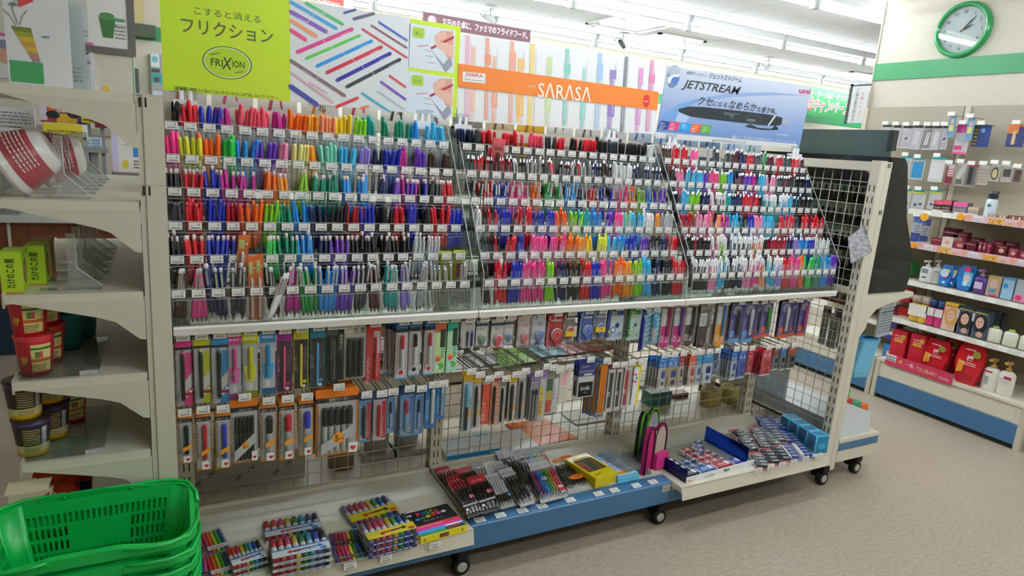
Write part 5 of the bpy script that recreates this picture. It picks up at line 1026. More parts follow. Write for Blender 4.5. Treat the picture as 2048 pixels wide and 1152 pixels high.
# ---- yellow pencil tins
for j in range(3):
    L = Lay('pencil_tin', f'yellow colour pencil tin, {("topmost", "middle", "bottom")[2-j]} of the stack of three', 'pencil tin', (1192, 958), (1235, 944), (1143, 914), .0135, DZM+.032, None) if j == 2 else None
    if L is None: continue
    m = L.block(C_('e2cc10', 'shiny'), 'tin', .004); p = L.top(m); W, D = L.W, L.D
    p.rr(W*.03, D*.02, W*.97, D*.98, .003, C_('e9d418', 'shiny')); p.rect(W*.1, D*.28, W*.92, D*.80, C_('24221a'))
    for i, c in enumerate(('c03038', 'd87a90', 'b04a30', 'e0b83a', '2f7a48', '2f58a0', '7a8a3a', '3a3a3a', 'd06a30', '5a9a58', 'c8a030', '8a3a30')): p.bar(W*(.13+.065*i), D*.3, W*(.16+.065*i), D*.74, .0035, C_(c))
    p.text('COLOR PENCILS', W*.5, D*.82, D*.05, C_('24221a'), 'c', W*.7, .02); p.text('12', W*.3, D*.89, D*.06, C_('b89a10'), 'c'); p.lines(W*.15, D*.12, W*.4, D*.16, 1, INK); m.build('lid', L.t)
    m = MB(); m.rbox(-.0008, -.0008, L.h*.42, L.W+.0008, L.D+.0008, L.h*.5, .004, C_('b8a410', 'shiny')); m.build('seam', L.t)
    for i in range(2): copy_tree(L.t, tuple(L.t.location-Vector((0, 0, .015*(i+1)))), label=f'yellow colour pencil tin, {"middle" if i == 0 else "bottom"} of the stack of three')
# ---- light blue pen cases and clear boxes
L = Lay('pen_case', 'light blue cased pen set with pictured lid, upper one of two', 'pen set', (1236, 954), (1278, 945), (1196, 912), .014, DZM+.016); W, D = L.W, L.D
m = L.block(C_('6cc4e4', 'shiny'), 'case', .004); p = L.top(m); p.rr(W*.05, D*.03, W*.95, D*.95, .003, C_('dfe9f0')); p.rect(W*.05, D*.75, W*.95, D*.95, C_('9fd4ec'))
for i, c in enumerate(('d83a6a', '2a50b8', '8a3ab0', '2a8ad0', '2fa04a')): p.bar(W*.25+W*.1*i, D*.62, W*.45+W*.1*i, D*.85, .004, C_(c))
p.lines(W*.15, D*.3, W*.8, D*.55, 4, C_('7a90c0')); p.rect(W*.1, D*.08, W*.6, D*.18, C_('e8a83a')); p.bar(W*.1, D*.1, W*.16, D*.26, .005, C_('2a3a98')); p.ell(W*.8, D*.16, W*.1, W*.08, C_('2a60c0')); m.build('case', L.t)
copy_tree(L.t, tuple(L.t.location-Vector((-.002, .003, .0152))), label='light blue cased pen set, lower one of two')
for i, (fl, fr, bl, h, z) in enumerate((((1256, 937), (1283, 928), (1224, 892), .02, .03), ((1262, 942), (1304, 944), (1236, 902), .014, .001))):
    L = Lay('clear_box', f'empty milky clear plastic box, {"upper one lying on the pen sets" if i == 0 else "lower one on the deck by the pink pouch"}', 'box', fl, fr, bl, h, DZM+z); m = L.block(M('#e8ebec', 'frost'), 'shell', .003); m.build('lid', L.t); m = L.block(M('#e2e6e7', 'frost'), 'x', .003, (0, .35), -.001); m.build('base', L.t)

# ---- standing zip pouches
def pouch(label, fl, fr, top, col, rim, lining, z0, depth=.055, pocket=None):
    A = at(*fl, z=z0); B = at(*fr, z=z0); t = thing('pencil_pouch', label, 'pencil pouch', (A.x, A.y, z0), (0, 0, 0)); H = at(top[0], top[1], y=A.y+.02).z-z0
    def shell(w, h, y0, y1, mt, m):
        pts = [(0, 0), (w, 0), (w, h-w*.9)]+[(w*.5+w*.5*math.cos(R(a)), h-w*.9+w*.9*math.sin(R(a))) for a in (20, 45, 70, 90, 110, 135, 160)]+[(0, h-w*.9)]
        m.prism(pts, y0, y1, 'y', mt)
    w = max(.05, (B-A).length*.62)
    # closed half, seen from its outer face
    TO = Matrix.Translation((-.062, -.03, 0)) @ Matrix.Rotation(R(30), 4, 'Z')
    m = MB(); m.T = TO; shell(.075, H, 0, .018, C_(col, 'matte'), m); m.build('outer_cover', t)
    m = MB(); m.T = TO
    arc = [(-.001, 0)]+[(-.001, H-.07)]+[(.0375+.0385*math.cos(R(a)), H-.0675+.0685*math.sin(R(a))) for a in (180, 155, 130, 110, 90, 70, 50, 25, 0)]+[(.076, 0)]
    m.tube([(a, -.001, b) for a, b in arc], .004, 6, C_(rim, 'matte')); m.build('zip', t)
    m = MB(); m.T = Matrix.Translation((.012, .012, 0)) @ Matrix.Rotation(R(12), 4, 'Z'); shell(.075, H*.97, .0, .012, C_(col, 'matte'), m); m.build('inner_cover', t)
    m = MB(); m.T = Matrix.Translation((.012, .012, 0)) @ Matrix.Rotation(R(12), 4, 'Z'); shell(.062, H*.88, -.002, .0, C_(lining, 'matte'), m); m.v = [(x+.006, y, z+.006) for x, y, z in m.v]; m.build('lining', t)
    m = MB(); m.T = Matrix.Translation((.012, .012, 0)) @ Matrix.Rotation(R(12), 4, 'Z'); m.tube([(a+.001, -.001, b*.97) for a, b in arc], .004, 6, C_(rim, 'matte')); m.build('zip', t)
    m = MB(); m.tube([(.0, .0, H*.9), (-.004, -.008, H*.85), (-.002, -.012, H*.77)], .0022, 6, C_('b8b8b4', 'metal')); m.build('zip_pull', t)
    if pocket: m = MB(); m.T = Matrix.Translation((.012, .0, 0)) @ Matrix.Rotation(R(12), 4, 'Z'); m.box(0, -.012, 0, .078, .01, H*.34, C_(pocket, 'matte')); m.box(-.001, -.013, H*.2, .079, .011, H*.215, C_('b8246a', 'matte')); m.build('pocket', t)
    return t
pouch('standing open pencil pouch, dark navy with lime green zip', (1288, 908), (1340, 905), (1300, 816), '232a30', '6fc82a', 'b4b2c0', DZM+.001)
pouch('standing open pencil pouch, magenta with dark purple zip', (1302, 940), (1340, 940), (1312, 846), 'c0246e', '4a1a34', 'b3a796', DZM+.001, pocket='d83a86')
# ---- eraser tray and erasers on the blue sign deck
TB = M('#2f58b8', 'tint'); BLT = M('#3a78d8', 'tint')
O = at(1371, 967, z=.2); O2 = at(1506, 930, z=.2)
u = (O2-O).normalized(); v = Vector((-u.y, u.x, 0)); ang = math.atan2(u.y, u.x)
tray = thing('eraser_tray', 'blue acrylic tray full of erasers with a white lettered front strip', 'tray', (O.x, O.y, .201), (0, 0, ang)); TWd = (O2-O).length
m = MB(); m.box(0, 0, 0, .004, .27, .055, TB); m.build('side_wall', tray); m = MB(); m.box(TWd-.02, .02, .0, TWd-.016, .27, .075, BLT); m.build('side_wall', tray)
m = MB(); m.box(0, 0, 0, TWd, .27, .003, CLEAR); m.box(.004, .266, .003, TWd-.02, .27, .05, CLEAR); m.build('floor', tray)
m = MB(); m.hexa([(0, -.003, 0), (TWd, -.003, 0), (TWd, 0, 0), (0, 0, 0)], [(0, -.003, .026), (TWd, -.003, .026), (TWd, 0, .026), (0, 0, .026)], M('#eceeee', 'gloss')); p = PF(m, (0, -.0034, 0), (1, 0, 0), (0, 0, 1)); p.text('Ain', TWd*.52, .006, .017, INK, 'l', .042, .03); p.text('HI-POLYMER', TWd*.26, .006, .006, INK, 'l', .055, .01); p.text('PLASTIC ERASER', TWd*.72, .009, .004, GREY, 'l', .05); p.text('Pentel', .006, .006, .008, C_('c82838'), 'l', .026, .02); m.build('front_strip', tray)
def eraser(label, x, y, z, sx, sy, sz, c, rot=0, band='e8e8e8', grp=None):
    t = thing('eraser', label, 'eraser', tuple(O+u*x+v*y+Vector((0, 0, z+.001))), (0, 0, ang+rot), grp)
    m = MB(); m.rbox(0, 0, 0, sx, sy, sz, .002, C_(c, 'gloss')); p = PF(m, (0, 0, sz+.0003), (1, 0, 0), (0, 1, 0)); p.text('Ain', sx*.2, sy*.35, sy*.35, WHITE, 'l', sx*.4, .02); p.rect(sx*.68, sy*.2, sx*.94, sy*.85, C_(band)); p.lines(sx*.1, sy*.1, sx*.6, sy*.22, 1, WHITE)
    q = PF(m, (0, -.0003, 0), (1, 0, 0), (0, 0, 1)); q.rect(0, 0, sx, sz*.35, C_('1f2226' if band == 'e8e8e8' and c[0] in '23' else '24306a')); q.lines(sx*.1, sz*.45, sx*.8, sz*.85, 1, WHITE); m.build('sleeve', t)
    m = MB(); m.rbox(-.006, .001, .001, sx*.2, sy-.001, sz-.001, .002, C_('e9e8e4', 'gloss')); m.rbox(sx*.8, .001, .001, sx+.004, sy-.001, sz-.001, .002, C_('e9e8e4', 'gloss')) if 0 else None; m.build('rubber', t)
    return t
zb = .205
for i, (x, w_, c, n) in enumerate(((.012, .07, '26343e', 'black and white'), (.095, .085, '2a6ab8', 'bright blue'), (.195, .09, 'a8202e', 'red'), (.298, .045, '2a48a8', 'navy'))): eraser(f'large {n} eraser in the front row of the eraser tray', x, .006, .004, w_, .042, .024, c)
k = 0
for r_ in range(5): eraser(f'{ORD[r_]} navy eraser from the front, in the outer line along the tray wall', .014, .06+.036*r_, .004, .055, .032, .02+.0, '22385a', 0)
cols = [('2a5a9a', 'blue'), ('22406e', 'dark blue'), ('b03844', 'red'), ('b8404a', 'red'), ('8a2a3a', 'dark red')]
for j in range(5):
    for r_ in range(2 if j < 2 else 4):
        c, n = cols[j]; eraser(f'small {n} eraser, {ORD[r_]} from the front in the {ORD[j]} inner line of the tray', .085+.044*j, .058+.04*r_, .004, .034, .03, .018+.002*(r_ % 2), c, rnd.uniform(-.1, .1))
for i in range(3): eraser(f'violet blue eraser lying on top of the {ORD[i]} red ones by the blue wall', .20+.03*i, .12+.035*i, .026, .045, .024, .014, '3a3a8a', .3)
# ---- blister packs of erasers spread over the deck
def blister(label, x, y, z, a, kind, tilt=0.0, n=4):
    t = thing('eraser_pack', label, 'eraser pack', tuple(at(x, y, z=.2+z)), (R(tilt), 0, R(a))); W, D = (.068, .132)
    c = {'black': 'c8b8b4', 'blue': '2a3f98', 'white': 'e4e4e2'}[kind]
    m = MB(); m.box(0, 0, 0, W, D, .0012, C_(c)); p = PF(m, (0, 0, .0014), (1, 0, 0), (0, 1, 0)); p.rect(0, D*.84, W, D, C_('c83a48' if kind == 'black' else '2438a0')); p.rect(0, 0, W, D*.06, C_('c83a48' if kind == 'black' else '2a40a8')); p.lines(W*.1, D*.88, W*.9, D*.96, 1, WHITE); m.build('backing_card', t)
    for i in range(n):
        m = MB(); y0 = D*(.09+.185*i); m.rbox(W*(.12 if kind != 'white' else .4), y0, .0012, W*.92, y0+D*.155, .012, .002, C_({'black': '263238', 'blue': '2a4290', 'white': '2f4a9a'}[kind], 'gloss')); q = PF(m, (W*.42, y0+.003, .0124), (1, 0, 0), (0, 1, 0)); q.rect(0, .003, W*.4, .008, C_('c9d4dc')); q.rect(W*.1, .009, W*.35, .012, C_('8aa0b8')); m.build('eraser', t)
    if kind == 'white': m = MB(); m.rbox(W*.06, D*.08, .0012, W*.36, D*.8, .011, .002, C_('e9e9e6', 'gloss')); m.build('eraser', t)
    m = MB(); m.hexa([(0, 0, .0014), (W, 0, .0014), (W, D, .0014), (0, D, .0014)], [(W*.06, D*.04, .0145), (W*.94, D*.04, .0145), (W*.94, D*.84, .0145), (W*.06, D*.84, .0145)], FILM); m.build('clear_bag', t); return t
for i, (x, y, z, a) in enumerate(((1511, 937, .003, -30), (1535, 930, .003, -25), (1557, 924, .004, -24), (1497, 906, .010, -12), (1519, 900, .012, -26), (1540, 894, .014, -22), (1489, 889, .018, -8), (1509, 884, .020, -30), (1529, 879, .022, -20), (1548, 886, .018, -26))): blister(f'clear bag of black erasers, {ORD[i]} counted from the front of the scattered pile', x, y, z, a, 'black', rnd.uniform(3, 9))
for i, (x, y, z, a) in enumerate(((1563, 888, .014, -24), (1583, 893, .012, -22), (1537, 868, .024, -24), (1556, 864, .026, -18), (1524, 862, .03, -30))): blister(f'blue carded eraser bag, {ORD[i]} along the row behind the black ones', x, y, z, a, 'blue', 7)
for i, (x, y) in enumerate(((1575, 920), (1601, 916))): blister(f'blue and white carded eraser bag, {"nearer the black bags" if i == 0 else "beside the light blue boxes"}', x, y, .004, -23, 'white', 7)
m = None
# ---- four light blue desk cleaner boxes
q0 = at(1628, 908, z=.2); q1 = at(1566, 868, z=.2); dv = (q1-q0); st = dv.length/3.4; dv.normalize(); a_ = math.atan2(dv.y, dv.x)-R(90)
LBX = M('#4fb4dc', 'milky'); LBS = M('#58b9e0', 'gloss')
for i in range(4):
    t = thing('desk_cleaner_box', f'light blue boxed mini cleaner with red dots, {ORD[i]} from the deck edge', 'box', tuple(q0+dv*st*i), (0, 0, a_)); W, D, H = .075, st*.97, .085
    m = MB(); m.rbox(0, 0, .0, W, D, H, .008, LBX); m.build('shell', t)
    m = MB(); m.tube([(.004, .004, H), (W-.004, .004, H), (W-.004, D-.004, H), (.004, D-.004, H)], .004, 6, LBS, True)
    for xx, yy in ((.004, .004), (W-.004, .004), (.004, D-.004), (W-.004, D-.004)): m.rod((xx, yy, 0), (xx, yy, H), .004, 6, LBS)
    m.build('frame', t)
    m = MB(); p = PF(m, (-.0006, D, 0), (0, -1, 0), (0, 0, 1)); [p.ell(D*a, H*b, .006, .006, C_('c84a5a')) or p.rect(D*a-.004, H*b-.001, D*a+.004, H*b+.001, WHITE) for a, b in ((.3, .78), (.62, .72), (.45, .18))]; p.ell(D*.5, H*.42, D*.3, H*.14, C_('2a6a8a')); p.lines(D*.2, H*.5, D*.8, H*.62, 2, C_('2a5a9a'))
    p2 = PF(m, (0, -.0006, 0), (1, 0, 0), (0, 0, 1)); p2.ell(W*.5, H*.45, W*.3, H*.2, C_('3f9fc8')); m.build('label_print', t)
    m = MB(); m.rbox(.014, .014, .01, W-.014, D-.014, H*.6, .008, C_('3a90b8', 'gloss')); m.build('cleaner', t)
# ---- end base beyond: paper bin and blocks
t = thing('paper_board', 'white board leaning on the end base beyond the blue sign unit', 'board', (XR+.055, .06, .223)); m = MB(); m.hexa([(0, 0, 0), (.265, 0, 0), (.265, .012, 0), (0, .012, 0)], [(0, .012, .19), (.262, .012, .095), (.262, .024, .095), (0, .024, .19)], M('#d5dae0', 'gloss')); m.build('sheet', t)
t.location = (XR+.05, .03, .223)
for i, (x, z, c, n) in enumerate(((.10, .165, 'c83038', 'red'), (.175, .14, '2f9a6a', 'green'), (.235, .12, 'e8702a', 'orange'), (.16, .185, '6ac24a', 'lime'))):
    tag(MB().rbox(0, 0, 0, .075, .05, .05, .004, C_(c, 'gloss')).build('toy_block', None, (XR+.03+x, .075+(.06 if n == 'lime' else 0), .223+z-.05-.0)), f'{n} block peeping over the white board', 'toy block')
tag(MB().rbox(XR+.055, .06, .2235, XR+.33, .82, .223+.07, .006, C_('b4bac0', 'gloss')).build('side_bin', None), 'low pale grey bin on the end base behind the wire, under the coloured blocks', 'bin')
tag(MB().box(XR+.052, .36, .295, XR+.064, .82, .47, M('#c2c9cf', 'milky')).build('side_board', None), 'pale grey board standing in the bin behind the end unit wire', 'board')
# ---- note pad hanging from the wire on the end unit
q = at(1722, 487, x=XR-.07); t = thing('memo_pad', 'spiral memo pad scribbled grey, hanging askew from the end unit wire', 'memo pad', tuple(q))
a1, a2, a3, a4 = (at(1727, 452, x=XR-.06)-q, at(1743, 505, x=XR-.06)-q, at(1703, 527, x=XR-.075)-q, at(1697, 476, x=XR-.075)-q)
m = MB(); nn = (a2-a1).cross(a3-a2).normalized()*.006
m.hexa([a1-nn, a2-nn, a3-nn, a4-nn], [a1, a2, a3, a4], noisy('scribbled_paper', '#a9a9ad', '#dededf', 90, .6, (1, 1, 1), 8, .42, .6)); m.build('pages', t)
m = MB(); N = 17
for i in range(N): p0 = a1.lerp(a2, (i+.5)/N); m.tube([p0-nn*1.6, p0+(a1-a4).normalized()*.006-nn*.5, p0+nn*.8, p0-(a1-a4).normalized()*.007], .0009, 4, BLACK)
m.build('spiral', t)
m = MB(); m.tube([tuple(a1), tuple(at(1718, 420, x=XR-.04)-q), tuple(at(1736, 395, x=XR-.03)-q), tuple(at(1745, 370, x=XR-.03)-q)], .0012, 5, BLACK); m.build('cord', t)
# ================================================================ shopping baskets
GRN = M('#0ab54b', 'gloss')
def basket_mesh():
    W, D, H = .415, .275, .235; tp = .05; rc = .048
    m = MB(); per = []
    # outline as (x, y, kind): straight runs get slots, rounded corners stay solid
    def loop(k):
        w, d, r = W/2-k, D/2-k, rc-k*.35; o = []
        for cx, cy, a0 in ((w-r, -d+r, -90), (w-r, d-r, 0), (-w+r, d-r, 90), (-w+r, -d+r, 180)):
            o.append([(cx+r*math.cos(R(a0+15*q)), cy+r*math.sin(R(a0+15*q))) for q in range(7)])
        return o
    def at_(c, z): return Vector((c[0], c[1], z))
    lo, hi = loop(tp), loop(0)
    for k in range(4):
        a, b = lo[k], hi[k]
        m.add([at_(p, 0) for p in a]+[at_(p, H) for p in b], [[q, q+1, q+8, q+7] for q in range(6)], GRN, True)
        A, B, C, Dd = at_(lo[k][6], 0), at_(lo[(k+1) % 4][0], 0), at_(hi[(k+1) % 4][0], H), at_(hi[k][6], H)
        n = 15 if k % 2 == 0 else 25
        def spans(n, a, z, w): st = (z-a)/n; return [(a+st*i+st*(1-w)/2, a+st*i+st*(1+w)/2) for i in range(n)]
        P = lambda s_, t: A.lerp(B, s_).lerp(Dd.lerp(C, s_), t)
        xs = [0]+[x for c in spans(n, .0, 1.0, .55) for x in c]+[1]; ys = [0]+[y for r in spans(6, .06, .88, .72) for y in r]+[1]
        for jj in range(len(ys)-1):
            for ii in range(len(xs)-1):
                c, r = ii//2, jj//2
                if ii % 2 == 1 and jj % 2 == 1 and not (n*.27 < c < n*.73-1 and r in (3, 4)): continue
                m.face([P(xs[ii], ys[jj]), P(xs[ii+1], ys[jj]), P(xs[ii+1], ys[jj+1]), P(xs[ii], ys[jj+1])], GRN)
    fl = [p for c in lo for p in c]; m.face([(x, y, 0) for x, y in fl], GRN)
    return m, W, D, H, rc
def basket(loc, rot, label, grp=None):
    t = thing('shopping_basket', label, 'shopping basket', loc, (0, 0, rot), grp)
    m, W, D, H, rc = basket_mesh(); o = m.build('body', t); sd = o.modifiers.new('thick', 'SOLIDIFY'); sd.thickness = .003
    def dens(pts):      # add points along the long runs so the lip can swell between the handle pivots
        o = []
        for a, b in zip(pts, pts[1:]+pts[:1]):
            n = max(1, int(math.dist(a, b)/.012)); o += [(a[0]+(b[0]-a[0])*q/n, a[1]+(b[1]-a[1])*q/n) for q in range(n)]
        return o
    oc = dens(rrect(-W/2-.012, -D/2-.012, W/2+.012, D/2+.012, rc+.012, 6)); n = len(oc)
    ic = [(x*(1-.014/max(abs(x), abs(y), .1)), y*(1-.014/max(abs(x), abs(y), .1))) for x, y in oc]
    up = lambda x: .012*(lambda s: s*s*(3-2*s))(max(0, min(1, (.14-abs(x))/.09)))
    m = MB()
    for fa, fb, A, B in ((lambda p: H-.014, lambda p: H+up(p[0]), oc, oc), (lambda p: H+up(p[0]), lambda p: H+.002+up(p[0]), oc, ic), (lambda p: H+.002+up(p[0]), lambda p: H-.03, ic, ic)):
        m.add([(p[0], p[1], fa(p)) for p in A]+[(p[0], p[1], fb(p)) for p in B], [[i, (i+1) % n, n+(i+1) % n, n+i] for i in range(n)], GRN, True)
    m.build('rim', t)
    for s in (-1, 1):      # folded carrying handles lying along the rim
        for sx in (-1, 1):
            m = MB(); y = s*(D/2+.013); zz = H+.004
            pts = [(-.072, s*(D/2-.004), zz), (-.074, y, zz+.004), (-.10, y+s*.003, zz+.002), (-W/2+.05, y+s*.003, zz), (-W/2+.005, y-s*.02, zz-.001), (-W/2-.014, s*.07, zz-.001), (-W/2-.016, s*.02, zz-.001)]
            m.tube([(-sx*a, b, c) for a, b, c in pts], .0045, 7, GRN); m.build('handle', t)
            m = MB(); m.lathe([(.009, -.005), (.011, 0), (.009, .006)], 12, GRN, T=Matrix.Translation((sx*.073, s*(D/2+.008), H-.002)) @ Matrix.Rotation(R(90), 4, 'X')); m.build('handle_pivot', t)
    return t

b0 = basket((-.182, -.176, .004+.04*8), R(-.5), 'green plastic shopping basket on top of the nested stack')
for i in range(8):
    c = copy_tree(b0, (-.182+rnd.uniform(-.002, .002), -.176+rnd.uniform(-.002, .001), .004+.04*(7-i)), (0, 0, R(rnd.uniform(-.8, .4))), f'green plastic shopping basket, {ORD[i+1]} from the top of the nested stack')

# ================================================================ goods on the end unit by the lime sign
# wrapped noodle bowls lying on their side
def bowl(label, c, tilt, yaw=0, s=1.0):
    t = thing('noodle_bowl', label, 'noodle bowl', c, (R(0), R(tilt), R(yaw))); t.scale = (s, s, s)
    W_ = C_('e4e2de', 'shiny'); RD = C_('b84a54', 'gloss'); m = MB(); m.lathe([(.038, -.05, W_), (.046, -.046, W_), (.056, -.028, RD), (.071, .030, W_), (.075, .042, W_), (.077, .046, W_), (.074, .048)], 28, W_); m.build('bowl', t)
    m = MB(); m.lathe([(.076, .0465), (.072, .054), (.02, .056)], 24, C_('d8d4d0', 'gloss')); m.build('lid', t)
    m = MB(); m.lathe([(.058, -.026), (.072, .028)], 28, FILM, caps=False); m.build('wrapper', t)
    m = MB()
    for a in range(0, 120, 9): 
        p = Vector((math.cos(R(a-110)), math.sin(R(a-110)), 0)); q = PF(m, p*.0655+Vector((0, 0, -.018)), (-p.y, p.x, 0), (p.x*.25, p.y*.25, 1)); q.lines(-.004, 0, .005, .04, 5, C_('e8d8d8'), .4, a)
    m.build('label_print', t)
    return t
bowl('big wrapped noodle bowl with red label lying tilted on the second shelf', (-.287, .085, 1.394), -118, 0, 1.02)
bowl('wrapped noodle bowl with red lid standing behind the tilted one', (-.24, .24, 1.388), -100, 10, .95)
def divider(label, x, y, z, h=.13):
    t = thing('shelf_divider', label, 'shelf divider', (x, y, z))
    m = MB(); m.prism([(-.002, 0), (-.002, h), (.012, h), (.018, h*.95), (.018, h*.36), (.07, .004), (.07, 0)], -.0012, .0012, 'y', M('#f4f6f6', 'frost')); m.build('fin', t)
    m = MB(); m.box(-.06, -.025, 0, .07, .0012, .002, CLEAR); m.build('foot', t)
    m = MB(); m.tube([(.0, 0, h), (.016, 0, h), (.017, 0, h*.38), (.07, 0, .004)], .0016, 5, M('#dfe3e2', 'gloss')); m.build('edge', t); return t
for zi, z in ((0, 1.301), (1, 1.076)):
    for i in range(6): divider(f'clear divider fin, {ORD[i]} from the aisle, on the {"second" if zi == 0 else "third"} shelf', -.235+.012*zi, .07+.115*i, z, .145 if zi == 0 else .135)
for i, z in enumerate((.861, .646)):
    t = thing('shelf_tray', f'clear low pusher tray on the {"fourth" if i == 0 else "lowest bracket"} shelf holding cups', 'tray', (-.20, .05, z)); m = MB(); m.box(-.135, -.03, 0, .0, -.028, .055, CLEAR); m.build('side', t); m = MB(); m.box(-.135, -.03, 0, .03, .3, .002, CLEAR); m.box(-.01, -.031, .0, .03, -.025, .012, M('#b4b8b6', 'gloss')); m.build('floor', t)
# snack boxes
for i, (x, y, dz) in enumerate(((-.352, .03, 0), (-.318, .115, 0), (-.318, .205, 0))):
    t = thing('snack_box', f'lime green snack box, {ORD[i]} from the aisle on the third shelf', 'snack box', (x, y, 1.0765)); W, D, H = .042, .075, .098
    m = MB(); m.box(0, 0, 0, W, D, H, C_('b4d82a' if i < 2 else 'd89a6a')); p = PF(m, (0, -.0004, 0), (1, 0, 0), (0, 0, 1)); p.text('たけのこの里', W*.62, H*.12, .014, C_('2c3a10'), 'l', H*.72, .02, 0, 90); p.rect(0, 0, W, H*.04, C_('e0b030'))
    q = PF(m, (W+.0004, 0, 0), (0, 1, 0), (0, 0, 1)); q.ell(D*.45, H*.5, D*.25, H*.32, C_('6a5a4a')); q.ell(D*.45, H*.45, D*.16, H*.2, C_('b88a4a')); q.rect(0, H*.86, D, H, C_('8ab030')); m.build('carton', t)
# noodle cups
def cup(label, x, y, z, kind):
    t = thing('noodle_cup', label, 'noodle cup', (x, y, z), (0, 0, R(rnd.uniform(-6, 6))))
    c = {'red': ('d8303c', 'e0404a'), 'purple': ('4a3a78', 'e0b82a'), 'teal': ('2a7a80', '3a8a90')}[kind]; H = .098; m = MB()
    if kind == 'purple': m.lathe([(.033, 0, C_('e2b42a', 'gloss')), (.034, .012, C_('d8cc90', 'gloss')), (.0355, .03, C_('3a2f30', 'gloss')), (.041, H*.86, C_('4a3a78', 'gloss')), (.042, H*.95)], 26, C_(c[0], 'gloss'))
    else: m.lathe([(.033, 0, C_(c[0], 'gloss')), (.041, H*.9, C_(c[1], 'gloss')), (.042, H*.95)], 26, C_(c[0], 'gloss'))
    m.build('cup', t); m = MB(); m.lathe([(.043, H*.95), (.044, H*.97), (.043, H), (.02, H+.001)], 26, C_(c[1] if kind != 'purple' else '3a2a1c', 'gloss')); m.build('lid', t)
    m = MB()
    for a in range(-130, -30, 6):
        p = Vector((math.cos(R(a)), math.sin(R(a)), 0)); n = Vector((-p.y, p.x, 0)); V = Vector((p.x*.088, p.y*.088, 1)); w = .0021
        q = PF(m, p*.0336, n, V, .00012); k = (a+130)/6
        if kind == 'red' and k > 5: q.rect(-w, H*.1, w, H*.82, C_('ead98a')); q.rect(-w, H*.68, w, H*.74, C_('2f7a3a')); q.rect(-w, H*.36, w, H*.44, C_('d86a2a')); 
        if kind == 'red' and k > 5 and k < 14: q.lines(-w, H*.12, w, H*.32, 4, C_('8a6a3a'), .5, a)
        if kind == 'red' and 7 < k < 12: q.rect(-w, H*.47, w, H*.64, C_('5a8a3a' if k < 10 else 'c85a5a'))
        if kind == 'red' and k <= 3: q.rect(-w, H*.3+.008*(k % 2), w, H*.5, C_('e0a030'))
        if kind == 'purple' and k > 3 and k < 13: q.lines(-w, H*.36, w, H*.8, 7, C_('c8b070'), .4, a); q.lines(-w, H*.14, w, H*.28, 4, C_('8a7a3a'), .4, a)
        if kind == 'purple' and k >= 14: q.rect(-w, H*.3, w, H*.8, C_('c9c6cc')); q.lines(-w, H*.34, w, H*.7, 9, C_('5a5a6a'), .4, a)
    m.build('label_print', t); return t
z4, z5 = .8645, .6495
cup('red noodle cup at the aisle edge of the fourth shelf, lower one', -.305, .07, z4, 'red'); cup('red noodle cup stacked on another at the aisle edge', -.312, .072, z4+.0995, 'red'); cup('red noodle cup, lower one behind the aisle pair', -.292, .165, z4, 'red'); cup('red noodle cup, upper one behind the aisle pair', -.294, .168, z4+.0995, 'red')
cup('teal noodle cup deep on the fourth shelf, lower one', -.262, .27, z4, 'teal'); cup('teal noodle cup deep on the fourth shelf, upper one', -.262, .27, z4+.0995, 'teal'); cup('teal noodle cup farthest back on the fourth shelf', -.235, .37, z4, 'teal')
cup('purple and gold noodle cup at the aisle edge of the lowest bracket shelf', -.325, .07, z5, 'purple'); cup('purple and gold noodle cup stacked on another at the aisle edge', -.335, .072, z5+.0995, 'purple'); cup('purple and gold noodle cup, lower one behind the aisle pair', -.295, .165, z5, 'purple'); cup('purple and gold noodle cup, upper one behind the aisle pair', -.297, .167, z5+.0995, 'purple'); cup('red noodle cup at the back of the lowest bracket shelf', -.265, .265, z5, 'red')
# snack bags on the base deck
for i, (x, y) in enumerate(((-.345, .03), (-.30, .11), (-.27, .19))):
    t = thing('snack_bag', f'orange and cream snack bag, {ORD[i]} from the aisle on the base below the cups', 'snack bag', (x, y, .302)); H = .29; m = MB()
    pr = [(-.0, .004), (.1, .012), (.5, .02), (.9, .012), (1, .002)]
    for a, b in zip(pr, pr[1:]): m.hexa([(-.04, -a[1], a[0]*H), (.05, -a[1], a[0]*H), (.05, a[1], a[0]*H), (-.04, a[1], a[0]*H)], [(-.04+.01, -b[1], b[0]*H), (.06, -b[1], b[0]*H), (.06, b[1], b[0]*H), (-.03, b[1], b[0]*H)], C_(('e8dcb8', 'd8502a', '9a6a4a')[i], 'shiny'))
    p = PF(m, (-.035, -.022, 0), (1, 0, 0), (0, 0, 1)); p.poly([(.03, H*.3), (.085, H*.5), (.09, H*.9), (.05, H*.8)], C_('d84a24')); p.ell(.035, H*.6, .02, .05, C_('ecdca8')); p.bar(.01, H*.5, .05, H*.62, .008, C_('5a3030')); p.rect(.06, H*.55, .085, H*.68, C_('2a50a0')); p.poly([(.02, H*.32), (.09, H*.36), (.09, H*.44), (.05, H*.42)], C_('e8e8ea')); m.build('bag', t)
t = thing('shelf_tray', 'dark clear tray holding the snack bags on the base', 'tray', (-.25, .1, .302)); m = MB(); m.prism([(0, 0), (.16, 0), (.16, .10), (.12, .15), (.03, .15), (0, .13)], -.09, -.088, 'y', M('#8f9391', 'tint')); m.build('side', t); m = MB(); m.box(.0, -.09, 0, .16, .3, .003, M('#b9bcb9', 'gloss')); m.build('floor', t)
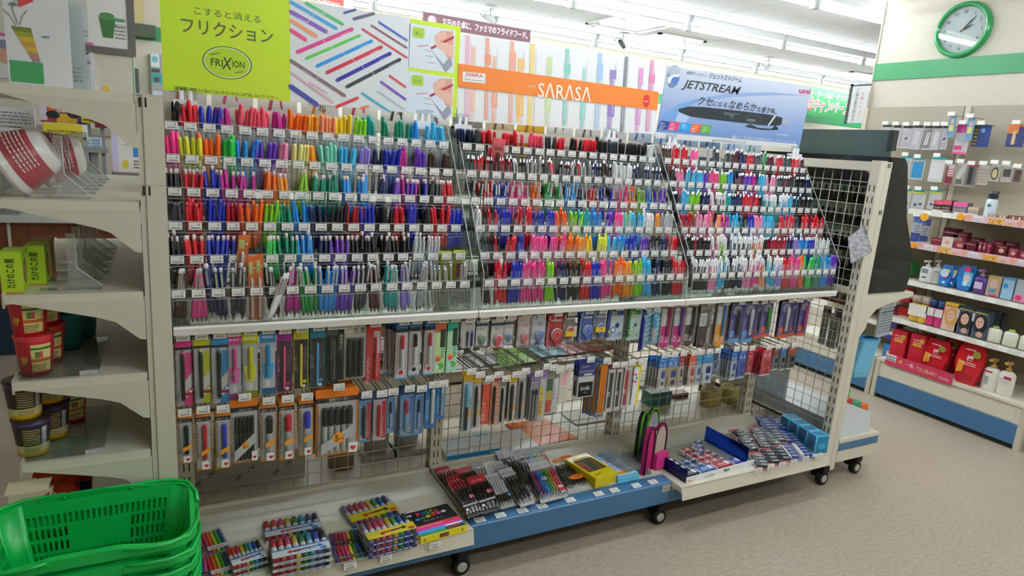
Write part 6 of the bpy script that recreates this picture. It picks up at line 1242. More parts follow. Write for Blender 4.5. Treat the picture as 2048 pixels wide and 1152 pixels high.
# display cards standing on the top shelf
t = thing('poster_card', 'white ice cream poster card with green foot on the top shelf', 'poster', (-.318, .12, 1.5595)); W, H = .125, .42
m = MB(); m.box(0, 0, 0, W, .003, H, C_('e6e8ea')); m.build('sheet', t); m = MB(); p = PF(m, (0, -.0006, 0), (1, 0, 0), (0, 0, 1), .0001)
p.rect(.004, .004, .068, .052, C_('4aa565')); 
for i, c in enumerate(('7a8a3a', 'a0a83a', 'd0b83a', 'c89a4a', 'd8b04a', 'b88a6a', 'a88a8a')): a = i/7; b = (i+1)/7; f = lambda u: (.012+u*.038, .05+u*.014, .128-u*.075); A0, B0 = f(a), f(b); p.poly([(A0[0]+.0, A0[2]), (B0[0], B0[2]), (B0[1], B0[2]), (A0[1], A0[2])], C_(c))
for pts in (((.022, .13), (.012, .15), (.0, .162)), ((.03, .132), (.034, .15), (.045, .165)), ((.026, .135), (.018, .165), (.024, .185))):
    for a, b in zip(pts, pts[1:]): p.bar(*a, *b, .0022, C_('a89090'))
p.poly([(.03, .17), (.06, .188), (.03, .205)], C_('d84a50')); p.ell(.02, .175, .008, .004, C_('6a8a78')); p.ell(.012, .20, .01, .01, C_('9a90b8')); p.lines(.07, .11, .085, .118, 1, C_('6a80b8')); m.build('print', t)
t = thing('poster_card', 'clear sheeted white card behind the ice cream poster on the top shelf', 'poster', (-.27, .20, 1.5595)); m = MB(); m.box(0, 0, 0, .10, .002, .20, C_('dfe2e6')); p = PF(m, (0, -.0005, 0), (1, 0, 0), (0, 0, 1)); p.lines(.01, .02, .09, .06, 4, C_('b8b4b8')); m.build('sheet', t); m = MB(); m.box(-.04, -.02, 0, .11, -.018, .22, CLEAR); m.build('sleeve', t)
t = thing('figure_box', 'tiny yellow and white box on the top shelf near the post', 'box', (-.135, .12, 1.5595)); m = MB(); m.box(0, 0, 0, .022, .015, .02, C_('d8d0c0')); m.build('carton', t); m = MB(); m.box(.005, -.001, .002, .017, 0, .013, C_('e8c82a')); m.build('label_print', t)
# ================================================================ goods on the rear shelves, seen through the wire
def rbx(name, label, cat, px0, px1, py0, py1, y, d, col, top=None, kind='gloss', zf=None, prt=None):
    A = at(px0, py1, y=y); B = at(px1, py0, y=y); z0 = A.z if zf is None else zf; h = max(B.z-z0, .004)
    t = thing(name, label, cat, (A.x, y, z0)); m = MB(); w = B.x-A.x; m.rbox(0, 0, 0, w, d, h, .002, C_(col, kind)); 
    if prt: prt(PF(m, (0, -.0005, 0), (1, 0, 0), (0, 0, 1), .00008), w, h)
    m.build('body', t)
    if top: m = MB(); p = PF(m, (0, 0, h+.0006), (1, 0, 0), (0, 1, 0), .0001); top(p, w, d); m.build('print', t)
    return t
def roll(name, label, cat, px, py, y, r, h, col, side, z):
    q = at(px, py, y=y); t = thing(name, label, cat, (q.x, y, z)); m = MB(); m.lathe([(r, 0, C_(col, 'shiny')), (r, h, C_(side, 'gloss')), (r*.62, h, C_('c8b088', 'gloss')), (r*.58, h*.2)], 24, C_(col, 'shiny')); m.build('roll', t)
    m = MB(); n = 8; m.lathe([(r*1.01, h*.1), (r*1.01, h*.95)], 24, FILM, caps=False); m.build('wrapper', t); return t
zb, zs1, zs2, zs3 = .1915, .1915, .5895, .6615
roll('tape_roll', 'brown packing tape roll in wrapper on the rear base under the lime sign', 'tape', 681, 950, .60, .052, .075, '8a6a4a', '6a4a30', zb)
m = None
t = thing('wrapping_pack', 'grey pack printed with slanted leaf marks, behind the wire under the lime sign', 'pack', (.02, .56, zb)); m = MB(); m.rbox(0, 0, 0, .42, .12, .12, .01, C_('a9a69c', 'gloss')); p = PF(m, (0, -.0006, 0), (1, 0, 0), (0, 0, 1), .0001)
for i in range(9): p.poly([(.03+.045*i, .02+.03*(i % 3)), (.055+.045*i, .035+.03*(i % 3)), (.05+.045*i, .05+.03*(i % 3)), (.03+.045*i, .035+.03*(i % 3))], C_('77746a'))
m.build('body', t)
for i, (px, py) in enumerate(((752, 880), (812, 872))):
    q = at(px, py, y=.66); t = thing('paper_tub', f'plain grey white tub behind the wire, {"nearer the leaf pack" if i == 0 else "nearer the steel brace"}', 'tub', (q.x, .66, zb+.02)); m = MB(); m.lathe([(.05, 0), (.062, .16), (.064, .165), (.06, .167)], 24, C_('c4c1b6', 'gloss')); m.build('tub', t); m = MB(); m.lathe([(.065, .167), (.065, .175), (.03, .177)], 24, C_('d0cdc4', 'gloss')); m.build('lid', t)
    m = MB(); m.box(-.07, -.07, -.02, .07, .07, 0, C_('b5b2a8')); m.build('tray', t)
def folder(name, label, quad, z, col, h=.004, col2=None, kind='shiny', prt=None):
    P = [at(*q, z=z) for q in quad]; c = P[0]; t = thing(name, label, 'folder', (c.x, c.y, z)); m = MB(); m.hexa([p-c for p in P], [p-c+Vector((0, 0, h)) for p in P], C_(col, kind)); 
    if col2: u = (P[1]-P[0]); m.hexa([Vector((0, -.002, 0)), u+Vector((0, -.002, 0)), u+Vector((0, -.0004, 0)), Vector((0, -.0004, 0))], [Vector((0, -.002, h)), u+Vector((0, -.002, h)), u+Vector((0, -.0004, h)), Vector((0, -.0004, h))], C_(col2))
    m.build('cover', t)
    if prt: m = MB(); u = (P[1]-P[0]); v = P[3]-P[0]; p = PF(m, (0, 0, h*2+.001), u, v, .0002); prt(p, u.length, v.length); m.build('print', t)
    return t
folder('paper_pack', 'white wrapped paper pack with blue edge behind the wire under the orange banner', ((893, 925), (998, 908), (975, 876), (872, 890)), zs1, 'cfd0cd', .028, '1f88b8', prt=lambda p, w, d: (p.text('CaNi', w*.62, d*.45, .05, C_('3a98b8'), 'l', w*.28, .01), p.lines(w*.1, d*.3, w*.5, d*.5, 2, C_('8ab8c8'))))
folder('paper_pack', 'clear wrapped paper pack with orange edge behind the wire under the orange banner', ((985, 916), (1078, 899), (1040, 864), (955, 876)), zs1, 'c9c4ba', .018, 'd8642a')
folder('file_folder', 'wide orange file folder lying behind the wire under the orange banner', ((1075, 893), (1155, 878), (1090, 838), (1010, 850)), zs1, 'd0652f', .006)
rbx('storage_box', 'grey storage box behind the wire beside the orange folder', 'box', 1150, 1212, 850, 880, .62, .15, '8d8a76', zf=zs1); rbx('storage_box', 'dark green box behind the wire above the orange folder', 'box', 1065, 1112, 828, 848, .78, .05, '2c3a30', zf=zs1)
folder('file_folder', 'clear bluish white folder on the upper rear shelf, under the orange banner', ((960, 735), (1030, 722), (1010, 708), (925, 712)), zs2, 'd3dde2'); folder('file_folder', 'bright green folder on the upper rear shelf, under the orange banner', ((1000, 736), (1085, 722), (1055, 694), (985, 702)), zs2+.004, '86c83c')
folder('file_folder', 'sky blue folder with teal edge on the upper rear shelf', ((1070, 718), (1140, 708), (1108, 688), (1045, 694)), zs2+.002, '2f9cd0', .004, '2a8a8a'); folder('file_folder', 'pink folder on the upper rear shelf', ((1125, 712), (1195, 702), (1165, 684), (1095, 690)), zs2+.002, 'c8386a'); folder('file_folder', 'shiny orange folder on the upper rear shelf', ((1195, 705), (1235, 698), (1215, 680), (1165, 684)), zs2+.002, 'c85a1c', .01)
pass
folder('file_folder', 'dark teal folder on the rear shelf, under the blue sign', ((1362, 738), (1440, 729), (1428, 711), (1348, 717)), .4215, '2f6a6a', .008)
for i in range(5): rbx('storage_carton', f'grey brown carton on the upper rear shelf, {ORD[i]} from the cream post', 'carton', 385+104*i, 480+104*i, 700, 790, .60, .2, ('7c6a58', '8a8278', '5d4a3c', '7a7468', '6a6258')[i], zf=.6115)  # cartons added to block the bright view through the wire
for i, (px, py, c) in enumerate(((1418, 815, 'c8ac5c'), (1458, 803, 'c4bc58'), (1480, 800, 'cfc878'))): roll('tape_roll', f'yellowish tape roll behind the wire under the blue sign, {ORD[i]} from the orange banner', 'tape', px, py, .62+.01*i, .058, .085, c, 'b8a050', zs1)
rbx('storage_box', 'brown red box behind the wire under the blue sign', 'box', 1345, 1378, 785, 812, .75, .06, '6a3a30', zf=zs1); rbx('storage_box', 'teal bag behind the wire beside the pouches', 'bag', 1300, 1345, 782, 815, .70, .08, '3a7a78', zf=zs1)
# ================================================================ next aisle's shelving, glimpsed through the wire
ra = thing('aisle_shelving', 'beige aisle shelving glimpsed through the wire behind the pen unit', 'shelving', (1.2, 2.0, 0)); m = MB(); m.box(-1.1, .2, .1, 1.1, .24, 1.3, C_('8f8978', 'gloss')); m.build('back_panel', ra)
m = MB(); m.box(-1.1, -.25, .02, 1.1, .2, .18, C_('a39d8b', 'gloss')); m.build('base', ra)
for z in (.45, .75, 1.05): m = MB(); m.box(-1.1, -.15, z-.02, 1.1, .2, z, C_('a8a290', 'gloss')); m.build('shelf', ra)
for k, z in enumerate((.181, .451, .751)):
    for i in range(9): 
        cc = ('6a5a48', '7d8a86', '8a5a4a', '5f6a78', '9a9484', '74604a', '7a7a80', '86705a', '55605a')[(i*4+k*2) % 9]
        tag(MB().rbox(0, 0, 0, .2, .16, .17+.02*((i+k) % 3), .004, C_(cc, 'gloss')).build('shelf_carton', None, (.14+.235*i, 1.9, z)), f'dull carton in the next aisle, {ORD[i]} from the cream post, {("bottom", "middle", "top")[k]} shelf', 'carton')
# ================================================================ the service counter beyond
WOOD = noisy('counter_wood', '#6a3a22', '#7f4a2c', 6, .4, (8, 8, .6), 5)
sc_ = thing('service_counter', 'long wood fronted service counter with pale top at the back of the shop', 'counter', (0, 3.3, 0))
m = MB(); m.box(-2.9, -.28, .32, 3.6, .35, .84, WOOD); m.build('front', sc_); m = MB(); m.box(-2.95, -.33, .84, 3.65, .4, .875, C_('c9ccc8', 'gloss')); m.build('worktop', sc_); m = MB(); m.box(-2.9, -.27, .0, 3.6, .33, .32, C_('25364e', 'gloss')); m.build('plinth', sc_)
m = MB(); m.box(-.86, -.289, .32, -.845, -.279, .84, C_('d8d4c4')); m.build('joint_strip', sc_)
def cbox(name, label, cat, px0, px1, py0, py1, y, d, col, prt=None, zf=None):
    t = rbx(name, label, cat, px0, px1, py0, py1, y, d, col, None, 'gloss', zf, prt); z = t.location.z
    if zf is None and z > .9:
        w = at(px1, py1, y=y).x-t.location.x; m = MB(); m.box(w*.35, d*.3, ZT-z, w*.65, d*.7, -.0005, C_('8b8d8c', 'gloss')); m.box(w*.1, 0, ZT-z, w*.9, d, ZT-z+.01, C_('8b8d8c', 'gloss')); m.build('stand', t)
    return t
ZT = .876
cbox('coffee_machine', 'white coffee machine panel with black script and blue picture, on the counter', 'coffee machine', 226, 290, 262, 345, 3.2, .3, 'e6e4da', lambda p, w, h: (p.rect(0, 0, w*.18, h, C_('d6c8e8')), p.text('WMF', w*.34, h*.76, h*.12, INK, 'l', w*.2, .02), p.lines(w*.3, h*.64, w*.6, h*.67, 1, GREY), p.rect(w*.62, h*.38, w, h*.62, C_('3a80c0')), p.ell(w*.38, h*.2, w*.1, h*.1, C_('e0c82a')), p.lines(w*.62, h*.12, w, h*.34, 3, C_('6a4a40')), p.rect(0, 0, w, h*.03, C_('d89a90'))))
cbox('machine_stand', 'grey cabinet under the coffee machine panel', 'cabinet', 228, 288, 345, 425, 3.21, .25, '8e979a', None, ZT)
cbox('sunglasses_stand', 'white counter display board under the dark sunglasses', 'display', 84, 172, 250, 275, 3.1, .12, 'eeeeee', None)
q = at(128, 262, y=3.1)
sg = thing('sunglasses', 'pair of round dark sunglasses on the white counter display', 'sunglasses', tuple(at(125, 228, y=3.08)))
for i, px in enumerate((106, 148)):
    c = at(px, 229, y=3.08)-Vector(sg.location); m = MB(); m.lathe([(.03, -.003), (.031, 0), (.026, .004)], 22, C_('2b3034', 'shiny'), T=Matrix.Translation(c) @ Matrix.Rotation(R(90), 4, 'X'), sx=1.15, sy=.8); m.build('lens', sg)
m = MB(); a, b = at(120, 226, y=3.08)-Vector(sg.location), at(134, 226, y=3.08)-Vector(sg.location); m.rod(a, b, .003, 6, BLACK); m.build('bridge', sg)
cbox('notice_card', 'yellow lettered card below the sunglasses display', 'sign', 88, 164, 250, 284, 3.06, .01, 'e6d23a', lambda p, w, h: p.lines(w*.1, h*.3, w*.9, h*.8, 2, C_('a08a20')))
cbox('snack_rack', 'colourful snack rack behind the sunglasses on the counter', 'rack', 82, 170, 205, 250, 3.3, .1, 'a84a3a', lambda p, w, h: (p.rect(0, h*.2, w*.15, h, C_('d8d0e0')), p.rect(w*.18, h*.3, w*.3, h, C_('e8602c')), p.rect(w*.35, h*.1, w*.8, h*.5, C_('e0b030')), p.rect(w*.82, 0, w, h*.7, C_('5a3a90')), p.lines(w*.3, h*.55, w*.8, h*.95, 3, C_('e0d0d0'))))
cbox('notice_card', 'narrow yellow notice card beside the snack rack', 'sign', 163, 190, 232, 245, 3.2, .01, 'e0c81c', lambda p, w, h: p.lines(w*.1, h*.3, w*.9, h*.7, 1, INK))
cbox('candy_tub', 'dark red candy tub near the post on the counter', 'tub', 190, 216, 228, 255, 3.15, .1, '6a2430', lambda p, w, h: p.lines(w*.1, h*.5, w*.9, h*.8, 2, C_('b83a48')))
cbox('price_board', 'framed white price panel behind the counter', 'panel', -10, 68, 218, 250, 3.6, .03, 'e2e2de', lambda p, w, h: (p.lines(w*.05, h*.15, w*.9, h*.85, 4, C_('8a90a0')),))
cbox('cash_register', 'white cash register with blue screen on the counter', 'cash register', -30, 36, 258, 335, 3.05, .3, 'e4e6e6', lambda p, w, h: (p.rect(w*.4, h*.68, w*.95, h*.92, C_('5a88c8')), p.rect(w*.3, h*.3, w*.75, h*.5, C_('3a78b8')), p.lines(w*.2, h*.1, w*.8, h*.25, 2, C_('8a9ab8'))))
for i, (a, b, c) in enumerate(((167, 182, 'c8d4dc'), (183, 202, 'b4c8dc'))): cbox('canned_drink', f'pale blue striped can on the counter, {"nearer the sunglasses" if i == 0 else "nearer the coffee machine"}', 'can', a, b, 275, 296, 3.1, .05, c, lambda p, w, h: p.lines(w*.1, h*.1, w*.9, h*.9, 3, C_('6a8ab0')))
cbox('counter_basket', 'grey counter basket holding pale cans', 'basket', 160, 214, 296, 304, 3.08, .12, '8a8c88')
# back bar behind the till
bb = thing('back_bar', 'beige back bar cupboard behind the service counter', 'cupboard', (-1.6, 4.5, 0)); m = MB(); m.box(-1.3, -.3, 0, 1.3, .04, 1.35, C_('c6bfa8', 'gloss')); m.build('carcass', bb); m = MB(); m.box(-1.3, -.33, 1.35, 1.3, .04, 1.4, C_('a89f90', 'gloss')); m.build('worktop', bb)
# wall boards behind the counter
YB = 4.548
def wallboard(name, label, cat, quad_px, y, col, prt=None, frame=None, d=.02):
    x0, x1, y0, y1 = quad_px; A = at(x0, y1, y=y); B = at(x1, y0, y=y); t = thing(name, label, cat, (A.x, y, A.z)); w, h = B.x-A.x, B.z-A.z
    m = MB(); m.box(0, -d, 0, w, 0, h, C_(col)); p = PF(m, (0, -d-.0008, 0), (1, 0, 0), (0, 0, 1), .0004)
    if prt: prt(p, w, h)
    m.build('board', t)
    if frame:
        m = MB(); f = .05
        for b in ((-f, -d-.01, -f, w+f, .0, 0), (-f, -d-.01, h, w+f, 0, h+f), (-f, -d-.01, 0, 0, 0, h), (w, -d-.01, 0, w+f, 0, h)): m.box(*b, C_(frame, 'gloss'))
        m.build('frame', t)
    return t
def menu(p, w, h):
    for i, (v, c, c2) in enumerate(((.12, '5a8a50', '3f7a3a'), (.62, 'b89068', 'a07048'))):
        a = w*.58; b = h*v; p.poly([(a+.02, b), (a+.09, b), (a+.115, b+.17), (a-.005, b+.17)], C_(c2)); p.ell(a+.055, b+.17, .06, .03, C_('e8ece4')); p.ell(a+.055, b+.165, .052, .024, C_(c))
        p.rect(w*.8, b+.13, w*.96, b+.155, C_('4a9a68' if i == 0 else '4a88c8')); p.lines(w*.8, b+.0, w*.97, b+.11, 4, GREY)
    p.lines(w*.2, h*.1, w*.4, h*.2, 2, GREY); p.text('抹茶フラッペ', w*.8, h*.12+.09, .02, INK, 'l', w*.17)
wallboard('menu_board', 'dark framed drinks menu board with green and brown cups', 'menu board', (120, 250, -60, 84), YB, 'e6e3dc', menu, '6a6460')
wallboard('wall_notice', 'white wall notice with pink top below the menu board', 'notice', (118, 187, 86, 182), YB, 'd6d6d8', lambda p, w, h: (p.rect(0, h*.93, w, h, C_('d86aa8')), p.text('AMO', w*.46, h*.76, .075, C_('3a3a3e'), 'l', w*.42, .02), p.lines(w*.5, h*.66, w*.75, h*.7, 1, INK), p.text('(月) 16:00', w*.5, h*.57, .03, INK, 'l', w*.4, .01), p.lines(w*.5, h*.3, w*.8, h*.5, 3, GREY)))
wallboard('wall_poster', 'poster with pink band at the far end of the counter wall', 'poster', (-60, 22, 68, 150), YB, 'd8d4d4', lambda p, w, h: (p.rect(0, h*.93, w, h, C_('d85a8a')), p.ell(w*.85, h*.5, w*.2, h*.18, C_('d09a80')), p.ell(w*.85, h*.75, w*.2, h*.1, C_('7a80a0'))))
YW = 5.09
t = wallboard('wall_cabinet', 'wood and dark edged box on the back wall above the green stripe', 'wall box', (259, 283, -70, 48), YW, 'c9b886', None, None, .12); 
for b in ((-.03, -.125, -.05, .0, .0, 1.2), (-.03, -.13, -.06, .28, 0, 0)): pass
m = MB(); A = t.children[0].dimensions; m.box(-.09, -.13, -.04, 0, 0, .95, C_('55554f')); m.box(-.09, -.13, -.1, .20, 0, 0, C_('4f5a46')); m.build('casing', t)
wallboard('charger_board', 'narrow board with teal photo cards near the lime sign', 'display', (304, 323, 110, 200), YW, '9a9c98', lambda p, w, h: (p.rect(w*.05, h*.72, w*.8, h, C_('d8e0dc')), p.ell(w*.4, h*.88, w*.28, h*.07, C_('7ab8c0')), p.rect(w*.05, h*.38, w*.95, h*.58, C_('2f9a94')), p.ell(w*.5, h*.45, w*.25, h*.06, C_('5a4a48')), p.rect(w*.05, h*.60, w*.8, h*.68, C_('3a4a44')), p.rect(w*.1, h*.02, w*.95, h*.2, C_('c8ccd0'))), None, .05)
wallboard('dark_box', 'dark grey box on the back wall near the post', 'box', (262, 277, 139, 205), YW, '4a5050', None, None, .1)
# ---- hanging banners and ceiling fittings
def banner(name, label, quad, y, col, prt, th=.004):
    P = [at(*q, y=y) for q in quad]; c = P[0]; t = thing(name, label, 'banner', tuple(c)); U = P[1]-c; V = P[3]-c; m = MB(); n = Vector((0, th, 0)); m.hexa([p-c+n for p in P], [p-c for p in P], C_(col)); p = PF(m, (0, -.001, 0), U, V, .0005); prt(p, U.length, V.length); m.build('sheet', t)
    return t, U, V
def mar(p, w, h): p.text('毎日の食卓に、ファミマのフライドフード。', w*.17, h*.3, h*.42, WHITE, 'l', w*.8, .015); p.ell(w*.08, h*.5, h*.35, h*.33, C_('c88a98'), 16); p.ell(w*.07, h*.55, h*.2, h*.2, C_('e8c0c8'), 14)
t, U, V = banner('ceiling_banner', 'maroon hanging banner with white lettering behind the pen signs', ((845, 52), (1060, 86), (1062, 61), (846, 23)), 3.6, '5a3038', mar)
for f in (.04, .96): m = MB(); b = U*f+V; m.rod(b, (b.x, b.y, ZC-t.location.z-.002), .0015, 5, C_('d8d8d8')); m.build('cord', t)
def camp(p, w, h):
    p.text('ト・サークルK・サンクス', w*.02, h*.66, h*.2, WHITE, 'l', w*.80, .02); p.text('念キャンペーン', -w*.01, h*.2, h*.38, WHITE, 'l', w*.92, .06); p.text('念キャンペーン', 0, h*.2, h*.38, C_('e0404a'), 'l', w*.9, .01)
    p.ell(w*.95, h*.62, w*.05, h*.13, C_('e8b030')); p.ell(w*.97, h*.7, w*.03, h*.08, C_('e05a30')); p.ell(w*.95, h*.18, w*.04, h*.1, C_('8ab8d8'))
t, U, V = banner('ceiling_banner', 'green campaign banner with red and white lettering beside the blue pen sign', ((1606, 228), (1700, 240), (1708, 190), (1626, 173)), 4.6, '2f8a4a', camp)
for f in (.1, .9): m = MB(); b = U*f+V; m.rod(b, (b.x, b.y, ZC-t.location.z-.002), .0015, 5, C_('d8d8d8')); m.build('cord', t)
t, U, V = banner('ceiling_banner', 'red and white banner corner above the lime sign', ((637, 5), (706, 22), (706, -30), (637, -45)), 3.0, 'e4e2e2', lambda p, w, h: (p.rect(0, h*.1, w*.72, h, C_('d8503c')), p.lines(w*.1, h*.12, w*.6, h*.2, 1, WHITE)))
for f in (.1, .9): m = MB(); b = U*f+V; m.rod(b, (b.x, b.y, ZC-t.location.z-.002), .0015, 5, C_('d8d8d8')); m.build('cord', t)
def cctv(label, px, py, z, yaw, s=1.0):
    q = at(px, py, z=z); t = thing('security_camera', label, 'camera', (q.x, q.y, ZC-.001)); d = ZC-z
    m = MB(); m.lathe([(.05, -.012), (.05, 0)], 18, C_('c8cccc', 'gloss')); m.build('base', t); m = MB(); m.rod((0, 0, -d+.05), (0, 0, -.01), .008, 8, C_('b8bcbc', 'gloss')); m.build('stem', t)
    m = MB(); T = Matrix.Translation((0, 0, -d+.03)) @ Matrix.Rotation(yaw, 4, 'Z') @ Matrix.Rotation(R(62), 4, 'Y'); m.lathe([(.022, -.05), (.026, -.045), (.026, .045), (.02, .06)], 14, C_('d0d4d4' if s > .9 else '60686c', 'gloss'), T=T); m.build('housing', t)
    m = MB(); m.lathe([(.018, .061), (.016, .066)], 12, BLACK, T=T); m.build('lens', t)
    m = MB(); m.tube([(.03, 0, -.012), (-.03, .02, -.05), (-.08, 0, -.05), (-.10, 0, -d*.6), (-.05, 0, -d+.03)], .003, 5, C_('6a7072')); m.build('cable', t)
cctv('white ceiling camera with loose cable above the maroon banner', 980, 45, 2.60, R(160)); cctv('dark ceiling camera above the orange banner sign', 1244, 95, 2.60, R(200), .5); cctv('chrome ceiling camera above the blue pen sign', 1535, 140, 2.60, R(20))
for i, quad in enumerate((((1205, 40), (1280, 62), (1325, 52), (1240, 33)), ((1255, 80), (1350, 92), (1395, 82), (1310, 66)), ((1640, 152), (1700, 160), (1740, 150), (1690, 142)))):
    P = [at(*q, z=ZC) for q in quad]; c = sum(P, Vector())/4; t = thing('ceiling_vent', f'pale square ceiling panel vent, {ORD[i]} from the pen signs', 'vent', (c.x, c.y, ZC-.001)); a = .32
    m = MB(); 
    for b in ((-a, -a, a, -a+.04), (-a, a-.04, a, a), (-a, -a, -a+.04, a), (a-.04, -a, a, a)): m.box(b[0], b[1], -.012, b[2], b[3], 0, C_('e2e5e6', 'gloss'))
    m.build('frame', t); m = MB(); m.box(-a+.04, -a+.04, -.006, a-.04, a-.04, 0, C_('c3c8ca', 'gloss')); m.build('grille', t)
q = at(1186, 48, z=ZC); t = thing('smoke_detector', 'small white round ceiling detector above the pen signs', 'smoke detector', (q.x, q.y, ZC-.001)); m = MB(); m.lathe([(.03, -.03), (.05, -.018), (.055, 0)], 18, C_('e6e8e8', 'gloss')); m.build('cover', t); m = MB(); m.lathe([(.012, -.036), (.012, -.03)], 10, C_('c8cccc')); m.build('sensor', t)
# ================================================================ wall clock
WX = 4.75
c = at(1923, 59, x=WX-.03); t = thing('wall_clock', 'round white wall clock with green rim and black numerals', 'clock', (WX-.002, c.y, c.z)); RC = .178
T = Matrix.Rotation(R(-90), 4, 'Y')
m = MB(); m.lathe([(RC, 0), (RC, .022), (RC-.006, .034), (RC-.02, .038), (RC-.03, .03), (RC-.032, .016)], 56, M('#2f9a58', 'shiny'), T=T, caps=False); m.build('rim', t)
m = MB(); m.lathe([(RC-.028, .008), (RC-.028, .012)], 48, C_('dfe3e2', 'paper'), T=T); m.build('dial', t)
m = MB(); p = PF(m, (-.0128, 0, 0), (0, -1, 0), (0, 0, 1), .0001)
for h in range(1, 13):
    a = R(90-30*h); p.text(str(h), .118*math.cos(a), .118*math.sin(a)-.011, .023, C_('4a4c4c'), 'c', None, .008)
m.build('numerals', t)
for nm, ang, l, w_ in (('hour_hand', 66, .075, .008), ('minute_hand', 42, .112, .006)):
    m = MB(); p = PF(m, (-.0155 if nm[0] == 'h' else -.0165, 0, 0), (0, -1, 0), (0, 0, 1)); a = R(90-ang); d = Vector((math.cos(a), math.sin(a))); n = Vector((-d.y, d.x))
    q = [-.02*d-n*.002, d*l*.55-n*w_, d*l, d*l*.55+n*w_, -.02*d+n*.002]; m.hexa([p.P(*v) for v in q], [p.P(*v)+Vector((-.001, 0, 0)) for v in q], C_('2a2c2c')); m.build(nm, t)
m = MB(); p = PF(m, (-.0178, 0, 0), (0, -1, 0), (0, 0, 1)); p.bar(-.004, .012, .004, -.05, .0012, C_('c8a84a', 'metal')); m.build('second_hand', t)
m = MB(); m.lathe([(RC-.03, .026), (RC-.03, .0275)], 48, CLEAR, T=T); m.build('glass', t)
# paper notice hanging at the wall's end
P0 = at(1716, 246, x=4.70); P1 = at(1722, 172, x=4.70); t = thing('paper_notice', 'white handwritten notice with black edge hanging at the end of the clock wall', 'notice', (4.70, 1.56, P0.z)); h = P1.z-P0.z
m = MB(); m.box(-.003, -.08, 0, 0, .06, h, C_('c8cac8')); p = PF(m, (-.0036, .06, 0), (0, -1, 0), (0, 0, 1), .0002)
for i, s in enumerate('ご協力ありがとう'): p.text(s, .045, h*(.9-.115*i)-.014, .022, INK, 'c')
for i, s in enumerate('お願いします'): p.text(s, .095, h*(.8-.12*i)-.012, .016, C_('c85a50'), 'c')
m.build('sheet', t); m = MB(); m.box(-.004, .06, -.01, .004, .085, h+.02, C_('3a4040')); m.box(-.004, -.085, h, .004, .085, h+.012, C_('3a4040')); m.build('edge', t)
# ================================================================ cosmetics wall unit
FX = 4.28
def unitx(name, label, y0, y1, zs, xf, base=True):
    t = thing(name, label, 'shelving', (4.5, (y0+y1)/2, 0)); o = Vector(t.location)
    def S(mb, nm, par=None): mb.v = [tuple(Vector(p)-o) for p in mb.v]; return mb.build(nm, par or t)
    m = MB(); m.box(4.70, y0, .27, 4.72, y1, 1.98, C_('a79f8c', 'gloss')); S(m, 'back_panel')
    m = MB(); m.box(FX, y0+.02, .15, 4.72, y1-.02, .258, CREAM); m.box(FX-.004, y0+.06, .158, FX, y1-.06, .235, CREAM); S(m, 'base_cabinet')
    m = MB(); m.box(FX-.006, y0+.02, .03, FX+.02, y1-.02, .15, BLUE); m.box(FX+.01, y0+.02, 0, FX+.03, y1-.02, .03, DARK); S(m, 'kickboard'); m = MB(); m.box(FX-.01, y0+.003, .258, 4.72, y1-.003, .275, CREAM); S(m, 'deck')  # dark floor strip stands in for the shaded gap under the kickboard
    for y in (y0, y1-.03): m = MB(); m.box(FX-.008, y, 0, FX+.03, y+.03, .258, CREAMD); S(m, 'post')
    m = MB(); m.box(4.69, y1-.035, .276, 4.70, y1-.002, 1.98, CREAMD); S(m, 'rear_upright')
    for z in zs:
        m = MB(); m.box(xf, y0+.005, z-.022, 4.70, y1-.005, z-.004, CREAMD); m.box(xf-.012, y0+.005, z-.03, xf, y1-.005, z, M('#e6e4dc', 'gloss')); n = 7
        for i in range(n): y = y0+.06+(y1-y0-.1)*i/n; m.box(xf-.0135, y, z-.027, xf-.012, y+.05, z-.004, TAGW)
        S(m, 'shelf')
    return t
unitx('cosmetics_shelf', 'cream wall shelving under the clock with cosmetics and hair goods', -.15, .765, (.833, .568, 1.078, 1.292), 4.30)
unitx('cosmetics_shelf', 'cream wall shelving nearer the end display, with small shelves', .775, 1.49, (.845, .655, .49, 1.055), 4.40)
for i in range(14): pass
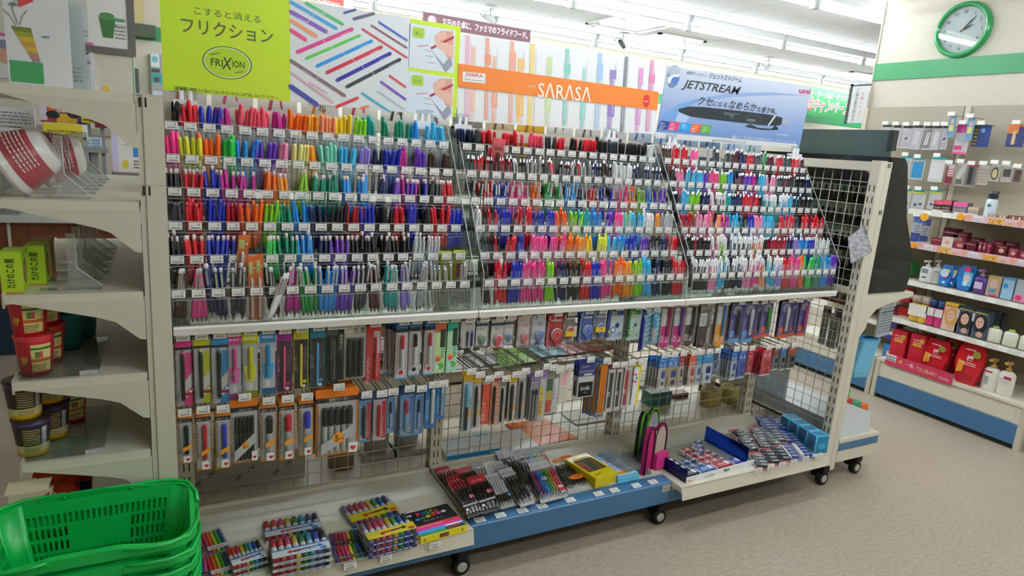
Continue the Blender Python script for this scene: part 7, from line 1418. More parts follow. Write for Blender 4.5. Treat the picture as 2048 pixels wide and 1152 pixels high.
# slatted back: horizontal lines
def fx(l, r_, t_, b, x): A = at(l, (t_+b)/2, x=x); B = at(r_, (t_+b)/2, x=x); zt = at((l+r_)/2, t_, x=x).z; zb_ = at((l+r_)/2, b, x=x).z; return A.y, B.y, zb_, zt
def cos_box(name, label, cat, l, r_, t_, b, x, d, col, prt=None, zf=None, lean=0, kind='gloss'):
    ya_, yb_, z0, z1 = fx(l, r_, t_, b, x); z0 = zf if zf is not None else z0; t = thing(name, label, cat, (x, ya_, z0), (0, R(lean), 0)); w, h = ya_-yb_, z1-z0
    m = MB(); m.box(0, -w, 0, d, 0, h, C_(col, kind)); p = PF(m, (-.0005, 0, 0), (0, -1, 0), (0, 0, 1), .0001)
    if prt: prt(p, w, h)
    m.build('carton', t); return t
def cos_bottle(label, l, r_, t_, b, x, col, cap, zf, style='pump', label_c=None, name='bottle', sy=.7):
    ya_, yb_, z0, z1 = fx(l, r_, t_, b, x); z0 = zf; w, h = ya_-yb_, z1-z0; r = w/2; t = thing(name, label, 'bottle', (x+r*sy, (ya_+yb_)/2, z0)); C = C_(col, 'shiny'); K = C_(cap, 'gloss')
    m = MB(); hb = h*(.72 if style != 'flat' else .88); m.lathe([(r*.92, 0), (r, h*.03), (r, hb*.85), (r*.75, hb*.96), (r*.36, hb)], 20, C, sx=sy, sy=1); m.build('body', t)
    m = MB()
    if style == 'pump': m.lathe([(r*.36, hb), (r*.36, h*.80), (r*.14, h*.80), (r*.14, h*.92), (r*.4, h*.93), (r*.36, h)], 14, K); m.box(-r*1.1, -r*.22, h*.93, r*.2, r*.22, h*.99, K)
    elif style == 'tall': m.lathe([(r*.9, hb), (r*.86, h*.97), (r*.6, h)], 16, K, sx=sy, sy=1)
    else: m.lathe([(r*.4, hb), (r*.4, h)], 14, K)
    m.build('pump_head' if style == 'pump' else 'cap', t)
    if label_c:
        m = MB(); p = PF(m, (-r*sy-.0012, 0, 0), (0, -1, 0), (0, 0, 1), .0002)
        for k, (u0, v0, u1, v1, c) in enumerate(label_c): p.rect(u0*r, v0*h, u1*r, v1*h, C_(c))
        m.build('label_print', t)
    return t
def cos_pouch(label, l, r_, t_, b, x, zf, col, prt, name='refill_pouch'):
    ya_, yb_, z0, z1 = fx(l, r_, t_, b, x); z0 = zf; w, h = ya_-yb_, z1-z0; t = thing(name, label, 'pouch', (x, ya_, z0)); C = C_(col, 'shiny'); m = MB()
    sec = [(0, .18, .026), (.12, .14, .032), (.5, .0, .024), (.85, .03, .010), (1, .12, .003)]
    for a, bb_ in zip(sec, sec[1:]): m.hexa([(.03-a[2], -w*a[1], h*a[0]), (.03+a[2], -w*a[1], h*a[0]), (.03+a[2], -w*(1-a[1]), h*a[0]), (.03-a[2], -w*(1-a[1]), h*a[0])][::-1], [(.03-bb_[2], -w*bb_[1], h*bb_[0]), (.03+bb_[2], -w*bb_[1], h*bb_[0]), (.03+bb_[2], -w*(1-bb_[1]), h*bb_[0]), (.03-bb_[2], -w*(1-bb_[1]), h*bb_[0])][::-1], C)
    m.build('pouch', t); m = MB(); p = PF(m, (-.004, 0, 0), (0, -1, 0), (.0, 0, 1), .0003); prt(p, w, h); m.build('label_print', t); return t
# bottom deck
ZD = .2755
def hairbox(cs): return lambda p, w, h: (p.rect(0, h*.85, w, h, C_(cs[0])), p.ell(w*.55, h*.5, w*.42, h*.34, C_(cs[1])), p.ell(w*.5, h*.55, w*.24, h*.2, C_('dcae98')), p.ell(w*.6, h*.14, w*.2, h*.1, C_('cfa08a')), p.ell(w*.42, h*.58, w*.04, h*.015, INK), p.ell(w*.58, h*.58, w*.04, h*.015, INK), p.ell(w*.5, h*.46, w*.06, h*.016, C_('b85a60')), p.lines(w*.06, h*.86, w*.9, h*.97, 1, C_(cs[2])), p.rect(0, h*.55, w*.12, h*.84, C_(cs[3])))
redb = lambda p, w, h: (p.lines(w*.2, h*.72, w*.8, h*.88, 2, C_('f0b0b0')), p.rect(w*.2, h*.62, w*.8, h*.70, C_('d8a030')), p.ell(w*.78, h*.82, w*.16, w*.16, C_('b8a030')))
for i, (l, r_, t_, b, x) in enumerate(((1781, 1811, 660, 716, 4.33), (1817, 1848, 668, 729, 4.33), (1800, 1822, 664, 716, 4.45), (1834, 1856, 668, 724, 4.46))): cos_box('shampoo_box', f'red shampoo set box, {("nearest the end display, front", "front one beside the pouches", "nearest the end display, behind", "behind, beside the pouches")[i]}', 'box', l, r_, t_, b, x, .07, 'c01f30', redb, ZD)
redp = lambda p, w, h: (p.poly([(w*.12, h*.25), (w*.35, h*.3), (w*.38, h*.55), (w*.15, h*.58)], C_('e89a2a')), p.text('椿', w*.55, h*.6, h*.12, C_('f0d0d0'), 'c', None, .02), p.lines(w*.3, h*.48, w*.8, h*.58, 2, C_('f0c8c8')), p.ell(w*.76, h*.78, w*.14, h*.09, C_('8a8a30')), p.rect(w*.3, h*.1, w*.7, h*.24, C_('a81828')), p.lines(w*.35, h*.86, w*.7, h*.92, 1, C_('f0c8d0')))
for i, (l, r_, t_, b, x) in enumerate(((1842, 1896, 679, 742, 4.33), (1907, 1965, 687, 772, 4.31), (1880, 1920, 672, 735, 4.46), (1930, 1966, 690, 752, 4.46))): cos_pouch(f'shiny red refill pouch, {("front one by the red boxes", "front one by the white pump bottles", "behind by the red boxes", "behind by the white pump bottles")[i]}', l, r_, t_, b, x, ZD, 'c4202c', redp)
for i, (l, r_, t_, b) in enumerate(((1960, 1996, 716, 790), (1991, 2026, 722, 798))): cos_bottle(f'white pump bottle with gold head, {"nearer the red pouches" if i == 0 else "nearer the unit end"}', l, r_, t_, b, 4.32, 'e4e0d6', 'c09a50', ZD, 'pump', [(-.6, .35, .5, .52, 'd0c8c8'), (-.1, .5, .8, .58, 'b02a50')] if i else [(-.7, .58, .3, .63, 'b02a50'), (-.5, .2, .0, .45, 'a0a0a0')])
P = [at(*q, x=FX-.014) for q in ((1768, 728), (1903, 768), (1903, 748), (1771, 708))]; t = thing('promo_strip', 'pink shampoo promotion strip with gold lettering on the bottom deck edge', 'promotion strip', tuple(P[0])); c = P[0]; U = P[1]-c; V = Vector((0, 0, .06)); m = MB(); U.z = 0; U.x = 0
m.hexa([(.002, 0, 0), Vector((.002, U.y, 0)), Vector((0, U.y, 0)), (0, 0, 0)], [(.002, 0, .075), Vector((.002, U.y, .075)), Vector((0, U.y, .075)), (0, 0, .075)], C_('c8355a')); p = PF(m, (-.0006, 0, 0), (0, -1, 0), (0, 0, 1), .0001); w = abs(U.y); p.rect(0, .03, w*.17, .075, C_('e0dce0')); p.lines(.005, .035, w*.16, .07, 2, INK); p.ell(w*.24, .045, .012, .012, C_('e0a83a')); p.text('一新、', w*.33, .03, .024, C_('f0d8d8'), 'l', w*.13, .01); p.text('TSUBAKI', w*.48, .025, .026, C_('e8b880'), 'l', w*.3, .01); p.lines(w*.82, .02, w*.96, .04, 2, C_('f0c8d0')); m.build('strip', t); t.location.z = .25
# hair goods shelf
Z2 = .5685
for i, (l, r_, t_, b, c, cap) in enumerate(((1816, 1839, 589, 643, 'd8a83a', 'b8a898'), (1834, 1857, 592, 648, 'e0b030', 'c0b0a0'))): cos_bottle(f'slim yellow and white hair bottle, {"nearest the end display" if i == 0 else "beside the pink ones"}', l, r_, t_, b, 4.33, c, cap, Z2, 'tall', [(-.85, .22, .85, .66, 'e4dfd2')], sy=.9)
for i, (l, r_, t_, b) in enumerate(((1850, 1869, 597, 653), (1867, 1886, 601, 658))): cos_bottle(f'pink and white hair bottle with blue cap, {"beside the yellow ones" if i == 0 else "beside the hair colour boxes"}', l, r_, t_, b, 4.33, 'c83a7a', '2f4a80', Z2, 'tall', [(-.85, .38, .85, .68, 'dcdcd8')], sy=.9)
for i, (l, r_, t_, b, x, cs, n) in enumerate(((1885, 1917, 605, 666, 4.33, ('e0c030', 'c89858', 'c04a40', 'd88a6a'), 'yellow topped with fair hair picture'), (1911, 1946, 612, 676, 4.33, ('2a3040', '1f2024', 'b8b060', 'd0d4dc'), 'dark with black hair picture, beside the yellow one'), (1941, 1976, 619, 684, 4.33, ('2a3040', '1f2024', 'b8b060', 'd0d4dc'), 'dark with black hair picture, beside the white bottles'), (1970, 1990, 622, 668, 4.44, ('2a3040', '24282c', '6a7080', '4a505c'), 'dark, standing behind'), (1988, 2004, 626, 668, 4.5, ('2a3040', '24282c', '6a7080', '4a505c'), 'dark, standing farthest behind'))): cos_box('hair_color_box', f'hair colour box, {n}', 'box', l, r_, t_, b, x, .06, 'd8bfa4' if i == 0 else '4a5468', hairbox(cs), Z2)
for i, (l, r_, t_, b) in enumerate(((1970, 2000, 652, 690), (2001, 2032, 659, 702), (2033, 2064, 667, 714))): cos_bottle(f'squat cream bottle with lime cap, {ORD[i]} from the hair colour boxes', l, r_, t_, b, 4.33, 'dfe0cc', 'a8c850', Z2, 'flat', sy=.6)
# body goods shelf
Z3 = .8335
cos_bottle('white trigger bottle at the corner of the body wash shelf', 1836, 1862, 520, 572, 4.34, 'dedede', 'e4e4e2', Z3, 'pump', [(-.5, .42, .5, .62, '7a8490'), (-.3, .2, .4, .26, '2a2a2c')]); cos_bottle('slim white pump bottle beside the trigger bottle', 1860, 1880, 519, 576, 4.36, 'd6d6d2', 'e0e0dc', Z3, 'pump', [(-.5, .1, .4, .5, 'b8b4ac'), (-.2, .5, .6, .53, '4a4a4c')])
blp = lambda p, w, h: (p.ell(w*.5, h*.62, w*.36, h*.2, C_('c4dcec')), p.ell(w*.78, h*.74, w*.16, h*.09, C_('d8d04a')), p.rect(w*.3, h*.38, w*.75, h*.44, C_('c83a8a')), p.poly([(w*.4, h*.2), (w*.6, h*.26), (w*.7, h*.18), (w*.55, h*.12)], WHITE))
blq = lambda p, w, h: (p.ell(w*.6, h*.84, w*.2, h*.13, C_('d83a78')), p.rect(w*.42, h*.2, w*.95, h*.75, C_('6ab8e0')), p.ell(w*.65, h*.5, w*.2, h*.16, C_('e0c8c0')), p.ell(w*.6, h*.3, w*.12, h*.12, C_('d8ecf4')))
for i, (l, r_, t_, b, f) in enumerate(((1876, 1900, 529, 584, blp), (1894, 1914, 531, 584, blp), (1911, 1946, 530, 592, blq))): cos_pouch(f'bright blue refill pouch, {ORD[i]} from the white pump bottle', l, r_, t_, b, 4.35+.03*(i == 1), Z3, '2a7ac8', f)
cos_bottle('purple bottle with lilac pump on the body wash shelf', 1943, 1971, 538, 600, 4.34, '5a3a80', 'b888c0', Z3, 'pump', [(-.6, .2, .6, .48, 'c8b8d8')])
cos_box('soap_box', 'beige picture pack beside the purple bottle', 'box', 1972, 2000, 551, 604, 4.35, .06, 'b09a88', lambda p, w, h: (p.ell(w*.5, h*.6, w*.3, h*.2, C_('d0b0a0')), p.rect(0, h*.8, w, h*.88, C_('d0b03a')), p.rect(w*.3, 0, w*.9, h*.1, C_('c83a78')), p.rect(w*.2, h*.2, w*.7, h*.36, C_('4a8a9a'))), Z3); cos_box('soap_box', 'pale blue pack beside the beige picture pack', 'box', 2002, 2026, 555, 610, 4.35, .06, '9ac0d8', lambda p, w, h: (p.ell(w*.3, h*.6, w*.22, h*.12, C_('2f8ad0')), p.rect(0, h*.9, w, h, C_('4aa0d8'))), Z3); cos_box('soap_box', 'grey pack with pink lower pack at the end of the body wash shelf', 'box', 2028, 2062, 560, 618, 4.35, .06, 'a8b0b4', lambda p, w, h: (p.rect(0, 0, w, h*.34, C_('d88ab0')), p.ell(w*.3, h*.18, w*.2, h*.12, C_('c83a68'))), Z3)
# make-up shelf
Z4 = 1.0785
BUR = ['7a2438', '6a1c30', '8a2c44', '5c1828']
mk = [(1862, 1884, 476, 488, .03), (1884, 1906, 474, 491, .03), (1908, 1932, 483, 496, .02), (1928, 1952, 484, 501, .02), (1956, 1964, 482, 503, .03), (1965, 1972, 484, 505, .03), (1973, 1981, 486, 507, .03), (1992, 2014, 490, 511, .02), (2016, 2036, 497, 516, .02), (1886, 1916, 456, 480, .14), (1906, 1934, 464, 484, .14), (1940, 1960, 476, 494, .14), (1984, 2006, 480, 500, .14), (2010, 2030, 484, 503, .14), (2036, 2058, 502, 522, .03)]
for i, (l, r_, t_, b, dx) in enumerate(mk):
    lab = 'small white and gold compact box on the make-up shelf' if i == 1 else f'burgundy make-up pack, {ORD[i]} counted along the make-up shelf, {"front" if dx < .1 else "rear"} rank'
    cos_box('makeup_box', lab, 'make-up', l, r_, t_, b, 4.31+dx, .05, 'd8d0c4' if i == 1 else BUR[i % 4], (lambda p, w, h: (p.ell(w*.5, h*.5, w*.26, h*.2, C_('c89a80')), p.lines(w*.1, h*.8, w*.9, h*.92, 1, C_('d8a8b0')))) if i % 3 else (lambda p, w, h: p.lines(w*.1, h*.7, w*.9, h*.9, 1, C_('c8a0a8'))), Z4)
# upper make-up shelf
Z5 = 1.2925
cos_box('tester_board', 'white printed tester board on the top cosmetics shelf', 'display', 1861, 1952, 424, 446, 4.31, .01, 'e4e2dc', lambda p, w, h: (p.lines(w*.1, h*.3, w*.9, h*.6, 2, C_('a0a0a0')), p.bar(w*.25, h*.6, w*.5, h*.62, .006, INK)), Z5)
for i, (l, r_, t_, b, c, c2) in enumerate(((1866, 1884, 400, 425, '3a2228', 'c04a58'), (1884, 1902, 400, 428, '38262a', 'c8505c'), (1905, 1934, 404, 432, '6a6468', 'd85a98'), (1934, 1956, 414, 440, '9a948c', 'c8a890'))): cos_box('makeup_tray', f'small tray of lip colours, {ORD[i]} along the tester board', 'make-up', l, r_, t_, b, 4.42, .06, c, (lambda cc: lambda p, w, h: (p.rect(0, h*.6, w, h, C_(cc)), p.lines(w*.05, h*.1, w*.9, h*.5, 2, C_('a89a98'))))(c2), Z5)
cos_bottle('pale tube bottle with black cap standing on the top cosmetics shelf', 1966, 1990, 381, 446, 4.36, 'c4d2d8', '24282a', Z5, 'tall', [(-.3, .4, .3, .5, '4a5a62')])
for i, (l, r_, t_, b, c) in enumerate(((1974, 1992, 428, 452, '9a9080'), (1993, 2012, 430, 456, 'a89c84'), (2014, 2048, 432, 462, '6a2434'))): cos_box('makeup_tray', f'rack of slim cosmetics, {ORD[i]} from the pale tube bottle', 'make-up', l, r_, t_, b, 4.34, .08, c, lambda p, w, h: [p.rect(w*(.05+.19*k), h*.1, w*(.17+.19*k), h*.85, C_('d0c8bc' if k % 2 else '8a6a50')) for k in range(5)], Z5)
# 30 % promotion strips along the two make-up shelves
def promo(label, y0, y1, z, n30):
    t = thing('promo_strip', label, 'promotion strip', (4.283, y0, z-.034)); w = y0-y1; h = .042; m = MB(); m.box(0, -w, 0, .002, 0, h, C_('d8b4c0')); p = PF(m, (-.0006, 0, 0), (0, -1, 0), (0, 0, 1), .0001)
    for k in range(n30): u = w*k/n30; s = w/n30; p.ell(u+s*.09, h*.55, s*.07, h*.4, C_('e09a80')); p.rect(u+s*.19, h*.15, u+s*.38, h*.85, C_('e6e2e6')); p.lines(u+s*.2, h*.25, u+s*.37, h*.75, 2, GREY); p.text('30%', u+s*.49, h*.05, h*.85, C_('b0481c'), 'l', s*.32, .05); p.text('30%', u+s*.5, h*.08, h*.85, C_('f0c020'), 'l', s*.31, .015); p.text('OFF', u+s*.83, h*.1, h*.42, C_('e8a030'), 'l', s*.14, .02)
    m.build('strip', t); m = MB(); m.lathe([(.022, -.001), (.022, .001)], 16, C_('e8a030', 'shiny'), T=Matrix.Translation((-.004, .02, h*.5)) @ Matrix.Rotation(R(90), 4, 'Y')); m.build('badge', t)
promo('pink promotion strip with yellow 30 % lettering under the burgundy make-up', .66, -.14, Z4, 3); promo('pink promotion strip with yellow 30 % lettering on the top cosmetics shelf edge', .41, -.14, Z5, 2)
m = MB(); m.lathe([(.026, -.001), (.026, .001)], 16, C_('e8a830', 'shiny'), T=Matrix.Rotation(R(90), 4, 'Y')); tag(m.build('price_badge', None, tuple(at(1849, 434, x=4.282))), 'yellow round badge at the corner of the top cosmetics shelf', 'badge')
# ---- small shelves of the other unit
ZL = {0: .8455, 1: .6555, 2: .4905}
cos_box('wet_wipe_pack', 'green and white wipe pack on the upper small shelf', 'pack', 1775, 1822, 520, 554, 4.43, .1, '3a9a50', lambda p, w, h: (p.poly([(0, h*.35), (w*.75, h*.25), (w*.7, h*.8), (0, h*.95)], C_('d8dcd0')), p.text('SCOTTIE', w*.1, h*.5, h*.16, C_('3a9a60'), 'l', w*.5, .02)), ZL[0])
for i, (l, r_, t_, b, c, k) in enumerate(((1778, 1798, 575, 592, '5a2a5a', 1), (1800, 1822, 577, 597, 'c02a34', 1), (1780, 1796, 610, 624, '7a2a40', 2), (1796, 1816, 614, 634, 'c0242e', 2))): cos_box('cosmetic_case', f'{("violet", "red", "wine red", "bright red")[i]} small case on the {"middle" if k == 1 else "lower"} small shelf', 'case', l, r_, t_, b, 4.45, .05, c, lambda p, w, h: p.lines(w*.1, h*.3, w*.9, h*.7, 1, C_('d8b0b0')), ZL[k])
for i, (l, r_, t_, b, c, n) in enumerate(((1768, 1790, 645, 690, '4a3a80', 'violet pack with colour swatches'), (1765, 1784, 690, 722, '2f7ab8', 'blue pack'))): cos_box('cosmetic_case', f'{n} on the base deck beside the red shampoo boxes', 'pack', l, r_, t_, b, 4.36, .08, c, lambda p, w, h: (p.rect(w*.4, h*.3, w*.95, h*.5, C_('d8d8d8')), p.rect(w*.6, h*.55, w*.95, h*.7, C_('8ab83a'))), ZD if i else ZD+.12)
# ---- hanging goods on the wall panel
def wallhang(label, l, r_, t_, b, col, prt, x=4.56, name='hanging_pack', hd='3a3c40', d=.012):
    ya_, yb_, z0, z1 = fx(l, r_, t_, b, x); w, h = ya_-yb_, z1-z0; t = thing(name, label, 'pack', (x, ya_, z0)); m = MB(); m.box(0, -w, 0, .002, 0, h, C_(col)); p = PF(m, (-.0005, 0, 0), (0, -1, 0), (0, 0, 1), .0001); p.rect(0, h*.9, w, h, C_(hd)); prt(p, w, h); m.build('card', t)
    m = MB(); m.hexa([(0, -w*.06, h*.06), (0, -w*.94, h*.06), (0, -w*.94, h*.86), (0, -w*.06, h*.86)], [(-d, -w*.12, h*.1), (-d, -w*.88, h*.1), (-d, -w*.88, h*.8), (-d, -w*.12, h*.8)], FILM); m.build('blister', t)
    m = MB(); m.rod((.135, -w*.5, h+.004), (-.03, -w*.5, h+.004), .002, 5, STEEL); m.box(-.034, -w*.5-.022, h-.0, -.03, -w*.5+.022, h+.024, TAGW); hk_ = m.build('peg_hook', t); return t
cab = lambda p, w, h: (p.bar(w*.4, h*.4, w*.6, h*.5, .012, C_('3a3438')), p.lines(w*.2, h*.12, w*.8, h*.3, 2, C_('a8a4b0')))
cab2 = lambda p, w, h: (p.bar(w*.3, h*.2, w*.45, h*.75, .008, WHITE), p.bar(w*.55, h*.2, w*.7, h*.75, .008, WHITE))
for i, (l, r_, t_, b, f) in enumerate(((1762, 1781, 250, 292, cab2), (1784, 1800, 251, 296, cab), (1803, 1822, 252, 297, cab), (1823, 1843, 251, 299, cab2), (1846, 1863, 252, 300, cab2), (1864, 1880, 252, 300, cab2), (1882, 1896, 252, 299, cab))): wallhang(f'white charging cable pack, {ORD[i]} along the top row from the end display', l, r_, t_, b, 'd0ccd4', f)
wallhang('pink and white pack on the top row', 1910, 1938, 249, 308, 'dcd4dc', lambda p, w, h: (p.rect(0, h*.72, w, h, C_('c02a88')), p.rect(0, 0, w, h*.06, C_('e05aa0')), p.rect(w*.05, h*.14, w*.6, h*.28, C_('d82a68')), p.ell(w*.55, h*.5, w*.3, h*.08, C_('a8c8d0'))), hd='c02a88')
wallhang('navy pack with gold lettering on the top row', 1945, 1980, 250, 294, '23408a', lambda p, w, h: (p.rect(0, 0, w*.35, h, C_('24303a')), p.lines(w*.05, h*.1, w*.3, h*.9, 5, C_('a88a40')), p.ell(w*.55, h*.75, w*.14, h*.1, C_('4a90c8'))), hd='2a3a60')
wallhang('orange and navy pack at the far end of the top row', 2014, 2050, 249, 294, '2a3a78', lambda p, w, h: (p.rect(0, h*.6, w*.6, h, C_('d87a30')), p.rect(w*.3, h*.1, w*.5, h*.7, C_('d8b880'))), hd='c86a30')
for i, (l, r_, t_, b) in enumerate(((1893, 1913, 232, 275), (1930, 1950, 236, 280))): wallhang(f'narrow blue and yellow tag, {"between the cables and the pink pack" if i == 0 else "between the pink and navy packs"}', l+3, r_-3, t_, b, '7aa8cc', lambda p, w, h: (p.rect(w*.2, h*.3, w*.8, h*.6, C_('d8d06a')), p.rect(w*.3, h*.65, w*.7, h*.85, C_('d8b8a0'))), 4.53, 'price_flag', '6a8aa8')
for i, (l, r_, t_, b, c, f, hd, n) in enumerate(((1800, 1821, 312, 357, 'd6dcde', lambda p, w, h: (p.rect(w*.1, h*.15, w*.9, h*.62, C_('e8e6e6')), p.lines(w*.2, h*.68, w*.8, h*.85, 2, C_('8a8a90'))), '2fa0a8', 'white battery pack with teal header'), (1823, 1848, 316, 359, 'c8d4da', lambda p, w, h: p.rect(w*.08, h*.08, w*.9, h*.8, C_('1f90cc')), '2fa0a8', 'bright blue battery pack'), (1859, 1888, 314, 364, 'dcdedd', lambda p, w, h: p.rect(w*.08, h*.12, w*.92, h*.82, C_('e6e6e4')), '2fa0a8', 'large white battery pack with teal header'),
      (1891, 1907, 328, 369, 'b85a68', lambda p, w, h: (p.rect(w*.25, h*.4, w*.95, h*.9, C_('dcd0d4')), p.lines(w*.3, h*.45, w*.9, h*.85, 3, C_('b83a50'))), 'c8c8c8', 'red and white card'), (1912, 1930, 326, 372, 'b8b4b0', lambda p, w, h: (p.bar(w*.2, h*.3, w*.8, h*.9, .03, C_('d4d0cc')), p.rect(w*.1, h*.06, w*.8, h*.3, C_('6a6a68'))), 'c8c8c8', 'grey comb pack'), (1932, 1953, 330, 374, 'a8a4a2', lambda p, w, h: p.rect(w*.2, h*.15, w*.6, h*.9, C_('2c3034')), 'b04a58', 'black comb pack'), (1957, 1977, 330, 370, 'c8c0b4', lambda p, w, h: p.lines(w*.1, h*.1, w*.9, h*.85, 5, C_('b09888')), 'd0d0cc', 'beige printed card'), (1980, 2000, 328, 363, 'c4c0b8', lambda p, w, h: (p.ell(w*.5, h*.45, w*.36, h*.36, C_('2f3438')), p.ell(w*.5, h*.45, w*.26, h*.27, C_('d8c88a'))), 'd0d0cc', 'black looped hair band pack'), (2003, 2024, 330, 364, 'c8c4bc', lambda p, w, h: p.rect(w*.15, h*.3, w*.9, h*.75, C_('4a4a46')), 'd0d0cc', 'dark strip pack'), (2028, 2044, 336, 366, '9a8a84', lambda p, w, h: p.bar(w*.3, h*.2, w*.6, h*.8, .02, C_('5a3a34')), 'd0d0cc', 'brown hair clip pack'))): wallhang(f'{n} on the second hanging row', l, r_, t_, b, c, f, hd=hd)
for i, (l, r_, t_, b) in enumerate(((1806, 1820, 378, 418), (1824, 1850, 380, 420), (1857, 1882, 380, 419))): wallhang(f'white plug pack with teal and yellow header, {ORD[i]} on the third hanging row', l, r_, t_, b, 'd4d6d8', lambda p, w, h: (p.rect(0, h*.8, w, h*.9, C_('c8c84a')), p.ell(w*.3, h*.25, w*.12, h*.06, C_('4a4060')), p.ell(w*.7, h*.3, w*.12, h*.06, C_('4a4060'))), hd='2a98a0')
for i, (l, r_, t_, b) in enumerate(((1824, 1842, 432, 484), (1842, 1858, 438, 490))): wallhang(f'blue and white earphone pack, {"nearer" if i == 0 else "farther from"} the end display', l, r_, t_, b, 'c8ccd8', lambda p, w, h: (p.rect(0, h*.75, w, h, C_('3a55a8')), p.rect(0, 0, w, h*.35, C_('2a3f8a')), p.lines(w*.2, h*.4, w*.8, h*.7, 3, C_('7a80a0'))), hd='3a55a8')
# ================================================================ dark nail polish display on the end unit
XD = XR+.07
dc = thing('polish_display', 'black cosmetics display case with blank green grey header board on the end unit', 'display case', (XD, .4, SZ+.0015)); o = Vector(dc.location); SMOKE = M('#98a09e', 'tint'); BLK = C_('1a1d1e', 'shiny')
def S(mb, nm, par=None): mb.v = [tuple(Vector(p)-o) for p in mb.v]; return mb.build(nm, par or dc)
hA = at(1602, 258, x=XD+.05); hB = at(1790, 262, x=XD+.05); hC = at(1590, 305, x=XD+.05)
m = MB(); m.box(XD+.045, hB.y, hC.z, XD+.055, hA.y, hA.z, C_('46544f', 'gloss')); S(m, 'header_board'); m = MB(); m.box(XD+.04, hB.y-.005, hC.z+.03, XD+.075, hB.y+.02, hA.z, C_('262e2c', 'gloss')); S(m, 'header_edge')
prof = [(XD, SZ+.002), (XD+.30, SZ+.002), (XD+.315, SZ+.06), (XD+.31, SZ+.17), (XD+.20, SZ+.36), (XD+.13, SZ+.60), (XD+.10, hC.z), (XD, hC.z)]
for y in (.03, .80): m = MB(); m.prism(prof, y, y+.006, 'y', M('#5a6462', 'tint')); S(m, 'side_panel')
m = MB(); m.box(XD, .036, 1.44, XD+.006, .80, hC.z, BLK); S(m, 'back_panel'); m = MB(); m.box(XD, .036, SZ+.002, XD+.006, .8, SZ+.05, BLK); S(m, 'rear_lip'); m = MB(); m.box(XD+.001, .036, SZ+.05, XD+.005, .80, 1.44, SMOKE); S(m, 'smoked_pane')
for k, (z, xx) in enumerate(((1.02, .20), (1.14, .17), (1.255, .13), (1.365, .10))):
    m = MB(); m.box(XD+.008, .037, z-.012, XD+xx, .799, z, C_('6a7072', 'gloss') if k == 2 else BLK); S(m, 'tier')
pc = ['b84a3a', '9a3a30', 'c86a4a', 'a83a4a', 'd07a5a', '8a2a38', 'b05a68', 'c8503a', 'a04838', '7a3a30', '3f7a4a', '2f6a50', '4a6a8a', '3a4a70', '8a8a90', '6a4a6a']
def bottle_mesh(c):
    m = MB(); m.lathe([(.013, 0, C_(c, 'shiny')), (.014, .004, C_(c, 'shiny')), (.014, .03, C_(c, 'shiny')), (.007, .036, C_('4a4c50', 'gloss')), (.0075, .065)], 10, C_(c, 'shiny')); return m.mesh('bottle')
for k, z in enumerate((1.02, 1.14, 1.255, 1.365)):
    for i in range(22):
        c = pc[(i*(3 if k % 2 else 1)+k*5) % 16] if k > 1 else ('4a4244', '5a4a48', '3c4448', '6a5a58')[(i+k) % 4]; key = ('nb', c)
        if key not in _pm: _pm[key] = bottle_mesh(c)
        tag(link('polish_bottle', _pm[key], None, (XD+.035, .06+.0335*i, z+.0015)), f'nail polish bottle in the {("bottom", "second", "third", "top")[k]} tier of the black display', 'bottle', f'nail polish bottles, {("bottom", "second", "third", "top")[k]} tier of the black display')
# goods hanging on the far side of the end unit, under the case
def sidepack(label, l, r_, t_, b, x, col, prt, name='beauty_pack', d=.006):
    ya_, yb_, z0, z1 = fx(l, r_, t_, b, x); w, h = ya_-yb_, z1-z0; t = thing(name, label, 'pack', (x, ya_, z0)); m = MB(); m.rbox(0, -w, 0, d, 0, h, .002, C_(col, 'gloss')); p = PF(m, (-.0005, 0, 0), (0, -1, 0), (0, 0, 1), .0001); prt(p, w, h); m.build('card', t); m = MB(); m.box(-.004, -w*.95, h*.03, -.0012, -w*.05, h*.97, CLEAR); m.build('sleeve', t); return t
grl = lambda p, w, h: (p.lines(w*.1, h*.1, w*.9, h*.6, 5, C_('9a9ca0')), p.rect(w*.1, h*.6, w*.9, h*.64, C_('7a7c80')))
for i, (l, r_, t_, b) in enumerate(((1668, 1686, 520, 598), (1688, 1706, 524, 606), (1640, 1654, 625, 690), (1656, 1674, 632, 698), (1675, 1692, 638, 700), (1694, 1714, 650, 712))): sidepack(f'grey white clear pack behind the end unit wire, {ORD[i % 4]} of the {"upper" if i < 2 else "lower"} row', l, r_, t_, b, XR+.16, 'c9cacc' if i < 2 else 'c2c4c8', grl)
for i in range(3): sidepack(f'dim violet and black pack high behind the end unit wire, {ORD[i]} one', 1646+22*i, 1662+22*i, 612+5*i, 634+5*i, XR+.20, ('38303a', '4a3a58', '5a3038')[i], lambda p, w, h: p.lines(w*.1, h*.3, w*.9, h*.7, 1, C_('8a8088')))
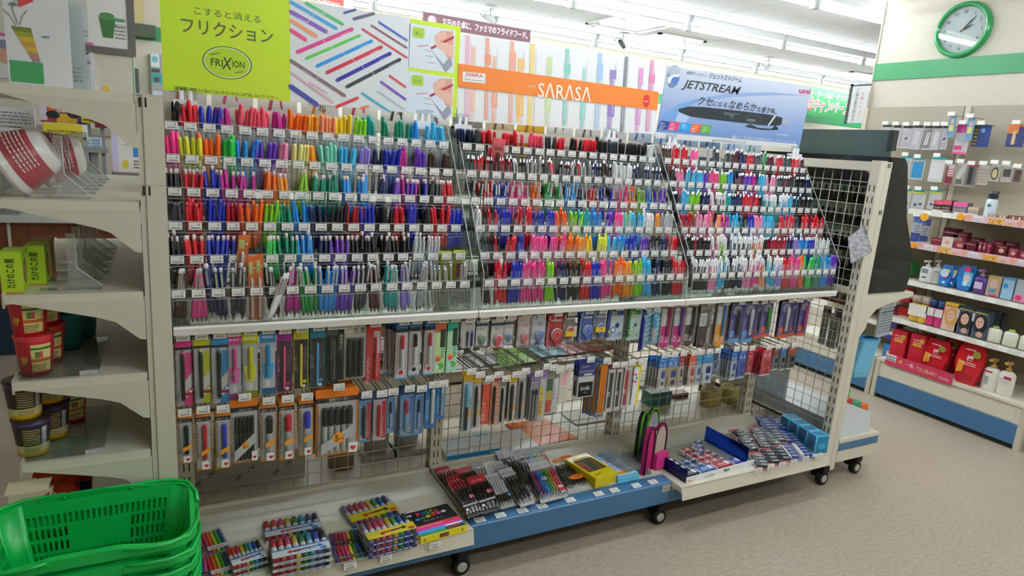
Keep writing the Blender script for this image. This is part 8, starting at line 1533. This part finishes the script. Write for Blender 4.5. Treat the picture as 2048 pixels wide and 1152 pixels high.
rc_ = thing('flat_tray', 'red and white flat tray behind the end unit wire', 'tray', (XR+.1, .05, .862)); m = MB(); m.box(0, 0, 0, .2, .5, .008, C_('b83a3a', 'gloss')); m.build('tray', rc_); m = MB(); m.box(.02, .02, .009, .18, .48, .013, C_('cfc8bc', 'gloss')); m.build('liner', rc_)
for i in range(5):
    A = at(1752+8*i, 590, x=XR+.22+.014*i); t = thing('eyelash_pack', f'tall white rounded pack hanging beside the cream post, {ORD[i]} from the post', 'pack', (XR+.20+.026*i, .012+.004*i, .73)); m = MB(); m.rbox(-.011, 0, 0, .011, .016, .19, .006, C_('b4bac0', 'gloss')); m.build('shell', t); m = MB(); p = PF(m, (-.011, -.0008, 0), (1, 0, 0), (0, 0, 1)); p.lines(.003, .02, .019, .15, 9, C_('6a7078'), .5, i); p.rect(.004, .12, .018, .128, C_('3a3c40')); m.build('label_print', t)
mb_ = thing('mesh_bag', 'light blue mesh bag drooping from a hook beside the cream post', 'bag', (XR+.22, .07, .52)); m = MB(); n = 26
pts0 = [(.075*math.cos(2*math.pi*k/n)*(1+.10*math.cos(5*2*math.pi*k/n)), .04*math.sin(2*math.pi*k/n)*(1+.10*math.cos(5*2*math.pi*k/n))) for k in range(n)]
lv = [(0, .9, -.03), (.03, 1.0, -.03), (.09, .92, -.015), (.15, .88, 0), (.185, .95, .01), (.19, .8, .01)]
for (z0, s0, x0), (z1, s1, x1) in zip(lv, lv[1:]): m.add([(x*s0+x0, y*s0, z0) for x, y in pts0]+[(x*s1+x1, y*s1, z1) for x, y in pts0], [[i, (i+1) % n, n+(i+1) % n, n+i] for i in range(n)], noisy('blue_mesh', '#5aa8cc', '#7cc0dc', 160, .7) if z0 == 0 else bpy.data.materials['blue_mesh'], True)
m.face([(x*.9-.03, y*.9, 0) for x, y in pts0][::-1], bpy.data.materials['blue_mesh']); m.build('sack', mb_); m = MB(); m.tube([(x*.82+.01, y*.82, .188) for x, y in pts0], .006, 6, C_('2f90d0', 'gloss'), True); m.build('hem', mb_)
m = MB(); m.rod((-.11, -.01, .175), (.05, -.01, .172), .002, 6, STEEL); m.build('hook', mb_)
